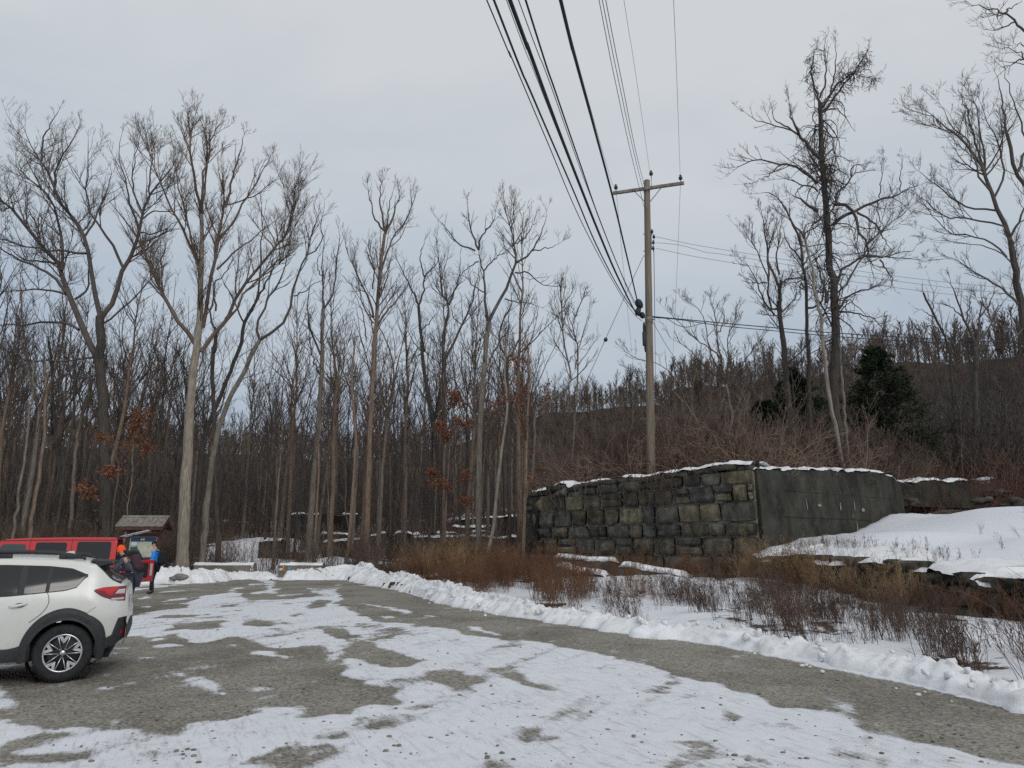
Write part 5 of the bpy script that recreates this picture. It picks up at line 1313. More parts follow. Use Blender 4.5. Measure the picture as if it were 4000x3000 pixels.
hero('right_edge_tree', 'big blurred bare tree at the right frame edge with fanned limbs', 26,
     zF([(2230, 1300), (2190, 1000), (2150, 700), (2100, 480), (2075, 300), (2040, 150)]) + zE([(1930, 1560), (1905, 1400)]), (40, 20), [
         (zE([(1905, 1400), (1860, 1280), (1820, 1200), (1780, 1080), (1735, 940), (1700, 870), (1640, 810), (1560, 720), (1500, 680), (1420, 600), (1370, 560)]), 18),
         (zE([(1720, 900), (1670, 760), (1640, 620), (1610, 500), (1590, 400)]), 9), (zE([(1780, 1080), (1700, 960), (1650, 800), (1620, 720), (1520, 640), (1440, 500)]), 8), (zE([(1735, 940), (1730, 800), (1700, 640), (1680, 520), (1640, 400)]), 8), (zE([(1900, 1380), (1840, 1290), (1700, 1260), (1560, 1250), (1500, 1250), (1380, 1160), (1290, 1090)]), 8),
         (zE([(1880, 1500), (1780, 1400), (1660, 1360), (1530, 1340), (1430, 1270), (1340, 1180)]), 7), (zE([(1820, 1200), (1700, 1180), (1560, 1150), (1450, 1060), (1370, 1000), (1290, 930)]), 8), (zE([(1900, 1380), (1990, 1200), (2080, 1050)]), 10), (zE([(1800, 1110), (1860, 980), (1850, 850), (1800, 700), (1740, 600), (1700, 480)]), 9),
         (zE([(1930, 1560), (1850, 1480), (1760, 1440), (1640, 1420), (1520, 1400), (1400, 1390)]), 5), (zF([(2060, 330), (1980, 250), (1850, 160), (1700, 60), (1560, 0)]), 10), (zF([(2100, 480), (2020, 560), (1960, 480), (1850, 410), (1800, 330)]), 7)],
     bark='bark_dark', crown='twig', seed=61, dense=1.6, up=.12, up2=.1, rtip=.006)
hero('right_edge_tree', 'dark upper limbs of a tree mostly outside the right frame edge', 22,
     zE([(2330, 2300), (2250, 1900), (2150, 1500), (2060, 1300), (1990, 1040), (1940, 960), (1915, 840), (1880, 700)]), (30, 12), [
         (zE([(1880, 700), (1850, 560), (1840, 420), (1800, 300)]), 8), (zE([(1940, 960), (2010, 800), (2040, 560), (2060, 300)]), 12), (zE([(2010, 780), (1960, 600), (1930, 480), (1880, 340), (1850, 230)]), 7),
         (zE([(2100, 400), (2040, 280), (1990, 210), (1940, 160), (1850, 150)]), 8), (zH([(1170, 290), (1105, 215), (1050, 150), (960, 95), (900, 70), (830, 50), (740, 40), (700, 10)]), 10), (zH([(960, 95), (890, 95), (830, 95)]), 5), (zH([(1050, 155), (950, 200), (850, 215)]), 6), (zH([(960, 95), (1010, 50), (1090, 0)]), 6), (zH([(1130, 420), (1050, 450), (960, 480)]), 7), (zH([(1150, 350), (1060, 320), (1020, 330)]), 5)],
     bark='bark_dark', crown='twig', seed=63, dense=1.1, up=.1, rtip=.005)
hero('far_forked_tree', 'bare tree with a fan of limbs above the dark thicket at right', 48,
     zF([(1765, 900), (1765, 700), (1760, 600)]), (24, 18), [(zF([(1760, 600), (1720, 500), (1680, 420), (1650, 320), (1620, 240), (1590, 150)]), 12), (zF([(1765, 600), (1790, 450), (1810, 320), (1800, 240)]), 10), (zF([(1770, 600), (1850, 500), (1900, 380), (1980, 280)]), 8), (zF([(1790, 420), (1860, 330), (1900, 200)]), 6), (zF([(1680, 420), (1600, 350), (1500, 320)]), 5), (zF([(1700, 470), (1720, 350), (1740, 240)]), 6)], seed=65, dense=1.4)
hero('far_leaning_tree', 'slim bare tree leaning left above the dark thicket, right of the evergreen', 50, zF([(1600, 800), (1590, 680), (1550, 540), (1500, 430), (1440, 320), (1410, 250)]), (13, 7), [(zF([(1500, 430), (1400, 370), (1380, 365)]), 4), (zF([(1545, 530), (1480, 480), (1380, 475)]), 4), (zF([(1470, 380), (1480, 280), (1460, 200)]), 4), (zF([(1590, 700), (1480, 600), (1340, 560), (1260, 510)]), 4)], seed=67, dense=.7)
hero('many_stemmed_tree', 'pale many-stemmed small tree between the utility pole and the tall right trees', 35,
     zI([(1330, 1350), (1350, 1200), (1370, 1080), (1340, 950), (1320, 830)]), (15, 10), [
         (zI([(1320, 830), (1270, 600), (1240, 420), (1230, 260), (1190, 150)]), 8), (zI([(1325, 830), (1340, 640), (1330, 480), (1390, 330), (1420, 230)]), 6), (zI([(1320, 840), (1180, 720), (1060, 600), (950, 500), (870, 460)]), 6), (zI([(1330, 830), (1420, 720), (1500, 600), (1560, 500), (1600, 470)]), 6),
         (zI([(1300, 780), (1200, 600), (1170, 440), (1140, 300), (1080, 200), (1020, 170)]), 6), (zI([(1270, 620), (1130, 500), (1020, 420), (960, 350), (870, 260)]), 5), (zI([(1240, 430), (1300, 330), (1290, 200)]), 5), (zI([(1380, 1070), (1440, 940), (1500, 800), (1540, 650)]), 6), (zI([(1370, 1080), (1300, 940), (1230, 850)]), 4)],
     bark='bark_grey', crown='twig_brown', seed=69, dense=1.6, up=.3, twl=.85)
hero('many_stemmed_tree', 'low many-stemmed brown bush-like tree right behind the utility pole', 34,
     zI([(1180, 1400), (1110, 1230), (1080, 1130), (1000, 1000), (900, 900)]), (15, 6), [(zI([(1000, 1000), (960, 880), (900, 780), (800, 680), (650, 640), (500, 570)]), 4), (zI([(1050, 1100), (960, 1090), (820, 1080)]), 4), (zI([(1060, 1120), (1040, 950), (1060, 800), (1100, 650)]), 4), (zI([(900, 900), (800, 860), (700, 760), (520, 700)]), 3), (zI([(1110, 1230), (1180, 1050), (1200, 900), (1160, 760)]), 4)],
     bark='bark_brown', crown='twig_brown', seed=71, dense=1.3, up=.3, twl=.9)
# ================================================================== WOODS
def proto(seed, H, r, kind):
    rng = np.random.RandomState(seed)
    n = 14; s = np.linspace(0, 1, n)
    T = np.zeros((n, 3)); T[:, 2] = s * H - .4
    w = np.cumsum(rng.normal(0, .04 + .006 * H, (n, 2)), 0); w -= w[0]; T[:, :2] = w * s[:, None] + rng.normal(0, .5, 2) * (s[:, None] ** 1.5) * 1.2
    top = .50 if kind == 'fork' else .92
    k = int(n * top)
    rt = r * (1 - s * .8); rt[0] *= 1.4
    Tm, rm = (T[:k], rt[:k]) if kind == 'fork' else (T, rt * np.where(s > .55, 1 - (s - .55) * 1.2, 1))
    Tm = smooth_poly(Tm, 14); rm = np.interp(np.linspace(0, 1, 14), np.linspace(0, 1, len(rm)), rm)
    V0, F0 = tubes_np(Tm[None], rm[None], 8)
    src, sr = Tm[None], rm[None]
    if kind == 'fork':
        m = rng.randint(2, 4); a0 = np.zeros((m, 12, 3)); q0 = np.zeros((m, 12)); az = rng.uniform(0, 6.28)
        for i in range(m):
            d = unit(np.array([math.cos(az + i * 6.28 / m) * .42, math.sin(az + i * 6.28 / m) * .42, 1.0])); p = Tm[-1].copy(); L = H * (1 - top) * rng.uniform(.8, 1.05)
            for j in range(12):
                a0[i, j] = p; p = p + d * L / 11; d = unit(d + rng.normal(0, .09, 3) + np.array([0, 0, .05]))
            q0[i] = rm[-1] * .75 * (1 - np.linspace(0, .85, 12))
        limbs, lr = a0, q0
        b, q = spawn(limbs, lr, rng, -.9, t0=.1, ang=(25, 50), lf=.5, up=.3, n=6, lmin=1.0, lmax=3.2, wander=.14)
        b2, q2 = spawn(src, sr, rng, 4, t0=.55, t1=.98, ang=(35, 70), lf=.22, up=.25, n=6, lmin=.8, lmax=3, wander=.15)
        b = np.concatenate([b, b2]); q = np.concatenate([q, q2]); parts = [tubes_np(limbs, lr, 5)]
    else:
        b, q = spawn(src, sr, rng, 26, t0=.42, t1=1, ang=(28, 55), lf=.32, up=.35, n=7, lmin=1.0, lmax=4.6, wander=.13, taper=.75); parts = []
    parts.append(tubes_np(b, q, 4))
    c, qc = spawn(b, q, rng, -1.7, t0=.15, ang=(22, 52), lf=.5, up=.3, n=4, lmin=.4, lmax=1.7, wander=.16, rtip=.008)
    parts.append(tubes_np(c, qc, 3))
    d_, qd = spawn(c, qc, rng, -1.9, t0=.15, ang=(22, 55), lf=.55, up=.2, n=3, lmin=.3, lmax=.9, wander=.16, rtip=.007)
    parts.append(tubes_np(d_, qd, 3))
    return (V0, F0), merge(parts)
PROTOS = []
barks = ['bark_grey', 'bark_dark', 'bark_brown', 'bark_dark', 'bark_grey', 'bark_brown']
for i in range(14):
    H = [17, 15, 18, 14, 16, 17.5, 13, 15.5, 18, 16.5, 12, 14.5, 17, 15][i]
    (V0, F0), (V1, F1) = proto(100 + i, H, [.13, .10, .17, .08, .12, .15, .07, .11, .16, .10, .07, .09, .13, .08][i], 'fork' if i % 3 == 0 else 'straight')
    bk = barks[i % 6]
    a = mesh_np('trunk', V0, F0, M[bk]); b = mesh_np('crown', V1, F1, M['twig' if i % 2 else 'twig_brown'])
    PROTOS.append((a, b, bk, H))
rp = random.Random(77)
used_p = set()
hero_xy = [(o.location.x, o.location.y) for o in COL.objects if o.type == 'EMPTY' and o.get('category') == 'tree']
def place_tree(x, y, k, sc, rz, label, group, name):
    a, b, bk, H = PROTOS[k]
    root = empty(name, (x, y, tz(x, y)), rz, label, 'tree', group)
    root.scale = (sc, sc, sc * rp.uniform(.92, 1.08))
    for c in (a, b):
        if k in used_p:
            d = c.copy(); COL.objects.link(d)
        else: d = c
        d.parent = root
    used_p.add(k); return root
LBL = {'bark_grey': 'thin grey', 'bark_dark': 'thin dark', 'bark_brown': 'thin brown'}
pts = []
def try_pts(n, gen, mind):
    k = 0; tries = 0
    while k < n and tries < n * 40:
        tries += 1; x, y = gen()
        if any((x - a) ** 2 + (y - b) ** 2 < mind ** 2 for a, b, *_ in pts) or any((x - a) ** 2 + (y - b) ** 2 < .8 for a, b in hero_xy): continue
        if abs(x + 15 - (y - 40) * -.45) < 1.8 and 38 < y < 56: continue
        pts.append((x, y)); yield x, y; k += 1
def zone(lo, hi, y0, y1): 
    def g():
        y = y0 + (y1 - y0) * rp.random() ** 1.1; return (y * rp.uniform(lo, hi), y)
    return g
def region(x, y):
    t = x / y
    return 'behind the red car' if t < -.5 else 'behind the kiosk' if t < -.36 else 'behind the trail gap' if t < -.22 else 'behind the stepped ruin' if t < -.02 else 'left of the stone wall'
def deep(y): return 'at the front of the woods' if y < 52 else 'in the middle of the woods' if y < 68 else 'deep in the woods'
ANCH = []
for o_ in COL.objects:
    if o_.type == 'EMPTY' and o_.get('category') == 'tree':
        d_ = np.array(o_.location) - np.array([0, 0, EYE]); ANCH.append((2000 + FPX * d_[0] / (d_[1] * CP + d_[2] * SP), o_.name.split('.')[0]))
AN = {'forked_tree': 'big forked tree', 'pale_trunk_tree': 'tall pale-trunked tree', 'broom_topped_tree': 'broom-topped brown tree', 'wide_v_tree': 'wide V-forked tree', 'tall_grey_tree': 'tall grey lichen tree', 'yforked_tree': 'dark Y-crowned tree'}
ANCH = sorted((a, AN[n]) for a, n in ANCH if n in AN)
ORD = ['first', 'second', 'third', 'fourth', 'fifth', 'sixth', 'seventh', 'eighth', 'ninth', 'tenth', 'eleventh', 'twelfth'] + [f'{k}th' for k in range(13, 80)]
def layer(n, zn, mind, s0, s1, word):
    L = []
    for x, y in try_pts(n, zn, mind):
        k = rp.randrange(14); L.append((2000 + FPX * x / (y * CP), place_tree(x, y, k, rp.uniform(s0, s1), rp.uniform(0, 6.28), '', 'bare trees of the woods', 'forest_tree'), LBL[PROTOS[k][2]]))
    L.sort(key=lambda t: t[0]); cnt = {}
    for u, o_, lb in L:
        left = [a for a in ANCH if a[0] <= u]
        key = ('right of the ' + left[-1][1]) if left else 'in from the left frame edge'
        cnt[key] = cnt.get(key, 0) + 1
        o_['label'] = f'{lb} trunk, {ORD[cnt[key] - 1]} {word} one {key}'
layer(52, zone(-.80, .035, 42, 54), 1.5, .95, 1.22, 'front-row'); layer(100, zone(-.80, .045, 54, 76), 1.7, .95, 1.25, 'mid-wood'); layer(105, zone(-.78, .05, 74, 110), 2.2, .95, 1.2, 'deep-wood')
# right, on the rise behind the terrace
def rise(n, zn, s0, s1, where):
    L = []
    for x, y in try_pts(n, zn, 2.5):
        k = rp.choice([3, 6, 10, 11, 13]); L.append((x / y, place_tree(x, y, k, rp.uniform(s0, s1), rp.uniform(0, 6.28), '', 'bare trees on the right rise', 'hillside_tree'), LBL[PROTOS[k][2]].split()[1]))
    for i, (u, o_, lb) in enumerate(sorted(L, key=lambda t: t[0])): o_['label'] = f'small {lb} bare tree, {ORD[i]} from the left {where}'
rise(16, zone(.50, .86, 44, 72), .42, .62, 'on the rise behind the snowy terrace')
rise(10, zone(.32, .46, 48, 72), .38, .55, 'on the rise behind the vine-clad tree')

# ---- scattering of merged stuff
def scatter(name, variants, items, mt, label, cat=None, smooth=False, group=None):
    """items: (x, y, z, scale, rz, lean_x, lean_y, variant)"""
    it = np.array(items, float); parts = []
    for vi, (V, F) in enumerate(variants):
        s = it[it[:, 7] == vi]
        if not len(s): continue
        c, n = np.cos(s[:, 4]), np.sin(s[:, 4]); K = len(s)
        X = V[None, :, 0] * c[:, None] - V[None, :, 1] * n[:, None]; Y = V[None, :, 0] * n[:, None] + V[None, :, 1] * c[:, None]; Z = np.repeat(V[None, :, 2], K, 0)
        X = X + Z * s[:, 5][:, None]; Y = Y + Z * s[:, 6][:, None]
        P = np.stack([X, Y, Z], -1) * s[:, 3][:, None, None] + s[:, None, :3]
        Fv = (F[None] + (np.arange(K) * len(V))[:, None, None]).reshape(-1, 4)
        parts.append((P.reshape(-1, 3), Fv))
    V, F = merge(parts)
    return tag(mesh_np(name, V, F, mt, smooth=smooth), label, cat, group, 'stuff')
def shrub_variant(seed, H, stems, spread, per, lean=.25, wander=.12, r=.016, per2=0, upb=.2, leaves=0, lsize=.05):
    rng = np.random.RandomState(seed); n = 6
    P = np.zeros((stems, n, 3)); P[:, 0, :2] = rng.normal(0, spread * .35, (stems, 2)); P[:, 0, 2] = -.1
    d = unit(np.concatenate([rng.normal(0, lean, (stems, 2)), np.ones((stems, 1))], 1)); L = H * rng.uniform(.5, 1.1, stems)
    for k in range(1, n):
        P[:, k] = P[:, k - 1] + d * (L / (n - 1))[:, None]; d = unit(d + rng.normal(0, wander, (stems, 3)))
    R_ = r * rng.uniform(.6, 1.2, (stems, 1)) * np.linspace(1, .35, n)[None]
    parts = [tubes_np(P, R_, 3)]; a = P; q = R_
    if per:
        a, q = spawn(P, R_, rng, per, t0=.25, ang=(25, 55), lf=.42, up=upb, n=4, lmin=.15, lmax=max(1.6, H * .36), wander=.16, rtip=r * .3)
        parts.append(tubes_np(a, q, 3))
    if per2:
        b, qb = spawn(a, q, rng, per2, t0=.2, ang=(25, 60), lf=.5, up=upb, n=3, lmin=.08, lmax=max(.7, H * .17), wander=.16, rtip=r * .28)
        parts.append(tubes_np(b, qb, 3)); a = b
    if leaves: parts.append(leaf_cards(a, rng, leaves, lsize, lsize * .8))
    return merge([p for p in parts if len(p[0])])
rs = np.random.RandomState(99)
def pack(P, smin, smax, nv, lean=.05):
    P = np.array(P); K = len(P)
    z = terrain_z(P[:, 0], P[:, 1])
    return np.column_stack([P[:, 0], P[:, 1], z, rs.uniform(smin, smax, K), rs.uniform(0, 6.28, K), rs.normal(0, lean, K), rs.normal(0, lean, K), rs.randint(0, nv, K)])
def rand_in(poly, n, minsd=0.0, noise=None):
    poly = np.array(poly); lo, hi = poly.min(0), poly.max(0); out = np.zeros((0, 2))
    while len(out) < n:
        c = rs.uniform(lo, hi, (n * 3, 2)); k = sdist(poly, c[:, 0], c[:, 1]) > minsd
        if noise: k &= fbm(c[:, 0] / noise[0], c[:, 1] / noise[0], seed=noise[1], oct=3) > rs.uniform(noise[2] - .15, noise[2] + .15, len(c))
        out = np.concatenate([out, c[k]])
    return out[:n]
# hillside forest
hv = [shrub_variant(300 + i, 9.5, 1, .1, 22, lean=.06, wander=.05, r=.10, per2=4.0, upb=.55) for i in range(7)]
hp = []
while len(hp) < 4300:
    az = rs.uniform(-46, 46); r = math.sqrt(rs.uniform(88 ** 2, 245 ** 2)); x, y = r * math.sin(math.radians(az)), r * math.cos(math.radians(az))
    if y < 60: continue
    if -.78 * y < x < .05 * y and y < 108: continue
    if abs(az) < 4 and r < 100: continue
    hp.append((x, y))
hit = pack(hp, .45, 1.18, 7, .03)
rr_ = np.hypot(hit[:, 0], hit[:, 1]); azs = np.degrees(np.arctan2(hit[:, 0], hit[:, 1]))
hit[:, 3] *= np.where((rr_ < 130) & (azs > 4), .55, 1.0)
scatter('hillside_forest', hv, hit, M['hill_twig'], 'far bare wood covering the hillside', 'forest')
# right slope: nearer brushy wood under the skyline
sv = [shrub_variant(330 + i, 5.0, 7, 1.0, 6, lean=.16, wander=.09, r=.035, per2=3.0, upb=.35) for i in range(6)]
sp_ = []
while len(sp_) < 620:
    y = rs.uniform(46, 98); x = y * rs.uniform(.40, .88)
    sp_.append((x, y))
scatter('slope_thicket', sv, pack(sp_, .75, 1.5, 6), M['twig'], 'dense dark thicket of saplings on the right hand slope', 'thicket')
sp_ = []
while len(sp_) < 520:
    y = rs.uniform(50, 100); x = y * rs.uniform(.02, .44); sp_.append((x, y))
scatter('hillside_brush', sv, pack(sp_, .55, .95, 6), M['hill_twig'], 'brown brush on the rise behind the utility pole', 'brush')
# understorey of the woods
uv = [shrub_variant(350 + i, 2.4, 12, .9, 4, lean=.22, wander=.12, r=.014, per2=2.5) for i in range(6)]
up_ = []
while len(up_) < 1700:
    y = 41 + 65 * rs.rand() ** 1.2; x = y * rs.uniform(-.86, .06)
    if abs(x + 15 - (y - 40) * -.45) < 2.0 and y < 58: continue
    if -21 < x < 4 and 42.5 < y < 60 and rs.rand() < .95: continue
    up_.append((x, y))
up_ += [tuple(p) for p in rand_in([(-32, 34.5), (-13.8, 41), (-13.8, 44), (-34, 44)], 150)] + [tuple(p) for p in rand_in([(-12.2, 41), (-5.5, 37), (-1, 34.5), (.5, 36), (-1, 42), (-12, 43)], 60)]
scatter('undergrowth', uv, pack(up_, .5, 1.15, 6), M['twig_brown'], 'brown undergrowth of thin bare stems on the woodland floor', 'undergrowth')
# saplings: tall thin stems between the trunks
tv = [shrub_variant(370 + i, 8.0, 3, 1.5, 9, lean=.07, wander=.05, r=.035, per2=3.0, upb=.3) for i in range(5)]
tp = []
while len(tp) < 620:
    y = rs.uniform(44, 108); x = y * rs.uniform(-.84, .05)
    if abs(x + 15 - (y - 40) * -.45) < 2.0 and y < 58: continue
    if -21 < x < 4 and y < 59 and rs.rand() < .85: continue
    tp.append((x, y))
scatter('sapling_thicket', tv, pack(tp, .55, 1.25, 5), M['twig'], 'thicket of tall thin saplings filling the woods between the trunks', 'saplings')
# thicket on the fill behind the stone walls
FP = [(1.6, 34.5), (8.4, 26.6), (16.8, 33), (24, 36), (40, 44), (40, 58), (4, 58), (1, 44)]
fp = rand_in(FP, 760)
bv = [shrub_variant(390 + i, 2.6, 10, .8, 5, lean=.35, wander=.22, r=.013, per2=3.5, upb=.1) for i in range(6)]
fi = pack(fp, .55, 1.15, 6, .12)
dwall = np.minimum(wall_side(WA, WB, fi[:, 0], fi[:, 1]), wall_side(WB, WC, fi[:, 0], fi[:, 1]))
fi[:, 3] *= np.clip(.45 + dwall * .14, .45, 1.3)
scatter('bramble_thicket', bv, fi, M['twig_red'], 'red brown bramble thicket growing on top behind the stone wall', 'brambles')
fp = np.concatenate([rand_in([(2.5, 36), (8.6, 27.5), (17, 34), (22, 40), (20, 50), (4, 50)], 240), rand_in([(13, 34), (19, 37), (28, 43), (14, 42)], 130)])
scatter('brush', sv, pack(fp, .45, .85, 6, .1), M['twig_brown'], 'tangled grey brown brush around the foot of the utility pole', 'brush')
# pale arching stems over the thicket
av = [shrub_variant(480 + i, 3.4, 5, .8, 5, lean=.75, wander=.30, r=.022, per2=2, upb=-.05) for i in range(5)]
fp = np.concatenate([rand_in([(1.6, 34.4), (8.4, 26.2), (17, 32.4), (19, 35), (9, 31), (3, 37)], 90), rand_in([(17, 32), (26, 31), (40, 36), (24, 38)], 26)])
scatter('arching_stems', av, pack(fp, .5, 1.05, 5, .15), M['bark_brown'], 'pale arching bramble stems and fallen limbs above the stone wall', 'brambles')
# beyond the terrace
fp = np.concatenate([rand_in([(17.5, 31.8), (22, 29.5), (40, 34), (50, 52), (22, 48), (18, 36)], 420), rand_in([(20, 29), (34, 27), (46, 34), (30, 36)], 110)])
scatter('bramble_thicket', bv, pack(fp, .5, 1.25, 6, .12), M['twig_red'], 'red brown brambles along the crest beyond the snowy terrace', 'brambles')

# ---- evergreens
def evergreen(px, Y, H, Wd, label, seed):
    p = on_y(px[0], px[1], Y); x = p[0]; ztop = p[2]; zb = tz(x, Y); H = ztop - zb
    rng = np.random.RandomState(seed)
    root = empty('evergreen_tree', (x, Y, zb), 0, label, 'evergreen tree', 'evergreens behind the bare trees')
    T = np.array([[0, 0, -.3], [.05, 0, H * .3], [0, .05, H * .65], [0, 0, H]]); Tm = smooth_poly(T, 10)
    V, F = tubes_np(Tm[None], (np.linspace(.2, .02, 10))[None], 8); mesh_np('trunk', V, F, M['bark_dark'], parent=root)
    nb = 300; n = 7; t = rng.uniform(.04, .985, nb) ** .9; az = rng.uniform(0, 6.28, nb)
    L = Wd / 2 * (1 - t) ** .75 * rng.uniform(.65, 1.15, nb) * (1 + .30 * np.sin(az * 3 + seed + t * 9)) + .15
    P = np.zeros((nb, n, 3)); P[:, 0, 2] = t * H
    d = unit(np.stack([np.cos(az), np.sin(az), rng.uniform(-.05, .35, nb)], 1))
    for k in range(1, n):
        P[:, k] = P[:, k - 1] + d * (L / (n - 1))[:, None]; d = unit(d + rng.normal(0, .09, (nb, 3)) + np.array([0, 0, -.04]))
    Rb = .02 * np.linspace(1, .3, n)[None] * np.ones((nb, 1))
    a, q_ = spawn(P, Rb, rng, 9, t0=.2, ang=(30, 65), lf=.45, up=-.02, n=4, lmin=.15, lmax=.9, wander=.15, rtip=.006)
    V0, F0 = merge([tubes_np(P, Rb, 3), tubes_np(a, q_, 3)])
    # needle sprays: slim blades along every twig
    src = np.concatenate([a, np.stack([P[:, i] for i in (3, 4, 5, 6)], 1)]); K = len(src) * 16
    idx = rng.randint(0, len(src), K); f = rng.uniform(0, 2.999, K); i0 = f.astype(int); fr = (f - i0)[:, None]
    c = src[idx, i0] * (1 - fr) + src[idx, i0 + 1] * fr; tg = unit(src[idx, i0 + 1] - src[idx, i0])
    dr = unit(tg * .9 + rng.normal(0, .55, (K, 3))); wv = unit(np.cross(dr, rng.normal(0, 1, (K, 3)))); l = rng.uniform(.10, .24, (K, 1)); w = l * .16
    Vn = np.stack([c - wv * w * .6, c + dr * l * .5 - wv * w, c + dr * l, c + dr * l * .5 + wv * w], 1).reshape(-1, 3); Fn = np.arange(K * 4).reshape(-1, 4)
    V, F = merge([(V0, F0), (Vn, Fn)])
    mi = np.r_[np.zeros(len(F0)), np.ones(len(Fn))]
    mesh_np('crown', V, F, [M['twig'], M['needle']], parent=root, smooth=False, mi=mi)
evergreen((3415, 1352), 46, 8, 8.4, 'dark evergreen right of the vine-clad tree', 1)
evergreen((3090, 1440), 44, 8, 7.4, 'dark evergreen left of the vine-clad tree, mostly hidden by bare twigs', 2)
evergreen((2985, 1570), 45.5, 6, 6.0, 'smaller dark evergreen at the left side of the evergreen pair', 5)

# ---- weeds and dry stalks beside the bank
wv_ = [shrub_variant(410 + i, 1.35, 9, .35, 7, lean=.2, wander=.10, r=.0062, per2=3, upb=.25, leaves=.8, lsize=.026) for i in range(6)]
EXT = [(-5.8, 34.5), (-4.6, 29.8), (-2.7, 25.3), (-.9, 21.0), (1.3, 18.2), (2.6, 19.5), (2.2, 24), (.6, 29), (.2, 32.8), (-2.0, 35), (-4.6, 36)]
fp = rand_in(EXT, 290, noise=(1.3, 5, .08))
scatter('rust_weeds', wv_, pack(fp, .4, 1.05, 6, .08), M['weed_rust'], 'rust coloured dry weeds filling the ground between snow bank and ruins', 'weeds')
fp = np.concatenate([rand_in([(-4.5, 31), (-2.2, 27.5), (-.6, 27), (0, 30), (-2, 33), (-4, 33.5)], 34)])
scatter('tan_weeds', wv_, pack(fp, .95, 1.3, 6, .1), M['weed_tan'], 'tall ochre brown goldenrod like clump left of the stone wall', 'weeds')
fp = rand_in([(.8, 31.8), (8.1, 23.7), (7.4, 22.4), (3.8, 26.0), (1.0, 29.5)], 75)
scatter('rust_weeds', wv_, pack(fp, .35, .8, 6, .08), M['weed_rust'], 'rust weeds growing up against the foot of the tall stone wall', 'weeds')
fp = rand_in([(1.5, 18.4), (4.5, 20.3), (5.5, 22.5), (2.8, 24.5), (1.6, 22)], 60)
scatter('rust_weeds', wv_, pack(fp, .3, .6, 6, .1), M['weed_rust'], 'short rust weeds poking through the snow on the rubble mound', 'weeds')
dv = [shrub_variant(430 + i, .85, 5, .28, 5, lean=.2, wander=.10, r=.0065, per2=1.2, upb=.35, leaves=.9, lsize=.022) for i in range(6)]
DST = [(1.4, 18.1), (2.9, 15.2), (4.6, 12.0), (5.6, 10.3), (6.6, 10.6), (8.6, 14.4), (9.6, 16.2), (8.9, 19.2), (7.7, 21.0), (5.6, 21.4), (3.0, 19.8)]
fp = rand_in(DST, 470, noise=(.9, 9, .05))
di = pack(fp, .4, 1.0, 6, .08); di[:, 5] -= .12; di[:, 6] += .02
scatter('dry_stalks', dv, di, M['weed_dark'], 'thin dark dry stalks standing through the snow between bank and walls', 'weeds')
fp = rand_in([(5.4, 10.6), (6.7, 8.3), (8.4, 7.2), (10.5, 9.5), (10.3, 13.5), (8.8, 14.2), (6.8, 11.4)], 120, noise=(1.0, 12, -.1))
di = pack(fp, .6, 1.1, 6, .12); di[:, 5] -= .25
scatter('dry_stalks', dv, di, M['weed_dark'], 'sparse leaning dry stalks in the snow at the right', 'weeds')
fp = np.concatenate([rand_in([(8.0, 22.2), (9.3, 19.6), (10.2, 17.9), (9.7, 17.4), (8.8, 19.0), (7.6, 21.6)], 40, noise=(.8, 15, .1)), rand_in([(7.2, 23.2), (8.2, 22.6), (7.8, 21.6), (6.8, 22.4)], 14)])
scatter('tan_weeds', wv_, pack(fp, .55, 1.05, 6, .1), M['weed_tan'], 'ochre dry weeds leaning on the low retaining wall', 'weeds')
fp = rand_in([(8.2, 22.0), (9.6, 19.2), (10.4, 16.6), (10.6, 14.4), (9.9, 14.0), (9.4, 17.2), (7.6, 21.0)], 28)
scatter('rust_weeds', wv_, pack(fp, .3, .7, 6, .1), M['weed_rust'], 'red brown weeds along the foot of the low retaining wall', 'weeds')
# seed heads along the terrace edge and sparse sprigs on the smooth snow
fp = np.concatenate([rand_in([(8.4, 23.8), (9.1, 22.4), (10.9, 18.6), (11.9, 18.9), (10.8, 22.5), (9.6, 25.2)], 100), rand_in([(11, 18), (12.5, 14), (18, 14), (17, 24), (12, 24)], 26)])
scatter('dry_stalks', dv, pack(fp, .25, .55, 6, .15), M['weed_dark'], 'small dark seed heads poking out along the edge of the terrace snow', 'weeds')
# bramble canes at the right edge
cv = [shrub_variant(450 + i, 1.6, 7, .35, 5, lean=.5, wander=.22, r=.008, per2=3, upb=0, leaves=.5, lsize=.03) for i in range(4)]
fp = np.array([(8.2, 10.6), (8.5, 10.9), (8.0, 10.3), (8.9, 11.4), (9.2, 11.0), (8.6, 12.0), (9.4, 12.4), (9.0, 10.2), (9.8, 11.8), (8.3, 9.4)])
scatter('bramble_canes', cv, pack(fp, .7, 1.1, 4, .15), M['twig_red'], 'arching red brown bramble canes at the right frame edge', 'brambles')
gv = [shrub_variant(460 + i, .5, 40, .22, 0, lean=.8, wander=.25, r=.004) for i in range(3)]
fp = rand_in([(7.4, 9.4), (8.8, 9.0), (9.3, 11.6), (8.0, 11.8)], 26)
scatter('dead_grass', gv, pack(fp, .5, 1.0, 3, .2), M['weed_tan'], 'flattened tufts of tan dead grass in the snow at the right edge', 'grass')
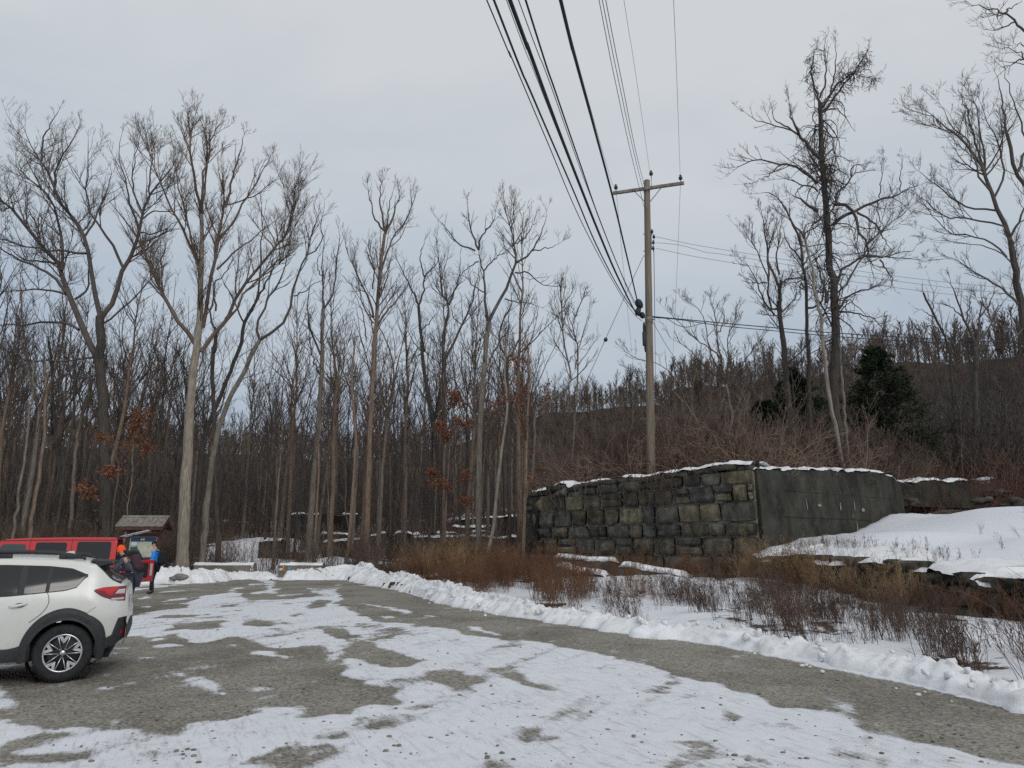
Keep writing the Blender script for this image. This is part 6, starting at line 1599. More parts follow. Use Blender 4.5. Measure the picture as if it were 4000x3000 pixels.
# creeping stems over the wall's face
rng = np.random.RandomState(12)
P0 = []
for i in range(34):
    u = rng.uniform(.3, LAB * .9); zt_ = topAB(u) + .25; out = np.array([dAB[1], -dAB[0]]); out = -out if out[1] > 0 else out
    p = np.array([*(WA + dAB * u + out * .12), zt_]); d = unit(np.array([rng.normal(0, .8), -.2, -.6])); q_ = []
    for k in range(9):
        q_.append(p.copy()); p = p + d * rng.uniform(.12, .34); d = unit(d + rng.normal(0, .35, 3) * np.array([1, .3, 1]) + np.array([0, .02, -.12]))
        base_ = WA + dAB * np.clip(np.dot(p[:2] - WA, dAB), 0, LAB) + out * rng.uniform(.26, .42); p[:2] = base_
    P0.append(q_)
P0 = np.array(P0); Rv = np.linspace(.014, .006, 9)[None] * np.ones((len(P0), 1))
a, q_ = spawn(P0, Rv, rng, 5, t0=.1, ang=(30, 80), lf=.4, up=0, n=5, lmin=.2, lmax=1.0, wander=.35, rtip=.005)
V, F = merge([tubes_np(P0, Rv, 4), tubes_np(a, q_, 3)])
tag(mesh_np('creeper_stems', V, F, M['twig_brown']), 'bare creeper stems trailing over the top of the stone wall', 'creeper', None, 'stuff')
# ================================================================== UTILITY POLE AND WIRES
M['pole_wood'] = mat('weathered_pole_wood', (0.27, 0.225, 0.175), .95, spec=.1, noise=.5, nscale=1.2, col2=(.14, .115, .09), bump=.7, bscale=2.0, stretch=(16, 16, .7))
M['arm_wood'] = mat('weathered_arm_wood', (0.22, 0.20, 0.17), .95, spec=.1, noise=.4, nscale=6, bump=.4, bscale=20)
M['porcelain'] = mat('dark_insulator', (.03, .035, .04), .25)
M['steel'] = mat('galvanised_steel', (.30, .31, .32), .5, metal=.7)
M['rubber_black'] = mat('black_cable', (.012, .018, .022), .6)
M['wire_grey'] = mat('grey_wire', (.16, .17, .18), .6)
PY = 29.8
ptop, pbot = on_y(2526.6, 706, PY), on_y(2543, 1745, PY)
pax = (pbot - ptop) / abs(pbot[2] - ptop[2])
gz = tz(pbot[0], PY); pfoot = pbot + pax * (pbot[2] - gz + .5)
pole = empty('utility_pole', (pfoot[0], PY, gz), 0, 'tall weathered wooden utility pole with one crossarm behind the stone wall', 'utility pole')
def on_pole(z): return ptop + pax * (ptop[2] - z)
mb = MB(); zs = np.linspace(ptop[2], pfoot[2], 12)
mb.tube([on_pole(z) for z in zs], np.linspace(.138, .185, 12), k=16); child_at(mb.build('post', M['pole_wood']), pole)
zc = on_y(2526, 738, PY)[2] - .05
aL, aR = on_z(2391.6, 757, zc), on_z(2669, 717, zc)
amid = (aL + aR) / 2; shift = on_pole(zc) + np.array([0, -.19, 0]) - (aL + (aR - aL) * ((2526 - 2391.6) / (2669 - 2391.6)))
aL = aL + shift * .5; aR = aR + shift * .5
def bar(a, b, w, h):
    a, b = Vector(a), Vector(b); d = (b - a); L_ = d.length
    T = Matrix.Translation((a + b) / 2) @ d.to_track_quat('X', 'Z').to_matrix().to_4x4()
    return T, L_
def crossarm(a, b, w, par, nm='crossarm', m='arm_wood'):
    T, L_ = bar(a, b, w, w); mb = MB(); mb.box((0, 0, 0), (L_, w, w * 1.2), bev=.012, M=T); o = mb.build(nm, M[m]); child_at(o, par); return T, L_
T_, L_ = crossarm(aL, aR, .115, pole)
ctr = on_pole(zc)
for sgn in (-1, 1):
    p = (aL + aR) / 2; e_ = np.array(aL if sgn < 0 else aR); c0 = ctr + np.array([0, -.15, 0]); q0 = c0 + (e_ - c0) * .38; q0[2] = zc - .06
    q1 = on_pole(zc - .62) + np.array([sgn * .13, -.08, 0])
    mb = MB(); mb.tube([q0, q1], .016, k=6); child_at(mb.build('brace', M['rubber_black']), pole)
def insulator(p, sc=1.0, par=pole):
    mb = MB(); c = tuple(p)
    mb.lathe([(.001, -.12 * sc), (.014 * sc, -.12 * sc), (.014 * sc, 0), (.05 * sc, .0), (.075 * sc, .02 * sc), (.06 * sc, .06 * sc), (.085 * sc, .08 * sc), (.055 * sc, .13 * sc), (.035 * sc, .15 * sc), (.05 * sc, .18 * sc), (.03 * sc, .21 * sc), (.001, .215 * sc)], k=14, c=c)
    child_at(mb.build('insulator', M['porcelain']), par)
iL = aL + (aR - aL) * .045 + np.array([0, 0, .19]); iR = aL + (aR - aL) * .955 + np.array([0, 0, .19]); iM = ptop + np.array([.19, -.1, .22])
for p in (iL, iM, iR): insulator(p, 1.15)
mb = MB(); mb.tube([iM + np.array([0, 0, -.1]), iM + np.array([-.02, 0, -.75])], .016, k=6); mb.tube([iM + [0, 0, -.6], ptop + [.05, 0, -.45]], .012, k=6); child_at(mb.build('pole_top_pin', M['steel']), pole)
# rack with spools on the right of the pole
for (x, y) in [(512, 630), (527, 672), (523, 718), (522, 765)]:
    u, v = zP([(x, y)])[0]; p = on_y(u, v, PY - .02); insulator(p + np.array([0, 0, -.08]), .85)
mb = MB(); a, b = on_y(*zP([(507, 615)])[0], PY), on_y(*zP([(507, 780)])[0], PY); mb.tube([a, b], .02, k=6); child_at(mb.build('spool_bracket', M['steel']), pole)
for (x, y) in [(440, 245), (443, 652), (443, 790), (443, 830)]:
    u, v = zP([(x, y)])[0]; p = on_y(u, v, PY); mb = MB(); mb.tube([p + [-.02, 0, 0], p + [.12, 0, 0]], .018, k=6); child_at(mb.build('bolt', M['rubber_black']), pole)
def capsule(a, b, r, nm, m='rubber_black'):
    a, b = np.array(a), np.array(b); s = np.linspace(0, 1, 7); mb = MB()
    mb.tube([a + (b - a) * t for t in s], [r * .4, r * .85, r, r * 1.05, r, r * .85, r * .4], k=10); child_at(mb.build(nm, M[m]), pole)
def zp(x, y, Y=PY): return on_y(*zP([(x, y)])[0], Y)
capsule(zp(390, 1180, PY - .5), zp(425, 1255, PY - .4), .16, 'splice_case'); capsule(zp(408, 1245, PY - .4), zp(388, 1310, PY - .45), .12, 'splice_case'); capsule(zp(425, 1285, PY - .3), zp(442, 1335, PY - .25), .12, 'splice_case')
capsule(zp(447, 1365), zp(450, 1465), .06, 'cable_riser'); mb = MB(); p = zp(449, 1500); mb.box(tuple(p), (.14, .16, .62), bev=.02); child_at(mb.build('terminal_box', M['rubber_black']), pole)
capsule(zp(452, 1530), zp(458, 1610), .035, 'cable_riser')
zb_ = zp(480, 1345)[2]; mb = MB(); mb.tube([on_pole(zb_ + .08), on_pole(zb_ - .16)], [.178, .178], k=16); child_at(mb.build('strap', M['arm_wood']), pole)
mb = MB(); mb.tube([on_pole(zb_ + .06) + [-.2, -.1, 0], on_pole(zb_ - .05) + [.24, -.12, 0]], .022, k=6); child_at(mb.build('clamp_bolt', M['rubber_black']), pole)

# second pole far behind
P2Y = 68.0; u2 = 2556
t2 = on_y(u2, 1628, P2Y); g2 = tz(t2[0], P2Y)
pole2 = empty('utility_pole', (t2[0], P2Y, g2), 0, 'small distant utility pole with a crossarm, seen right behind the tall one', 'utility pole')
mb = MB(); mb.tube([t2 + [0, 0, .1], np.array([t2[0], P2Y, g2 - .3])], [.12, .16], k=10); child_at(mb.build('post', M['pole_wood']), pole2)
b0, b1 = on_y(2494, 1637, P2Y - .2), on_y(2615, 1635, P2Y - .2); crossarm(b0, b1, .11, pole2)
for p in (b0 + [.1, 0, .15], b1 + [-.1, 0, .15]): insulator(p, 1.0, pole2)

# wires
def in_plane(u, v, A, B):
    A, B = np.array(A[:2]), np.array(B[:2]); d = B - A; nrm = np.array([-d[1], d[0]]); r_ = ray(u, v)
    t = nrm @ A / (nrm @ r_[:2]); return np.array([0, 0, EYE]) + r_ * t
def wire(pts, r, label, m='rubber_black', grp='wires of the utility pole', name='wire', cat='wire', n=60):
    P = smooth_poly(np.array(pts), n); V, F = tubes_np(P[None], np.full((1, n), r), 6)
    return tag(mesh_np(name, V, F, M[m]), label, cat, grp)
def traced(px, A, B, ext=.9):
    P = [in_plane(u, v, A, B) for u, v in px]
    y0, y1 = P[0][1], P[-1][1]
    P = [on_y(u, v, y0 + (q_[1] - y0) * (A[1] - .05 - y0) / (y1 - y0)) for (u, v), q_ in zip(px, P)]
    if ext: P = [P[0] + (P[0] - P[1]) / np.linalg.norm((P[0] - P[1])[:2]) * 14 * ext + np.array([0, 0, .5])] + P
    return P
PA = (on_pole(11)[0] - .2, PY - .1)
def far(x): return (x, 7.9)
G = 'communication cables running up to the frame top'
wire(traced(zW([(120, 0), (235, 265), (400, 655), (560, 1030), (720, 1330), (800, 1452), (840, 1487)]), PA, far(-.45)), .010, 'leftmost thin dark cable sweeping from the frame top down to the pole', grp=G, cat='cable', name='cable')
wire(traced(zW([(153, 0), (330, 440), (520, 880), (640, 1160), (760, 1380), (835, 1470)]), PA, far(-.3)), .017, 'second cable from the left, medium thick, sweeping down to the pole', grp=G, cat='cable', name='cable')
wire(traced(zW([(211, 0), (335, 320), (460, 640), (560, 890), (650, 1110), (800, 1432)]), PA, far(-.1)), .006, 'hair thin wire hugging the left side of the thickest cable bundle', m='wire_grey', grp=G, cat='cable', name='cable')
wire(traced(zW([(227, 0), (300, 190), (440, 570), (560, 880), (640, 1080), (720, 1268), (800, 1430), (825, 1462)]), PA, far(-.05)), .030, 'thickest black cable bundle in the middle of the left sweep', grp=G, cat='cable', name='cable')
wire(traced(zW([(267, 0), (400, 350), (560, 800), (700, 1165), (790, 1380), (815, 1422)]), PA, far(.05)), .008, 'thin grey cable just right of the thickest bundle', m='wire_grey', grp=G, cat='cable', name='cable')
wire(traced(zW([(300, 0), (440, 430), (560, 780), (640, 1010), (740, 1260), (815, 1420)]), PA, far(.1)), .015, 'medium black cable, last of the left sweep before the separate thick one', grp=G, cat='cable', name='cable')
wire(traced(zW([(462, 0), (530, 270), (620, 600), (700, 900), (760, 1150), (815, 1385)]), PA, far(.55)), .027, 'separate thick black cable passing just left of the crossarm', grp=G, cat='cable', name='cable')
G = 'bare conductors on top of the pole'
wire(traced(zW([(470, 0), (500, 130), (600, 500), (690, 815), (711, 868)]), iL[:2], (.1, 10)), .006, 'faint conductor rising from the left insulator of the crossarm', m='wire_grey', grp=G)
wire(traced(zW([(755, 0), (800, 280), (850, 620), (877, 812)]), iM[:2], (1.9, 12)), .006, 'faint conductor rising from the pole top insulator', m='wire_grey', grp=G)
wire(traced(zW([(985, 0), (1000, 370), (1016, 822)]), iR[:2], (3.2, 12)), .006, 'faint conductor rising from the right insulator of the crossarm', m='wire_grey', grp=G)
G = 'three grey wires crossing behind the crossarm'
for i, (px_, lb) in enumerate(((zW([(640, 0), (720, 400), (790, 720), (850, 965)]), 'left'), (zW([(655, 0), (736, 400), (800, 700), (852, 910)]), 'middle'), (zW([(671, 0), (748, 390), (810, 700), (853, 870)]), 'right'))):
    wire(traced(px_, (PA[0] + .1, PY), (1.2 + i * .1, 10)), .009, f'{lb} of the three close grey wires meeting the pole below the crossarm', m='wire_grey', grp=G)
G = 'wires leaving the pole to the right'
PR = (on_pole(12)[0] + .2, PY); PQ = (25.0, 34.0)
wire([in_plane(*p, PR, PQ) for p in [(2563, 925), (2800, 971), (3487, 1077), (4000, 1130), (4600, 1170)]], .009, 'top one of three thin wires going right from the spools', m='wire_grey', grp=G)
wire([in_plane(*p, PR, PQ) for p in [(2563, 948), (2660, 958), (2760, 986), (2800, 990), (3487, 1096), (4000, 1152), (4600, 1195)]], .009, 'middle one of three thin wires going right from the spools', m='wire_grey', grp=G)
wire([in_plane(*p, PR, PQ) for p in [(2563, 970), (2800, 1017), (3487, 1122), (4000, 1178), (4600, 1220)]], .009, 'bottom one of three thin wires going right from the spools', m='wire_grey', grp=G)
wire([in_plane(*p, PR, PQ) for p in [(2547, 1236), (2800, 1260), (3000, 1278), (3372, 1308), (4000, 1340), (4600, 1360)]], .022, 'upper heavy black cable going right from the pole strap', grp=G, cat='cable', name='cable')
wire([in_plane(*p, PR, PQ) for p in [(2547, 1240), (2650, 1248), (2800, 1270), (3000, 1290), (3372, 1322), (4000, 1356), (4600, 1378)]], .018, 'lower heavy black cable going right from the pole strap', grp=G, cat='cable', name='cable')
wire([in_plane(*p, PR, PQ) for p in zI([(780, 292), (850, 305), (920, 350), (1000, 368), (1080, 350), (1160, 330)])], .014, 'slack black loop hanging under the right hand cables', grp=G, cat='cable', name='cable')
wire([in_plane(*p, PR, (22, 44)) for p in [(2550, 1258), (2610, 1360), (2682, 1462), (2740, 1530)]], .010, 'thin service wire slanting down to the right from the pole strap', grp=G)
A_ = (on_pole(14)[0] - .15, PY); B_ = (-.5, 33.5)
gp = [in_plane(*p, A_, B_) for p in [(2512, 1003), (2440, 1160), (2367, 1321), (2300, 1470), (2225, 1640)]]
gw = wire(gp, .011, 'guy wire slanting down left from the pole with a dark strain insulator', grp=None, name='guy_wire', cat='guy wire')
c_ = in_plane(*zI([(346, 462)])[0], A_, B_); d_ = in_plane(*zI([(342, 478)])[0], A_, B_)
mb = MB(); mb.tube([c_ + (c_ - d_) * .6, c_, d_, d_ + (d_ - c_) * .6], [.03, .09, .09, .03], k=8); mb.build('strain_insulator', M['porcelain'], gw)
G = 'wires running on to the distant pole'
def sag(a, b, s, n=9):
    a, b = np.array(a), np.array(b); t = np.linspace(0, 1, n)[:, None]; return a + (b - a) * t - np.array([0, 0, 1.0]) * s * 4 * t * (1 - t)
wire(sag(iL, b0 + [.1, 0, .25], 1.0), .007, 'faint wire from the left insulator on to the distant pole', m='wire_grey', grp=G)
wire(sag(iR, b1 + [-.1, 0, .25], 1.0), .007, 'faint wire from the right insulator on to the distant pole', m='wire_grey', grp=G)
wire(sag(zp(527, 775), t2 + [.1, 0, -.4], .5), .014, 'dark secondary wire running down beside the pole to the distant one', grp=G)
# ================================================================== TRAIL KIOSK
M['stain_wood'] = mat('red_brown_stained_wood', (0.085, 0.040, 0.030), .85, noise=.4, nscale=6, stretch=(1, 1, .3), bump=.3)
M['shingle'] = mat('grey_cedar_shingle', (0.30, 0.275, 0.235), .95, noise=.6, nscale=3.5, col2=(.12, .108, .09), stretch=(3, 1, 1), bump=.5, bscale=15)
M['board'] = mat('notice_board', (.42, .47, .45), .5, noise=.15, nscale=2)
M['navy'] = mat('poster_navy', (.025, .06, .13), .4); M['cream'] = mat('map_cream', (.62, .60, .46), .5, noise=.35, nscale=6, col2=(.42, .44, .33)); M['map_green'] = mat('map_dark_green', (.05, .10, .08), .5, noise=.4, nscale=8)
M['paper'] = mat('paper_white', (.70, .72, .68), .5)
kc = on_y(551, 2200, 34.6); kz = .08
kio = empty('trail_kiosk', (kc[0], kc[1], kz), R(4), 'wooden trail notice board with small grey shingle roof behind the red car', 'notice board')
for sx in (-1, 1):
    MB().box((sx * .72, 0, 1.12), (.15, .15, 2.35), bev=.008).build('post', M['stain_wood'], kio)
MB().box((0, .03, 2.28), (1.9, .10, .16), bev=.006).build('beam', M['stain_wood'], kio)
MB().box((0, 0, 2.06), (1.29, .05, .16), bev=.004).build('header_board', M['stain_wood'], kio)
MB().box((0, 0, .98), (1.29, .06, .10), bev=.004).build('sill_rail', M['stain_wood'], kio)
MB().box((0, .02, 1.51), (1.28, .04, .96)).build('notice_panel', M['board'], kio)
yy = -.004
mb = MB(); mb.box((0, yy - .006, 1.86), (1.16, .008, .20)); mb.build('poster_header', M['navy'], kio)
rk = random.Random(3)
mb = MB()
for cx in (-.10, -.02, .03): mb.box((cx, yy - .014, 1.86 + rk.uniform(-.02, .02)), (.05, .004, rk.uniform(.05, .10)))
mb.build('poster_mark', M['paper'], kio)
pts = [(-.15, 1.74), (-.02, 1.71), (.05, 1.77), (.14, 1.73), (.38, 1.74), (.50, 1.70), (.56, 1.40), (.55, 1.10), (.30, 1.08), (.05, 1.12), (-.08, 1.26), (-.22, 1.42), (-.28, 1.55), (-.20, 1.62)]
mb = MB(); mb.prism([(x, z) for x, z in pts], yy - .012, yy - .004); mb.build('map_land', M['cream'], kio)
pts = [(-.57, 1.52), (-.40, 1.50), (-.25, 1.56), (-.24, 1.44), (-.10, 1.27), (-.2, 1.15), (-.56, 1.12)]
mb = MB(); mb.prism(pts, yy - .017, yy - .013); mb.build('map_water', M['map_green'], kio)
MB().box((-.42, yy - .010, 1.66), (.26, .006, .14)).build('map_key', M['paper'], kio)
# roof: two shingled slopes
W2 = 1.08; zr, ze = 2.93, 2.44; run = .70
def slope(side):
    mb = MB(); n = 7; rg = random.Random(10 + side)
    for c in range(n):
        t0, t1 = c / n, (c + 1.35) / n
        x = -W2
        while x < W2 - .02:
            w = min(rg.uniform(.09, .2), W2 - x)
            y0, z0 = side * run * (1 - t0 * 1.0), ze + (zr - ze) * t0
            y1, z1_ = side * run * (1 - min(t1, 1)), ze + (zr - ze) * min(t1, 1)
            j = rg.uniform(-.012, .012)
            up_ = .028
            V = [(x, y0 + side * j, z0 + up_), (x + w - .008, y0 + side * j, z0 + up_), (x + w - .008, y1, z1_ + .008), (x, y1, z1_ + .008),
                 (x, y0 + side * j, z0), (x + w - .008, y0 + side * j, z0), (x + w - .008, y1, z1_ - .006), (x, y1, z1_ - .006)]
            mb.add(V, [[0, 1, 2, 3], [4, 5, 6, 7], [0, 1, 5, 4], [1, 2, 6, 5], [3, 0, 4, 7], [2, 3, 7, 6]])
            x += w
    return mb
slope(-1).build('roof_slope', M['shingle'], kio); slope(1).build('roof_slope', M['shingle'], kio)
mb = MB(); mb.prism([(-.10, zr - .03), (0, zr + .05), (.10, zr - .03)], -W2, W2, axis='x'); mb.build('ridge_board', M['shingle'], kio)
for sx in (-1, 1):
    mb = MB(); mb.prism([(-run * .96, ze - .06), (0, zr - .06), (run * .96, ze - .06), (run * .96, ze - .18), (0, zr - .22), (-run * .96, ze - .18)], sx * (W2 - .06), sx * (W2 - .02), axis='x'); mb.build('barge_board', M['stain_wood'], kio)
for sy in (-1, 1):
    MB().box((0, sy * run * .93, ze - .08), (2 * W2 - .14, .04, .15)).build('fascia', M['stain_wood'], kio)
mb = MB(); mb.prism([(-run * .9, ze - .04), (0, zr - .06), (run * .9, ze - .04)], -W2 + .2, -W2 + .24, axis='x'); mb.prism([(-run * .9, ze - .04), (0, zr - .06), (run * .9, ze - .04)], W2 - .24, W2 - .2, axis='x'); mb.build('gable_infill', M['stain_wood'], kio)
# ================================================================== CARS
def paint(name, col, rough=.35, coat=.8, dirt=(.35, .33, .28), da=.3):
    m, t, b = newmat(name); L = t.links; Nn = t.nodes.new
    tc = Nn('ShaderNodeTexCoord'); sp = Nn('ShaderNodeSeparateXYZ'); L.new(tc.outputs['Object'], sp.inputs[0])
    n = Nn('ShaderNodeTexNoise'); n.inputs['Scale'].default_value = 3; n.inputs['Detail'].default_value = 6; L.new(tc.outputs['Object'], n.inputs['Vector'])
    mr = Nn('ShaderNodeMapRange'); L.new(sp.outputs[2], mr.inputs[0]); mr.inputs[1].default_value = .95; mr.inputs[2].default_value = .3; mr.inputs[4].default_value = 1.0
    mm = Nn('ShaderNodeMath'); mm.operation = 'MULTIPLY'; L.new(mr.outputs[0], mm.inputs[0]); L.new(n.outputs[0], mm.inputs[1])
    m2 = Nn('ShaderNodeMath'); m2.operation = 'MULTIPLY'; L.new(mm.outputs[0], m2.inputs[0]); m2.inputs[1].default_value = da * 2
    mx = Nn('ShaderNodeMix'); mx.data_type = 'RGBA'; L.new(m2.outputs[0], mx.inputs[0]); mx.inputs[6].default_value = (*col, 1); mx.inputs[7].default_value = (*dirt, 1)
    L.new(mx.outputs[2], b.inputs['Base Color']); b.inputs['Roughness'].default_value = rough; b.inputs['Coat Weight'].default_value = coat; b.inputs['Coat Roughness'].default_value = .22
    return m
M['white_paint_car'] = paint('pearl_white_paint', (.68, .68, .64), da=.5)
M['red_paint_car'] = paint('red_car_paint', (.52, .010, .018), rough=.5, coat=.25, da=.08)
M['clad'] = mat('black_cladding', (.022, .023, .025), .6, noise=.3, nscale=20)
M['glass_dark'] = mat('tinted_glass', (.012, .013, .015), .06, spec=.6)
M['glass_clear'] = mat('side_glass', (.045, .065, .062), .05, spec=.6)
M['tyre'] = mat('tyre_rubber', (.020, .020, .021), .85, noise=.4, nscale=12, bump=.4, bscale=60)
M['rim_silver'] = mat('machined_alloy', (.62, .63, .64), .28, metal=.85)
M['rim_black'] = mat('gloss_black_alloy', (.014, .014, .016), .3)
M['lamp_red'] = mat('red_lens', (.55, .008, .012), .12, coat=.6)
M['lamp_dark_red'] = mat('dark_red_lens', (.16, .006, .012), .15, coat=.6)
M['lamp_clear'] = mat('clear_lens', (.50, .50, .52), .12, coat=.6)
M['seam'] = mat('panel_gap', (.05, .05, .05), .8)
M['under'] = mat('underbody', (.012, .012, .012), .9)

def wheel(par, x, y, z, r, rim_r, w, side, style, name='wheel'):
    root = empty(name, (x, y, z)); root.parent = par
    s = side       # outward direction along y
    mb = MB(); h = w / 2
    prof = [(rim_r * .97, -h * .85), (rim_r * 1.05, -h), (r * .86, -h), (r * .96, -h * .9), (r, -h * .55), (r, h * .55), (r * .96, h * .9), (r * .86, h), (rim_r * 1.05, h), (rim_r * .97, h * .85)]
    mb.lathe(prof, k=48, axis='y')
    for k in range(60):
        a = 2 * math.pi * k / 60
        T = Matrix.Rotation(-a, 4, 'Y') @ Matrix.Translation((0, 0, r - .001))
        mb.box((0, 0, 0), (.010, w * .86, .010), M=T)
    mb.build('tyre', M['tyre'], root)
    mb = MB(); mb.lathe([(rim_r * .98, -h * .8), (rim_r * .93, -h * .5), (rim_r * .90, 0), (rim_r * .93, h * .7)], k=40, axis='y')
    mb.lathe([(.001, s * h * .30), (rim_r * .3, s * h * .30), (rim_r * .92, s * h * .1)], k=40, axis='y'); mb.build('rim_barrel', M['rim_black'], root)
    mb = MB(); yo = s * h * .86
    mb.lathe([(rim_r * .90, yo - s * .02), (rim_r * .91, yo), (rim_r * .99, yo + s * .004), (rim_r * 1.01, yo - s * .02)], k=48, axis='y')
    def pol(rad, a, yy): return (rad * math.cos(a), yy, rad * math.sin(a))
    if style == 'v':
        for k in range(5):
            a = 2 * math.pi * k / 5 + R(18)
            for sg in (-1, 1):
                a0, a1 = a + sg * R(30), a + sg * R(15)      # bars of the V
                q0, q1 = pol(rim_r * .17, a0 * 1, yo - s * .035), pol(rim_r * .92, a + sg * R(19), yo - s * .004)
                mb.tube([q0, tuple((np.array(q0) + np.array(q1)) / 2 + np.array([0, s * .004, 0])), q1], [rim_r * .028, rim_r * .03, rim_r * .036], k=6)
            # solid wedge between the bars near the rim
            w0, w1 = pol(rim_r * .92, a - R(17), yo - s * .002), pol(rim_r * .92, a + R(17), yo - s * .002)
            w2, w3 = pol(rim_r * .62, a + R(9), yo - s * .004), pol(rim_r * .62, a - R(9), yo - s * .004)
            tip = pol(rim_r * .50, a, yo - s * .008)
            V = [w0, w1, w2, tip, w3]; V2 = [(p[0], p[1] - s * .02, p[2]) for p in V]
            # opening between wedge sides left dark at the rim
            mid0, mid1 = pol(rim_r * .92, a - R(7), yo - s * .002), pol(rim_r * .92, a + R(7), yo - s * .002)
            inner = pol(rim_r * .74, a, yo - s * .004)
            mb.add([w0, mid0, inner, tip, w3], [[0, 1, 2, 3, 4]]); mb.add([w1, mid1, inner, tip, w2], [[0, 1, 2, 3, 4]])
    else:
        for k in range(5):
            a = 2 * math.pi * k / 5 + .2; mb.tube([pol(rim_r * .15, a, yo - s * .03), pol(rim_r * .92, a, yo - s * .01)], [rim_r * .13, rim_r * .16], k=6)
    mb.build('rim', M['rim_silver'], root)
    mb = MB(); mb.lathe([(.001, yo - s * .018), (rim_r * .12, yo - s * .018), (rim_r * .15, yo - s * .03)], k=20, axis='y'); mb.build('hub_cap', M['rim_silver'], root)
    return root

# ---------------------------------------------------------------- white crossover, local x runs front -> rear, near side is -y
th = R(25)
wc = px_ground([(229, 2668)])[0]
Lc, XR, XF, RW_ = 4.47, 3.60, .93, .35
org = np.array([wc[0], wc[1]]) - XR * .955 * np.array([math.cos(th), math.sin(th)]) + .86 * np.array([-math.sin(th), math.cos(th)])
zc0 = float(lotz(wc[1])) + .012
car = empty('white_crossover', (org[0], org[1], zc0), th, 'white crossover car with black wheel arch cladding, only its rear half in the frame', 'car'); car.scale = (.955, 1, 1)
OUT = [(.02, .50), (.0, .62), (.03, .74), (.12, .86), (.45, .96), (.95, 1.03), (1.05, 1.06), (1.30, 1.27), (1.60, 1.47), (1.80, 1.535), (2.2, 1.565), (2.8, 1.575), (3.3, 1.56), (3.7, 1.53), (3.95, 1.495), (4.05, 1.435), (4.17, 1.34), (4.31, 1.215), (4.40, 1.17), (4.435, 1.08), (4.45, .95), (4.465, .75), (4.45, .52), (4.43, .40)]
OUT = [np.array(p) for p in OUT]
st = smooth_poly(np.array([[p[0], p[1], 0] for p in OUT]), 150)[:, :2]
def wsec(z): return np.interp(z, [.2, .35, .55, .80, .98, 1.06, 1.15, 1.30, 1.42, 1.52, 1.6], [.86, .88, .895, .90, .892, .875, .845, .785, .73, .67, .60])
def wplan(x): return (1 - .24 * np.clip((x - 3.90) / .57, 0, 1) ** 2.1) * (1 - .20 * np.clip((.75 - x) / .75, 0, 1) ** 2.2)
def Wd(x, z): return float(wsec(z) * wplan(x))
def arch(x, r, xc): 
    d = abs(x - xc); return RW_ + math.sqrt(max(r * r - d * d, 0)) if d < r else 0
def zbot(x): return max(.34 if x < 4.0 else .46, arch(x, .45, XR), arch(x, .45, XF))
def section(x, zt, nside=18, ntop=12):
    zb = min(zbot(x), zt - .02)
    rear = x > 3.95; h = .07 if not rear else .045
    if x < 1.0: h = .06
    zs = max(zb + .01, zt - h)
    pts = [(Wd(x, z), z) for z in np.linspace(zb, zs, nside)]
    w = pts[-1][0]
    for k in range(1, ntop + 1):
        a = k / ntop * math.pi / 2; pts.append((w * math.cos(a) ** .55 if k < ntop else 0.0, zs + (zt - zs) * math.sin(a) ** .9))
    return pts
V = []; nn = None
for x, zt in st:
    s_ = section(x, zt); full = [(x, -y, z) for y, z in s_] + [(x, y, z) for y, z in s_[:-1][::-1]]
    nn = len(full); V += full
F = grid_faces(len(st), nn)
o = mesh_np('body', V, F, M['white_paint_car'], parent=car)
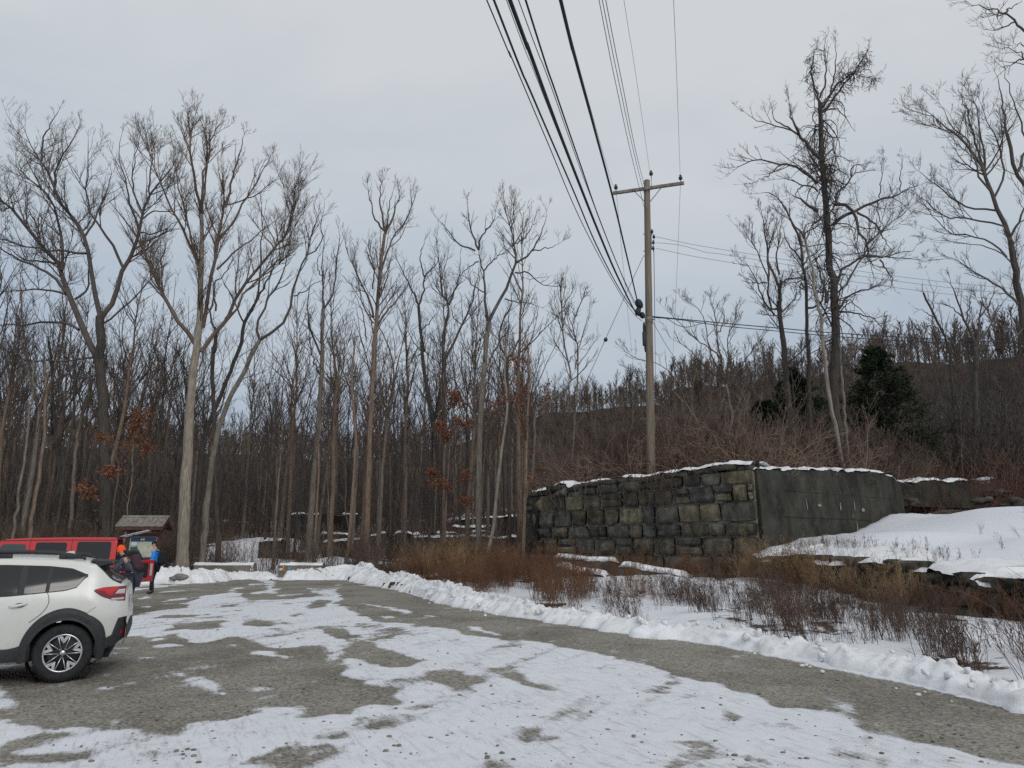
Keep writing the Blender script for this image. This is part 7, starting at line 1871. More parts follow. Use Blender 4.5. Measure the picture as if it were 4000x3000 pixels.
# underbody
mb = MB(); mb.box((2.25, 0, .42), (3.9, 1.45, .34)); 
for xc in (XF, XR):
    for sy in (-1, 1): mb.lathe([(.44, sy * .55), (.44, sy * .80)], k=32, axis='y', c=(xc, 0, RW_))
mb.build('underbody', M['under'], car)
def strip(x0, x1, zl, zu, off, m, name, nx=24, nz=6, side=-1, thick=.0):
    """panel lying on the car's flank between two curves"""
    xs = np.linspace(x0, x1, nx); Vv = []
    for x in xs:
        a, b = zl(x), zu(x)
        for k in range(nz):
            z = a + (b - a) * k / (nz - 1)
            e_ = off if 0 < k < nz - 1 else off * .5
            Vv.append((x, side * (Wd(x, z) + e_), z))
    if thick:
        pass
    return mesh_np(name, Vv, grid_faces(nx, nz), m, parent=car)
IN = lambda xs, zs: (lambda x: float(np.interp(x, xs, zs)))
for sd_s in (-1, 1):
    belt = IN([1.25, 2.0, 2.9, 3.5, 3.72, 3.88], [1.03, 1.045, 1.075, 1.125, 1.165, 1.30]); 
    wtop = IN([1.25, 1.45, 1.75, 2.2, 2.8, 3.3, 3.6, 3.88], [1.05, 1.22, 1.39, 1.435, 1.44, 1.42, 1.385, 1.31])
    strip(1.28, 2.20, belt, wtop, .006, M['glass_dark'], 'front_window', side=sd_s)
    strip(2.24, 2.98, belt, wtop, .006, M['glass_dark'], 'rear_door_window', side=sd_s)
    strip(3.06, 3.30, belt, wtop, .006, M['glass_dark'], 'rear_door_window', side=sd_s, nx=10)
    strip(3.345, 3.88, belt, wtop, .006, M['glass_dark'], 'quarter_window', side=sd_s)
    b2 = lambda x: belt(x) - .012; t2_ = lambda x: wtop(x) + .012
    strip(1.26, 3.90, b2, t2_, .003, M['clad'], 'window_trim', nx=60, side=sd_s)
    # sill and arch cladding
    strip(1.30, 3.22, lambda x: .27, IN([1.3, 1.5, 3.0, 3.22], [.50, .43, .43, .50]), .014, M['clad'], 'sill_cladding', side=sd_s)
    for xc in (XF, XR):
        Vv = []; na, nr = 44, 5
        for i in range(na):
            a = math.radians(-12 + 204 * i / (na - 1))
            ro = .535 - .02 * math.cos(2 * a)
            if xc == XR and a < R(60): ro = .535 + .03 * math.sin(a * 3)
            for k in range(nr):
                rr2 = .405 + (ro - .405) * k / (nr - 1); x = xc + rr2 * math.cos(a); z = max(RW_ + rr2 * math.sin(a), .24)
                Vv.append((x, sd_s * (Wd(min(x, 4.42), z) + (.040 if k < nr - 1 else .006)), z))
        for i in range(na):   # inner lip
            a = math.radians(-12 + 204 * i / (na - 1)); x = xc + .40 * math.cos(a); z = max(RW_ + .40 * math.sin(a), .24); Vv.append((x, sd_s * (Wd(x, z) - .10), z))
        Ff = grid_faces(na, nr).tolist(); o_ = na * nr
        Ff += [[i * nr, (i + 1) * nr, o_ + i + 1, o_ + i] for i in range(na - 1)]
        mesh_np('wheel_arch', Vv, np.array(Ff), M['clad'], parent=car)
    # rear bumper side, black, rising to the corner
    strip(3.98, 4.445, IN([3.98, 4.1, 4.3, 4.445], [.30, .36, .42, .50]), IN([3.98, 4.08, 4.22, 4.30, 4.445], [.46, .50, .54, .75, .77]), .012, M['clad'], 'bumper_cladding', nx=24, side=sd_s)
    # lamps
    strip(4.03, 4.40, IN([4.03, 4.15, 4.30, 4.40], [1.105, 1.03, .975, .97]), IN([4.03, 4.15, 4.40], [1.125, 1.15, 1.165]), .012, M['lamp_dark_red'], 'tail_lamp', nx=16, side=sd_s)
    strip(4.05, 4.30, IN([4.05, 4.18, 4.25, 4.30], [1.112, 1.09, 1.03, 1.13]), IN([4.05, 4.15, 4.30], [1.124, 1.145, 1.155]), .017, M['lamp_red'], 'tail_lamp_light', nx=12, side=sd_s)
    strip(4.28, 4.385, lambda x: 1.06, IN([4.28, 4.30, 4.385], [1.06, 1.125, 1.13]), .017, M['lamp_clear'], 'reverse_lamp', nx=6, side=sd_s)
    strip(4.25, 4.38, lambda x: .985, IN([4.25, 4.38], [1.01, 1.02]), .017, M['lamp_clear'], 'tail_lamp_lens', nx=6, side=sd_s)
    strip(4.36, 4.44, lambda x: .52, lambda x: .60, .018, M['lamp_dark_red'], 'reflector', nx=6, nz=4, side=sd_s)
    # handles and seams
    for hx in (2.08, 3.02):
        mb = MB(); P = [(hx - .10 + .2 * k / 6, sd_s * (Wd(hx, .95) + [.0, .022, .032, .034, .032, .022, 0][k]), .935 + .006 * k) for k in range(7)]
        mb.tube(P, [.010, .015, .017, .017, .017, .015, .010], k=8); mb.build('door_handle', M['white_paint_car'], car)
        mb = MB(); Vv = []
        for k in range(12):
            a = 2 * math.pi * k / 12; x, z = hx + .02 + .055 * math.cos(a), .955 + .028 * math.sin(a); Vv.append((x, sd_s * (Wd(x, z) + .004), z))
        mb.add(Vv, [list(range(12))]); mb.build('handle_cup', M['seam'], car)
    for pts_ in ([(3.33, 1.10), (3.36, 1.02), (3.355, .94), (3.30, .85), (3.22, .78), (3.17, .74)], [(2.24, 1.03), (2.22, .8), (2.20, .44)], [(1.22, 1.02), (1.18, .8), (1.22, .5)], [(4.0, .905), (3.9, .86), (3.78, .80)]):
        P = []
        for x, z in pts_: P.append((x, sd_s * (Wd(x, z) + .0015), z))
        P = smooth_poly(np.array(P), 16); mb = MB(); mb.tube(P, .0042 if pts_[0][0] != 4.0 else .002, k=5); mb.build('door_gap', M['seam'], car)
    # roof rails
    P = [(1.75, sd_s * .66, 1.525), (1.86, sd_s * .655, 1.575), (2.2, sd_s * .65, 1.605), (2.8, sd_s * .645, 1.612), (3.25, sd_s * .64, 1.60), (3.6, sd_s * .635, 1.565), (3.80, sd_s * .63, 1.52)]
    P = smooth_poly(np.array(P), 30); V_, F_ = tubes_np(P[None], np.full((1, 30), .021), 8); mb = MB(); mb.add(V_, F_, 0, True)
    for x in (1.86, 2.75, 3.55): mb.box((x, sd_s * .64, 1.555), (.17 if x < 3.4 else .34, .035, .07), bev=.01)
    mb.build('roof_rail', M['clad'], car)
    # mirror and headlamp (mostly outside the frame)
    mb = MB(); mb.box((1.38, sd_s * .99, 1.08), (.13, .20, .15), bev=.04); mb.build('door_mirror', M['white_paint_car'], car)
    strip(.16, .55, IN([.16, .55], [.70, .80]), IN([.16, .55], [.80, .87]), .008, M['lamp_clear'], 'headlamp', nx=8, side=sd_s)
# windscreen, rear window
def top_patch(s0, s1, f, off, m, name, n=14, k=10):
    xs = np.linspace(s0, s1, n); Vv = []
    for x in xs:
        zt = float(np.interp(x, [p[0] for p in OUT[:21]], [p[1] for p in OUT[:21]])); dz = (float(np.interp(x + .02, [p[0] for p in OUT[:21]], [p[1] for p in OUT[:21]])) - zt) / .02
        nx_, nz_ = -dz, 1.0; l = math.hypot(nx_, nz_); nx_, nz_ = nx_ / l, nz_ / l
        w = Wd(x, zt - .05) * f
        for j in range(k):
            q = -1 + 2 * j / (k - 1); Vv.append((x + nx_ * off, w * q, zt + nz_ * off - .035 * abs(q) ** 3))
    return mesh_np(name, Vv, grid_faces(n, k), m, parent=car)
top_patch(1.08, 1.58, .90, .012, M['glass_dark'], 'windscreen'); top_patch(4.0, 4.31, .97, .020, M['glass_dark'], 'rear_window')
# spoiler
mb = MB()
mb.sheet(lambda a, b: (3.90 + .34 * a, (-.70 + 1.4 * b) * (1 - .04 * a), 1.515 - .03 * a - .03 * (2 * b - 1) ** 4), 6, 14)
mb.sheet(lambda a, b: (3.90 + .34 * a, (-.70 + 1.4 * b) * (1 - .04 * a), 1.46 + .008 * a - .03 * (2 * b - 1) ** 4), 6, 14)
mb.sheet(lambda a, b: (4.24, (-.70 + 1.4 * b) * .96, 1.468 + .017 * a - .03 * (2 * b - 1) ** 4), 2, 14)
mb.build('spoiler', M['clad'], car)
for sy in (-1, 1):
    mb = MB(); mb.prism([(3.93, 1.50), (4.22, 1.485), (4.21, 1.455), (4.02, 1.42)], sy * .66, sy * .705, axis='y'); mb.build('spoiler_side', M['clad'], car)
mb = MB(); mb.sheet(lambda a, b: (3.28 + .22 * a, (-.03 + .06 * b) * (1 - .3 * a), 1.55 + (.05 * a ** .6 if a < .95 else .045) * math.sin(math.pi * (.15 + .7 * b))), 8, 6)
mb.prism([(3.25, 1.55), (3.33, 1.585), (3.43, 1.618), (3.49, 1.62), (3.505, 1.54)], -.022, .022, axis='y'); mb.build('antenna_fin', M['white_paint_car'], car)
# bumper across the back
mb = MB(); mb.sheet(lambda a, b: (4.40 + .075 * math.sin(math.pi * a) + .03 * (1 - (2 * b - 1) ** 2), (-.76 + 1.52 * b), .40 + .36 * a), 8, 20); mb.build('rear_bumper', M['clad'], car)
mb = MB(); mb.box((4.468, 0, .93), (.02, .52, .13), bev=.005); mb.build('licence_plate', M['lamp_clear'], car)
mb = MB(); mb.box((4.06, -.80, .29), (.02, .20, .16)); mb.build('mud_flap', M['clad'], car)
# pull the tail in: upper body and lower body each to its own measure
for o_ in list(car.children):
    if o_.type != 'MESH': continue
    for v in o_.data.vertices:
        if v.co.x > 3.55:
            hi = np.interp(v.co.x, [3.55, 3.88, 4.03, 4.24, 4.31, 4.40, 4.50], [3.55, 3.76, 3.88, 4.06, 4.19, 4.265, 4.32])
            lo = np.interp(v.co.x, [3.55, 4.05, 4.50], [3.55, 4.03, 4.35])
            k = min(max((v.co.z - .80) / .25, 0), 1); v.co.x = float(lo + (hi - lo) * k)
for x in (XF, XR):
    for sy in (-1, 1):
        wheel(car, x, sy * .80, RW_, RW_, .235, .22, sy, 'v')

# ---------------------------------------------------------------- red off-road wagon
jx, jy = -10.02, 18.46
tj = R(23)
LJ = 4.20      # rear plane of the tub measured from the nose
orgj = np.array([jx, jy]) - LJ * np.array([math.cos(tj), math.sin(tj)]) + .80 * np.array([-math.sin(tj), math.cos(tj)])
jeep = empty('red_offroad_wagon', (orgj[0], orgj[1], .0), tj, 'boxy red off-road wagon with hard top and its rear glass lifted open', 'car')
RP = M['red_paint_car']
mb = MB(); hw = .80
def jbox(x0, x1, z0, z1_, w0, w1, bev, m=0, mbx=None):
    mbx = mbx or MB(); bm = bmesh.new(); bmesh.ops.create_cube(bm, size=1)
    for v in bm.verts:
        top = v.co.z > 0; v.co = Vector((x1 if v.co.x > 0 else x0, math.copysign(w1 if top else w0, v.co.y), z1_ if top else z0))
    bmesh.ops.bevel(bm, geom=list(bm.edges), offset=bev, segments=3, profile=.6, affect='EDGES'); bm.verts.index_update()
    mbx.add([v.co for v in bm.verts], [[v.index for v in f.verts] for f in bm.faces], m, True); bm.free(); return mbx
jbox(1.25, LJ, .52, 1.25, .80, .80, .035).build('tub', RP, jeep)
jbox(.12, 1.35, .68, 1.18, .62, .60, .05).build('hood', RP, jeep)
# cab: prism with raked front
mb = MB()
Vc = []
def cab_w(z): return np.interp(z, [1.22, 1.80], [.775, .675])
prof = [(1.33, 1.22), (1.45, 1.40), (1.62, 1.655), (1.70, 1.745), (1.80, 1.785), (2.3, 1.815), (3.2, 1.835), (LJ - .10, 1.835), (LJ - .02, 1.80), (LJ, 1.74), (LJ, 1.22)]
n = len(prof)
V = [(x, -cab_w(z), z) for x, z in prof] + [(x, -cab_w(z) + .06, min(z + .03, z)) for x, z in prof]
Vall = []; ring = []
for x, z in prof:
    w = float(cab_w(z)); r_ = [( x, -w, z)]
top_sections = []
for sx, x in enumerate(np.concatenate([np.linspace(1.33, 1.8, 10), np.linspace(1.9, LJ - .1, 16), [LJ - .05, LJ - .02, LJ]])):
    zt = float(np.interp(x, [p[0] for p in prof[:10]], [p[1] for p in prof[:10]])) if x < LJ - .001 else 1.77
    pts_ = [(float(cab_w(z)), z) for z in np.linspace(1.22, max(zt - .07, 1.222), 8)]; w = pts_[-1][0]; zs = pts_[-1][1]
    for k in range(1, 9):
        a = k / 8 * math.pi / 2; pts_.append((w * (math.cos(a) ** .35 if k < 8 else 0), zs + (zt - zs) * math.sin(a) ** .7))
    top_sections.append([(x, -y, z) for y, z in pts_] + [(x, y, z) for y, z in pts_[:-1][::-1]])
Vj = [p for s_ in top_sections for p in s_]
Fj = grid_faces(len(top_sections), len(top_sections[0])); mesh_np('hardtop', Vj, Fj, RP, parent=jeep)
def jwin(x0, x1, z0, z1_, name, m, side, slant=0.0, r=.05, off=.006):
    # rounded window outline
    pts_ = []; cs = [(x1 - r, z1_ - r, 0), (x0 + r + slant, z1_ - r, 90), (x0 + r, z0 + r, 180), (x1 - r, z0 + r, 270)]
    for cx, cz, a0 in cs:
        for k in range(5): a = math.radians(a0 + 22.5 * k); pts_.append((cx + r * math.cos(a), cz + r * math.sin(a)))
    V = [(x, side * (float(cab_w(z)) + off), z) for x, z in pts_]; c = (np.mean([p[0] for p in pts_]), np.mean([p[1] for p in pts_]))
    mb = MB(); mb.add(V, [list(range(len(V)))]); return mb.build(name, m, jeep)
for s_ in (-1, 1):
    jwin(3.32, 4.07, 1.29, 1.72, 'quarter_window', M['glass_dark'], s_); jwin(2.44, 3.10, 1.29, 1.70, 'rear_door_window', M['glass_dark'], s_); jwin(1.52, 2.24, 1.29, 1.66, 'front_window', M['glass_clear'], s_, slant=.22)
    for x in (2.32, 3.20):
        mb = MB(); mb.tube([(x, s_ * (.803), .56), (x, s_ * .803, 1.22)], .007, k=5); mb.tube([(x, s_ * (.78), 1.24), (x, s_ * .682, 1.78)], .006, k=5); mb.build('door_gap', M['seam'], jeep)
    mb = MB(); mb.tube([(1.75, s_ * .688, 1.742), (2.4, s_ * .689, 1.755), (3.2, s_ * .688, 1.765), (4.15, s_ * .688, 1.765)], .008, k=5); mb.build('drip_rail', M['seam'], jeep)
    for x in (2.18, 3.02): MB().box((x, s_ * .825, 1.10), (.16, .035, .035), bev=.01).build('door_handle', RP, jeep)
    for xc in (.85, 3.45):
        mb = MB(); Vv = []
        for i in range(13):
            a = math.radians(10 + 160 * i / 12); 
            for rr2, yo in ((.50, .79), (.52, .96), (.56, .97), (.57, .79)): Vv.append((xc + rr2 * 1.05 * math.cos(a), s_ * yo, .42 + rr2 * math.sin(a)))
        mb.add(Vv, grid_faces(13, 4).tolist(), 0, True); mb.build('fender_flare', M['clad'], jeep)
        wheel(jeep, xc, s_ * .80, .40, .40, .225, .25, s_, 'j')
    MB().box((LJ + .012, s_ * .70, 1.02), (.05, .12, .22), bev=.012).build('tail_lamp', M['lamp_clear'], jeep)
    MB().box((LJ + .040, s_ * .70, 1.05), (.012, .08, .08), bev=.004).build('tail_lamp_lens', M['lamp_dark_red'], jeep)
    MB().box((2.2, s_ * .80, .49), (1.7, .06, .08), bev=.01).build('rock_rail', M['clad'], jeep)
mb = MB(); mb.prism([(1.34, 1.25), (1.60, 1.66), (1.58, 1.67), (1.32, 1.26)], -.66, .66, axis='y'); mb.build('windscreen', M['glass_dark'], jeep)
MB().box((2.3, 0, .50), (3.6, 1.2, .2)).build('underbody', M['under'], jeep)
MB().box((LJ + .10, 0, .58), (.18, 1.56, .18), bev=.03).build('rear_bumper', M['clad'], jeep)
MB().box((.0, 0, .60), (.2, 1.5, .2), bev=.03).build('front_bumper', M['clad'], jeep)
# dark opening under the lifted glass; tailgate swung wide open on its far hinge, spare wheel on its outside
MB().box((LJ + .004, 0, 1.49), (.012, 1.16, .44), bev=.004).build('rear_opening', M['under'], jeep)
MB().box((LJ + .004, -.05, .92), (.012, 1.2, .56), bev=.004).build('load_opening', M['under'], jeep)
gate = empty('tailgate', (LJ + .03, .74, 0), R(147)); gate.parent = jeep
MB().box((0, -.66, .93), (.07, 1.28, .60), bev=.02).build('gate_skin', RP, gate)
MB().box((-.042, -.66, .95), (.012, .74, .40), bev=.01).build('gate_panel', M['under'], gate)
MB().box((-.044, -1.17, .96), (.010, .10, .34), bev=.004).build('gate_label', M['lamp_clear'], gate)
mb = MB(); cy = -.60
def off_(pr): return [(r_, h_) for r_, h_ in pr]
mb.lathe([(.21, -.11), (.23, -.125), (.35, -.125), (.39, -.10), (.40, -.06), (.40, .06), (.39, .10), (.35, .125), (.23, .125), (.21, .11)], k=40, axis='x', c=(.20, cy, 1.10)); mb.build('spare_tyre', M['tyre'], gate)
mb = MB(); mb.lathe([(.001, .04), (.08, .06), (.19, .08), (.22, .11)], k=28, axis='x', c=(.20, cy, 1.10)); mb.build('spare_rim', M['rim_silver'], gate)
# lifted rear glass on its hinge, with gas strut
g = empty('rear_glass', (LJ - .02, 0, 1.83)); g.parent = jeep
mb = MB(); T = Matrix.Rotation(R(-15), 4, 'Y'); mb.box((.36, 0, .01), (.70, 1.16, .018), bev=.006, M=T); mb.build('glass_pane', mat('lifted_glass', (.50, .51, .54), .25, spec=.6), g)
mb = MB(); mb.box((.03, 0, .0), (.07, 1.20, .035), bev=.008, M=T); mb.build('glass_frame', M['clad'], g)
mb = MB(); mb.tube([(.40, -.52, .12), (.04, -.54, -.28)], .010, k=6); mb.build('gas_strut', M['clad'], g)
# ================================================================== PEOPLE
def skin(name, joints, edges, m, parent, sub=1, scale=1.0, root=None):
    """one continuous skinned surface through the joints"""
    names = list(joints); me = bpy.data.meshes.new(name)
    me.from_pydata([joints[k][0] for k in names], [(names.index(a), names.index(b)) for a, b in edges], [])
    o = bpy.data.objects.new(name, me); COL.objects.link(o)
    md = o.modifiers.new('skin', 'SKIN'); md.use_smooth_shade = True; md.branch_smoothing = .6
    for i, k in enumerate(names):
        r = joints[k][1]; r = r if isinstance(r, tuple) else (r, r)
        o.data.skin_vertices[0].data[i].radius = (r[0] * scale, r[1] * scale)
        o.data.skin_vertices[0].data[i].use_root = (k == (root or names[0]))
    sm_ = o.modifiers.new('sub', 'SUBSURF'); sm_.levels = sub; sm_.render_levels = sub
    dg = bpy.context.evaluated_depsgraph_get(); ev = o.evaluated_get(dg); m2 = bpy.data.meshes.new_from_object(ev)
    bpy.data.objects.remove(o); m2.materials.clear(); m2.materials.append(m)
    for p in m2.polygons: p.use_smooth = True; p.material_index = 0
    ob = bpy.data.objects.new(name, m2); COL.objects.link(ob); ob.parent = parent; return ob
M['skin'] = mat('skin', (.50, .30, .22), .55); M['black_cloth'] = mat('black_cloth', (.014, .014, .016), .9, noise=.3, nscale=30); M['blue_cloth'] = mat('blue_jacket', (.01, .27, .80), .75, noise=.2, nscale=12)
M['orange_knit'] = mat('bright_orange_knit', (1.0, .10, .01), .85, bump=.4, bscale=80); M['grey_cloth'] = mat('grey_jacket', (.055, .065, .085), .8, noise=.25, nscale=14)
M['maroon'] = mat('maroon_pack', (.05, .020, .032), .8, noise=.5, nscale=14); M['denim'] = mat('dark_denim', (.030, .036, .055), .85, noise=.3, nscale=20); M['hair'] = mat('dark_hair', (.03, .02, .015), .8)
M['light_blue'] = mat('light_blue_gaiter', (.10, .28, .70), .6); M['boot'] = mat('boot_leather', (.015, .013, .012), .6)
def hand(par_joints, edges, nm, wrist, pal, dirv, side, jd):
    """adds a palm, four curled fingers and a thumb to the joint table"""
    w = np.array(wrist); d = unit(np.array(dirv, float)); up = np.array([0, 0, 1.0]); s_ = unit(np.cross(d, up)) * side; n_ = np.cross(s_, d)
    jd[nm + 'palm'] = (tuple(w + d * .055), (.020, .034)); edges.append((pal, nm + 'palm'))
    for k, (off, ln) in enumerate(((-.030, .060), (-.010, .072), (.010, .068), (.028, .052))):
        b = w + d * .085 + np.array([0, 0, 1]) * off; a1 = b + d * ln * .5 - s_ * .010; a2 = a1 + d * ln * .35 - s_ * .025
        jd[f'{nm}f{k}a'] = (tuple(b), .010); jd[f'{nm}f{k}b'] = (tuple(a1), .009); jd[f'{nm}f{k}c'] = (tuple(a2), .007)
        edges += [(nm + 'palm', f'{nm}f{k}a'), (f'{nm}f{k}a', f'{nm}f{k}b'), (f'{nm}f{k}b', f'{nm}f{k}c')]
    t1 = w + d * .035 + np.array([0, 0, 1]) * .038; t2 = t1 + d * .03 + np.array([0, 0, 1]) * .018 - s_ * .015
    jd[nm + 'ta'] = (tuple(t1), .011); jd[nm + 'tb'] = (tuple(t2), .008); edges += [(nm + 'palm', nm + 'ta'), (nm + 'ta', nm + 'tb')]
def person(pos, label, J, jacket, pants, cap, capm, pack, packm, extra=None, sc=1.0):
    root = empty('person', pos, 0, label, 'person'); root.scale = (sc,) * 3
    g = lambda k: J[k]
    legs = [('pelvis', 'hipL'), ('hipL', 'kneeL'), ('kneeL', 'ankL'), ('ankL', 'toeL'), ('pelvis', 'hipR'), ('hipR', 'kneeR'), ('kneeR', 'ankR'), ('ankR', 'toeR')]
    tor = [('pelvis', 'waist'), ('waist', 'chest'), ('chest', 'neck'), ('chest', 'shL'), ('shL', 'elL'), ('elL', 'wrL'), ('chest', 'shR'), ('shR', 'elR'), ('elR', 'wrR')]
    rad = dict(pelvis=(.13, .16), hipL=.088, hipR=.088, kneeL=.058, kneeR=.058, ankL=.040, ankR=.040, toeL=.030, toeR=.030, waist=(.115, .145), chest=(.125, .165), neck=.055, shL=.062, shR=.062, elL=.044, elR=.044, wrL=.028, wrR=.028, headb=(.068, .062), headm=(.092, .078), headt=(.075, .066))
    jd = {k: (J[k], rad[k]) for k in ['pelvis', 'waist', 'chest', 'neck', 'hipL', 'kneeL', 'ankL', 'toeL', 'hipR', 'kneeR', 'ankR', 'toeR', 'shL', 'elL', 'wrL', 'shR', 'elR', 'wrR', 'headb', 'headm', 'headt']}
    ed = legs + tor + [('neck', 'headb'), ('headb', 'headm'), ('headm', 'headt')]
    for s_, sd in (('L', 1), ('R', -1)):
        dv = np.array(J['wr' + s_]) - np.array(J['el' + s_]); hand(None, ed, 'h' + s_, J['wr' + s_], 'wr' + s_, dv, sd, jd)
    skin('body', jd, ed, M['skin'], root, sub=1, root='pelvis')
    # clothing shells
    K = lambda names, f, add: {k: (J[k], tuple(np.array(rad[k] if isinstance(rad[k], tuple) else (rad[k],) * 2) * f + add)) for k in names}
    jt = K(['chest', 'pelvis', 'waist', 'shL', 'elL', 'wrL', 'shR', 'elR', 'wrR', 'neck'], 1.10, .018); jt['neck'] = (tuple(np.array(J['neck']) * .95 + np.array(J['chest']) * .05), (.07, .075))
    skin('jacket', jt, [('pelvis', 'waist'), ('waist', 'chest'), ('chest', 'neck'), ('chest', 'shL'), ('shL', 'elL'), ('elL', 'wrL'), ('chest', 'shR'), ('shR', 'elR'), ('elR', 'wrR')], jacket, root, sub=1, root='chest')
    jp = K(['pelvis', 'hipL', 'kneeL', 'ankL', 'hipR', 'kneeR', 'ankR'], 1.10, .016)
    skin('trousers', jp, [e_ for e_ in legs if 'toe' not in e_[1]], pants, root, sub=1, root='pelvis')
    for s_ in 'LR':
        a, t = np.array(J['ank' + s_]), np.array(J['toe' + s_]); h = a + (a - t) * .35; h[2] = .045
        skin('boot', {'a': (tuple(a + [0, 0, .06]), .058), 'b': (tuple(a * .6 + h * .4), .060), 'c': (tuple((a + t) / 2 * np.array([1, 1, .0]) + np.array([0, 0, .05])), (.048, .052)), 'd': (tuple(t * np.array([1, 1, 0]) + np.array([0, 0, .042])), (.040, .048))}, [('a', 'b'), ('b', 'c'), ('c', 'd')], M['boot'], root, sub=1)
    # face
    hm, hb, ht = [np.array(J[k]) for k in ('headm', 'headb', 'headt')]; fwd = unit(np.array(J['face'])); upv = unit(ht - hb); sdv = np.cross(upv, fwd)
    mb = MB(); c = hm + fwd * .088 - upv * .010
    mb.add([c - sdv * .014 - upv * .022, c + sdv * .014 - upv * .022, c + upv * .024, c + fwd * .026 - upv * .018], [[0, 1, 3], [1, 2, 3], [2, 0, 3], [0, 2, 1]], 0, True); mb.build('nose', M['skin'], root)
    for sg in (-1, 1):
        p = hm + fwd * .072 + sdv * .032 * sg + upv * .012; bm = bmesh.new(); bmesh.ops.create_icosphere(bm, subdivisions=1, radius=.013, matrix=Matrix.Translation(p)); 
        mb = MB(); bm.verts.index_update(); mb.add([v.co for v in bm.verts], [[v.index for v in f.verts] for f in bm.faces], 0, True); bm.free(); mb.build('eye', M['hair'], root)
        p = hm + sdv * .080 * sg - fwd * .01; mb = MB(); mb.tube([p - upv * .022, p + fwd * .0, p + upv * .026], [.010, .017, .011], k=8); mb.build('ear', M['skin'], root)
    mb = MB(); p = hm + fwd * .078 - upv * .052; mb.tube([p - sdv * .024, p + fwd * .006, p + sdv * .024], [.004, .007, .004], k=6); mb.build('mouth', M['lamp_dark_red'], root)
    # knitted cap
    Tm = Matrix.Identity(4); bx = sdv; 
    mb = MB(); prof = cap; k = 20; Vv = []
    for r_, h_ in prof:
        for i in range(k):
            a = 2 * math.pi * i / k; Vv.append(hm + upv * h_ + fwd * (r_ * 1.12 * math.cos(a) - .008) + sdv * r_ * math.sin(a))
    mb.add(Vv, grid_faces(len(prof), k, 0, True).tolist(), 0, True); mb.build('knit_cap', capm, root)
    # hair at the nape
    mb = MB(); p = hm - fwd * .045 - upv * .03; mb.tube([p + upv * .05 - fwd * .02, p - fwd * .015, p - upv * .05 + fwd * .005], [.05, .06, .035], k=10); mb.build('hair', M['hair'], root)
    # pack on the back, own thing carried
    if extra: extra(root)
    ch = np.array(J['chest']); wa = np.array(J['waist'])
    pk = empty('backpack', tuple(np.array(pos) + (ch * .5 + wa * .5) * sc), 0, packm[1], 'backpack'); pk.scale = (sc,) * 3
    axis = unit(ch - wa); back = unit(np.cross(np.array([0, 1.0, 0]), axis)) * pack[3]; c = back * pack[4]
    Tr = Matrix((( *Vector(back), 0), (0, 1, 0, 0), (*Vector(axis), 0), (0, 0, 0, 1))).transposed(); Tr = Matrix.Translation(c) @ Tr
    MB().box((0, 0, .02), (pack[0], pack[1], pack[2]), bev=.055, M=Tr).build('bag', packm[0], pk)
    MB().box((pack[0] * .42, 0, -.06), (pack[0] * .35, pack[1] * .8, pack[2] * .45), bev=.03, M=Tr).build('front_pocket', packm[0], pk)
    for sg in (-1, 1):
        mb = MB(); q0 = [(-.02, sg * .10, pack[2] * .42), (-.16, sg * .125, pack[2] * .50), (-.30, sg * .13, pack[2] * .25), (-.30, sg * .14, 0), (-.12, sg * .17, -.16)]
        mb.tube([Tr @ Vector(p) for p in q0], .020, k=6); mb.build('shoulder_strap', packm[2] if len(packm) > 2 else packm[0], pk)
    return root
capA = [(.082, .018), (.086, .03), (.084, .055), (.076, .085), (.058, .108), (.03, .122), (.001, .126)]
capB = [(.088, .005), (.094, .02), (.090, .05), (.084, .085), (.070, .12), (.048, .15), (.025, .168), (.001, .174)]
pb = px_ground([(585, 2322)])[0]
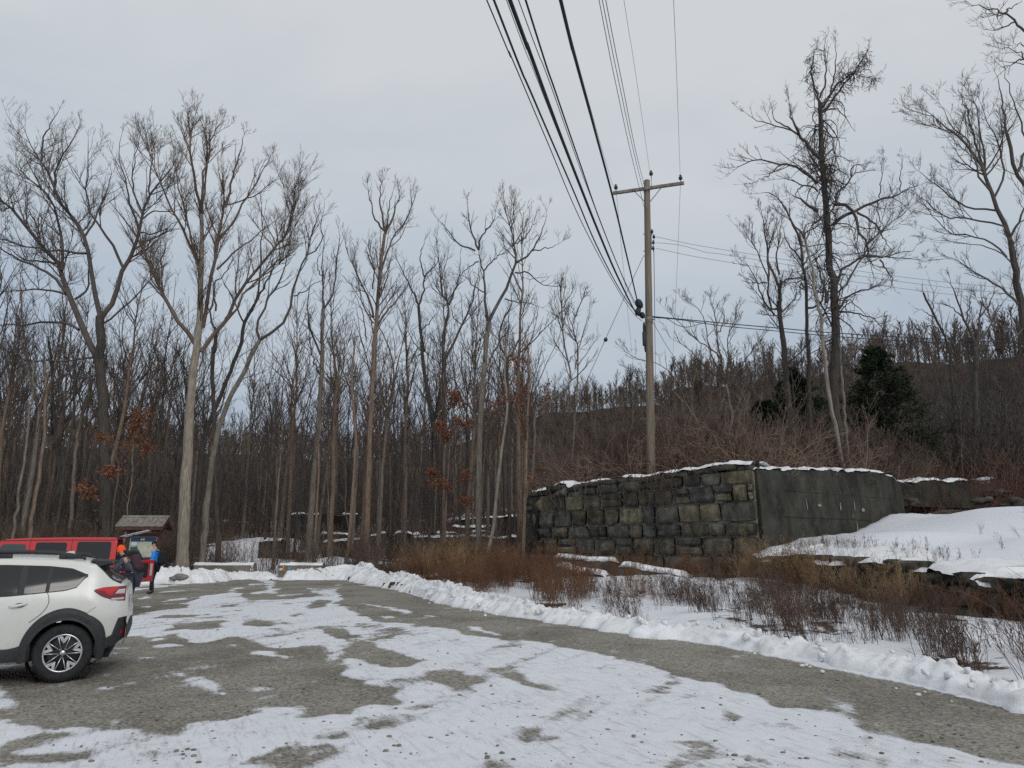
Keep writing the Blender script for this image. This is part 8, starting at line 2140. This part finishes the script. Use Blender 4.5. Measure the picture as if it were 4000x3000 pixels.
J1 = dict(pelvis=(0, 0, .98), waist=(.0, 0, 1.12), chest=(.015, 0, 1.34), neck=(-.02, 0, 1.52), headb=(-.045, 0, 1.585), headm=(-.075, 0, 1.665), headt=(-.075, 0, 1.73), face=(-1, 0, -.25),
          hipL=(.0, .10, .92), kneeL=(-.08, .12, .50), ankL=(-.10, .13, .10), toeL=(-.25, .14, .04), hipR=(.0, -.10, .92), kneeR=(.03, -.13, .50), ankR=(.09, -.14, .10), toeR=(-.06, -.16, .04),
          shL=(.0, .19, 1.45), elL=(.02, .25, 1.17), wrL=(-.20, .16, 1.08), shR=(.01, -.20, 1.45), elR=(.07, -.26, 1.18), wrR=(-.16, -.20, 1.04))
person((pb[0], pb[1] + .1, .01), 'person in bright blue jacket, black trousers and dark cap standing by the snow bank', J1, M['blue_cloth'], M['black_cloth'], capA, M['black_cloth'], (.17, .30, .44, 1, .24), (M['black_cloth'], 'black backpack worn by the person in the blue jacket'))
po = px_ground([(512, 2372)])[0]
J2 = dict(pelvis=(.10, 0, .90), waist=(.06, 0, 1.05), chest=(-.04, 0, 1.25), neck=(-.15, 0, 1.39), headb=(-.20, 0, 1.44), headm=(-.245, -.01, 1.51), headt=(-.25, -.01, 1.575), face=(-.9, -.25, -.35),
          hipL=(.10, .09, .86), kneeL=(.02, .12, .47), ankL=(.06, .13, .10), toeL=(-.10, .14, .04), hipR=(.10, -.09, .86), kneeR=(.12, -.12, .48), ankR=(.10, -.12, .10), toeR=(-.05, -.15, .04),
          shL=(-.09, .17, 1.33), elL=(-.20, .22, 1.10), wrL=(-.42, .16, 1.06), shR=(-.08, -.19, 1.33), elR=(-.22, -.26, 1.10), wrR=(-.38, -.22, .94))
def extras(root):
    MB().tube([(.115, -.125, .46), (.115, -.125, .54)], .085, k=12).build('knee_band', M['light_blue'], root)
    mb = MB(); mb.lathe([(.07, 0), (.085, .03), (.08, .07), (.06, .09)], k=16, c=(-.13, 0, 1.36)); mb.build('scarf', M['black_cloth'], root)
person((-9.36, 17.95, .0), 'person in bright orange knit cap and grey jacket leaning towards the red wagon', J2, M['grey_cloth'], M['denim'], capB, M['orange_knit'], (.15, .27, .40, 1, .19), (M['maroon'], 'maroon patterned backpack on the person with the orange cap'), extra=extras, sc=.98)
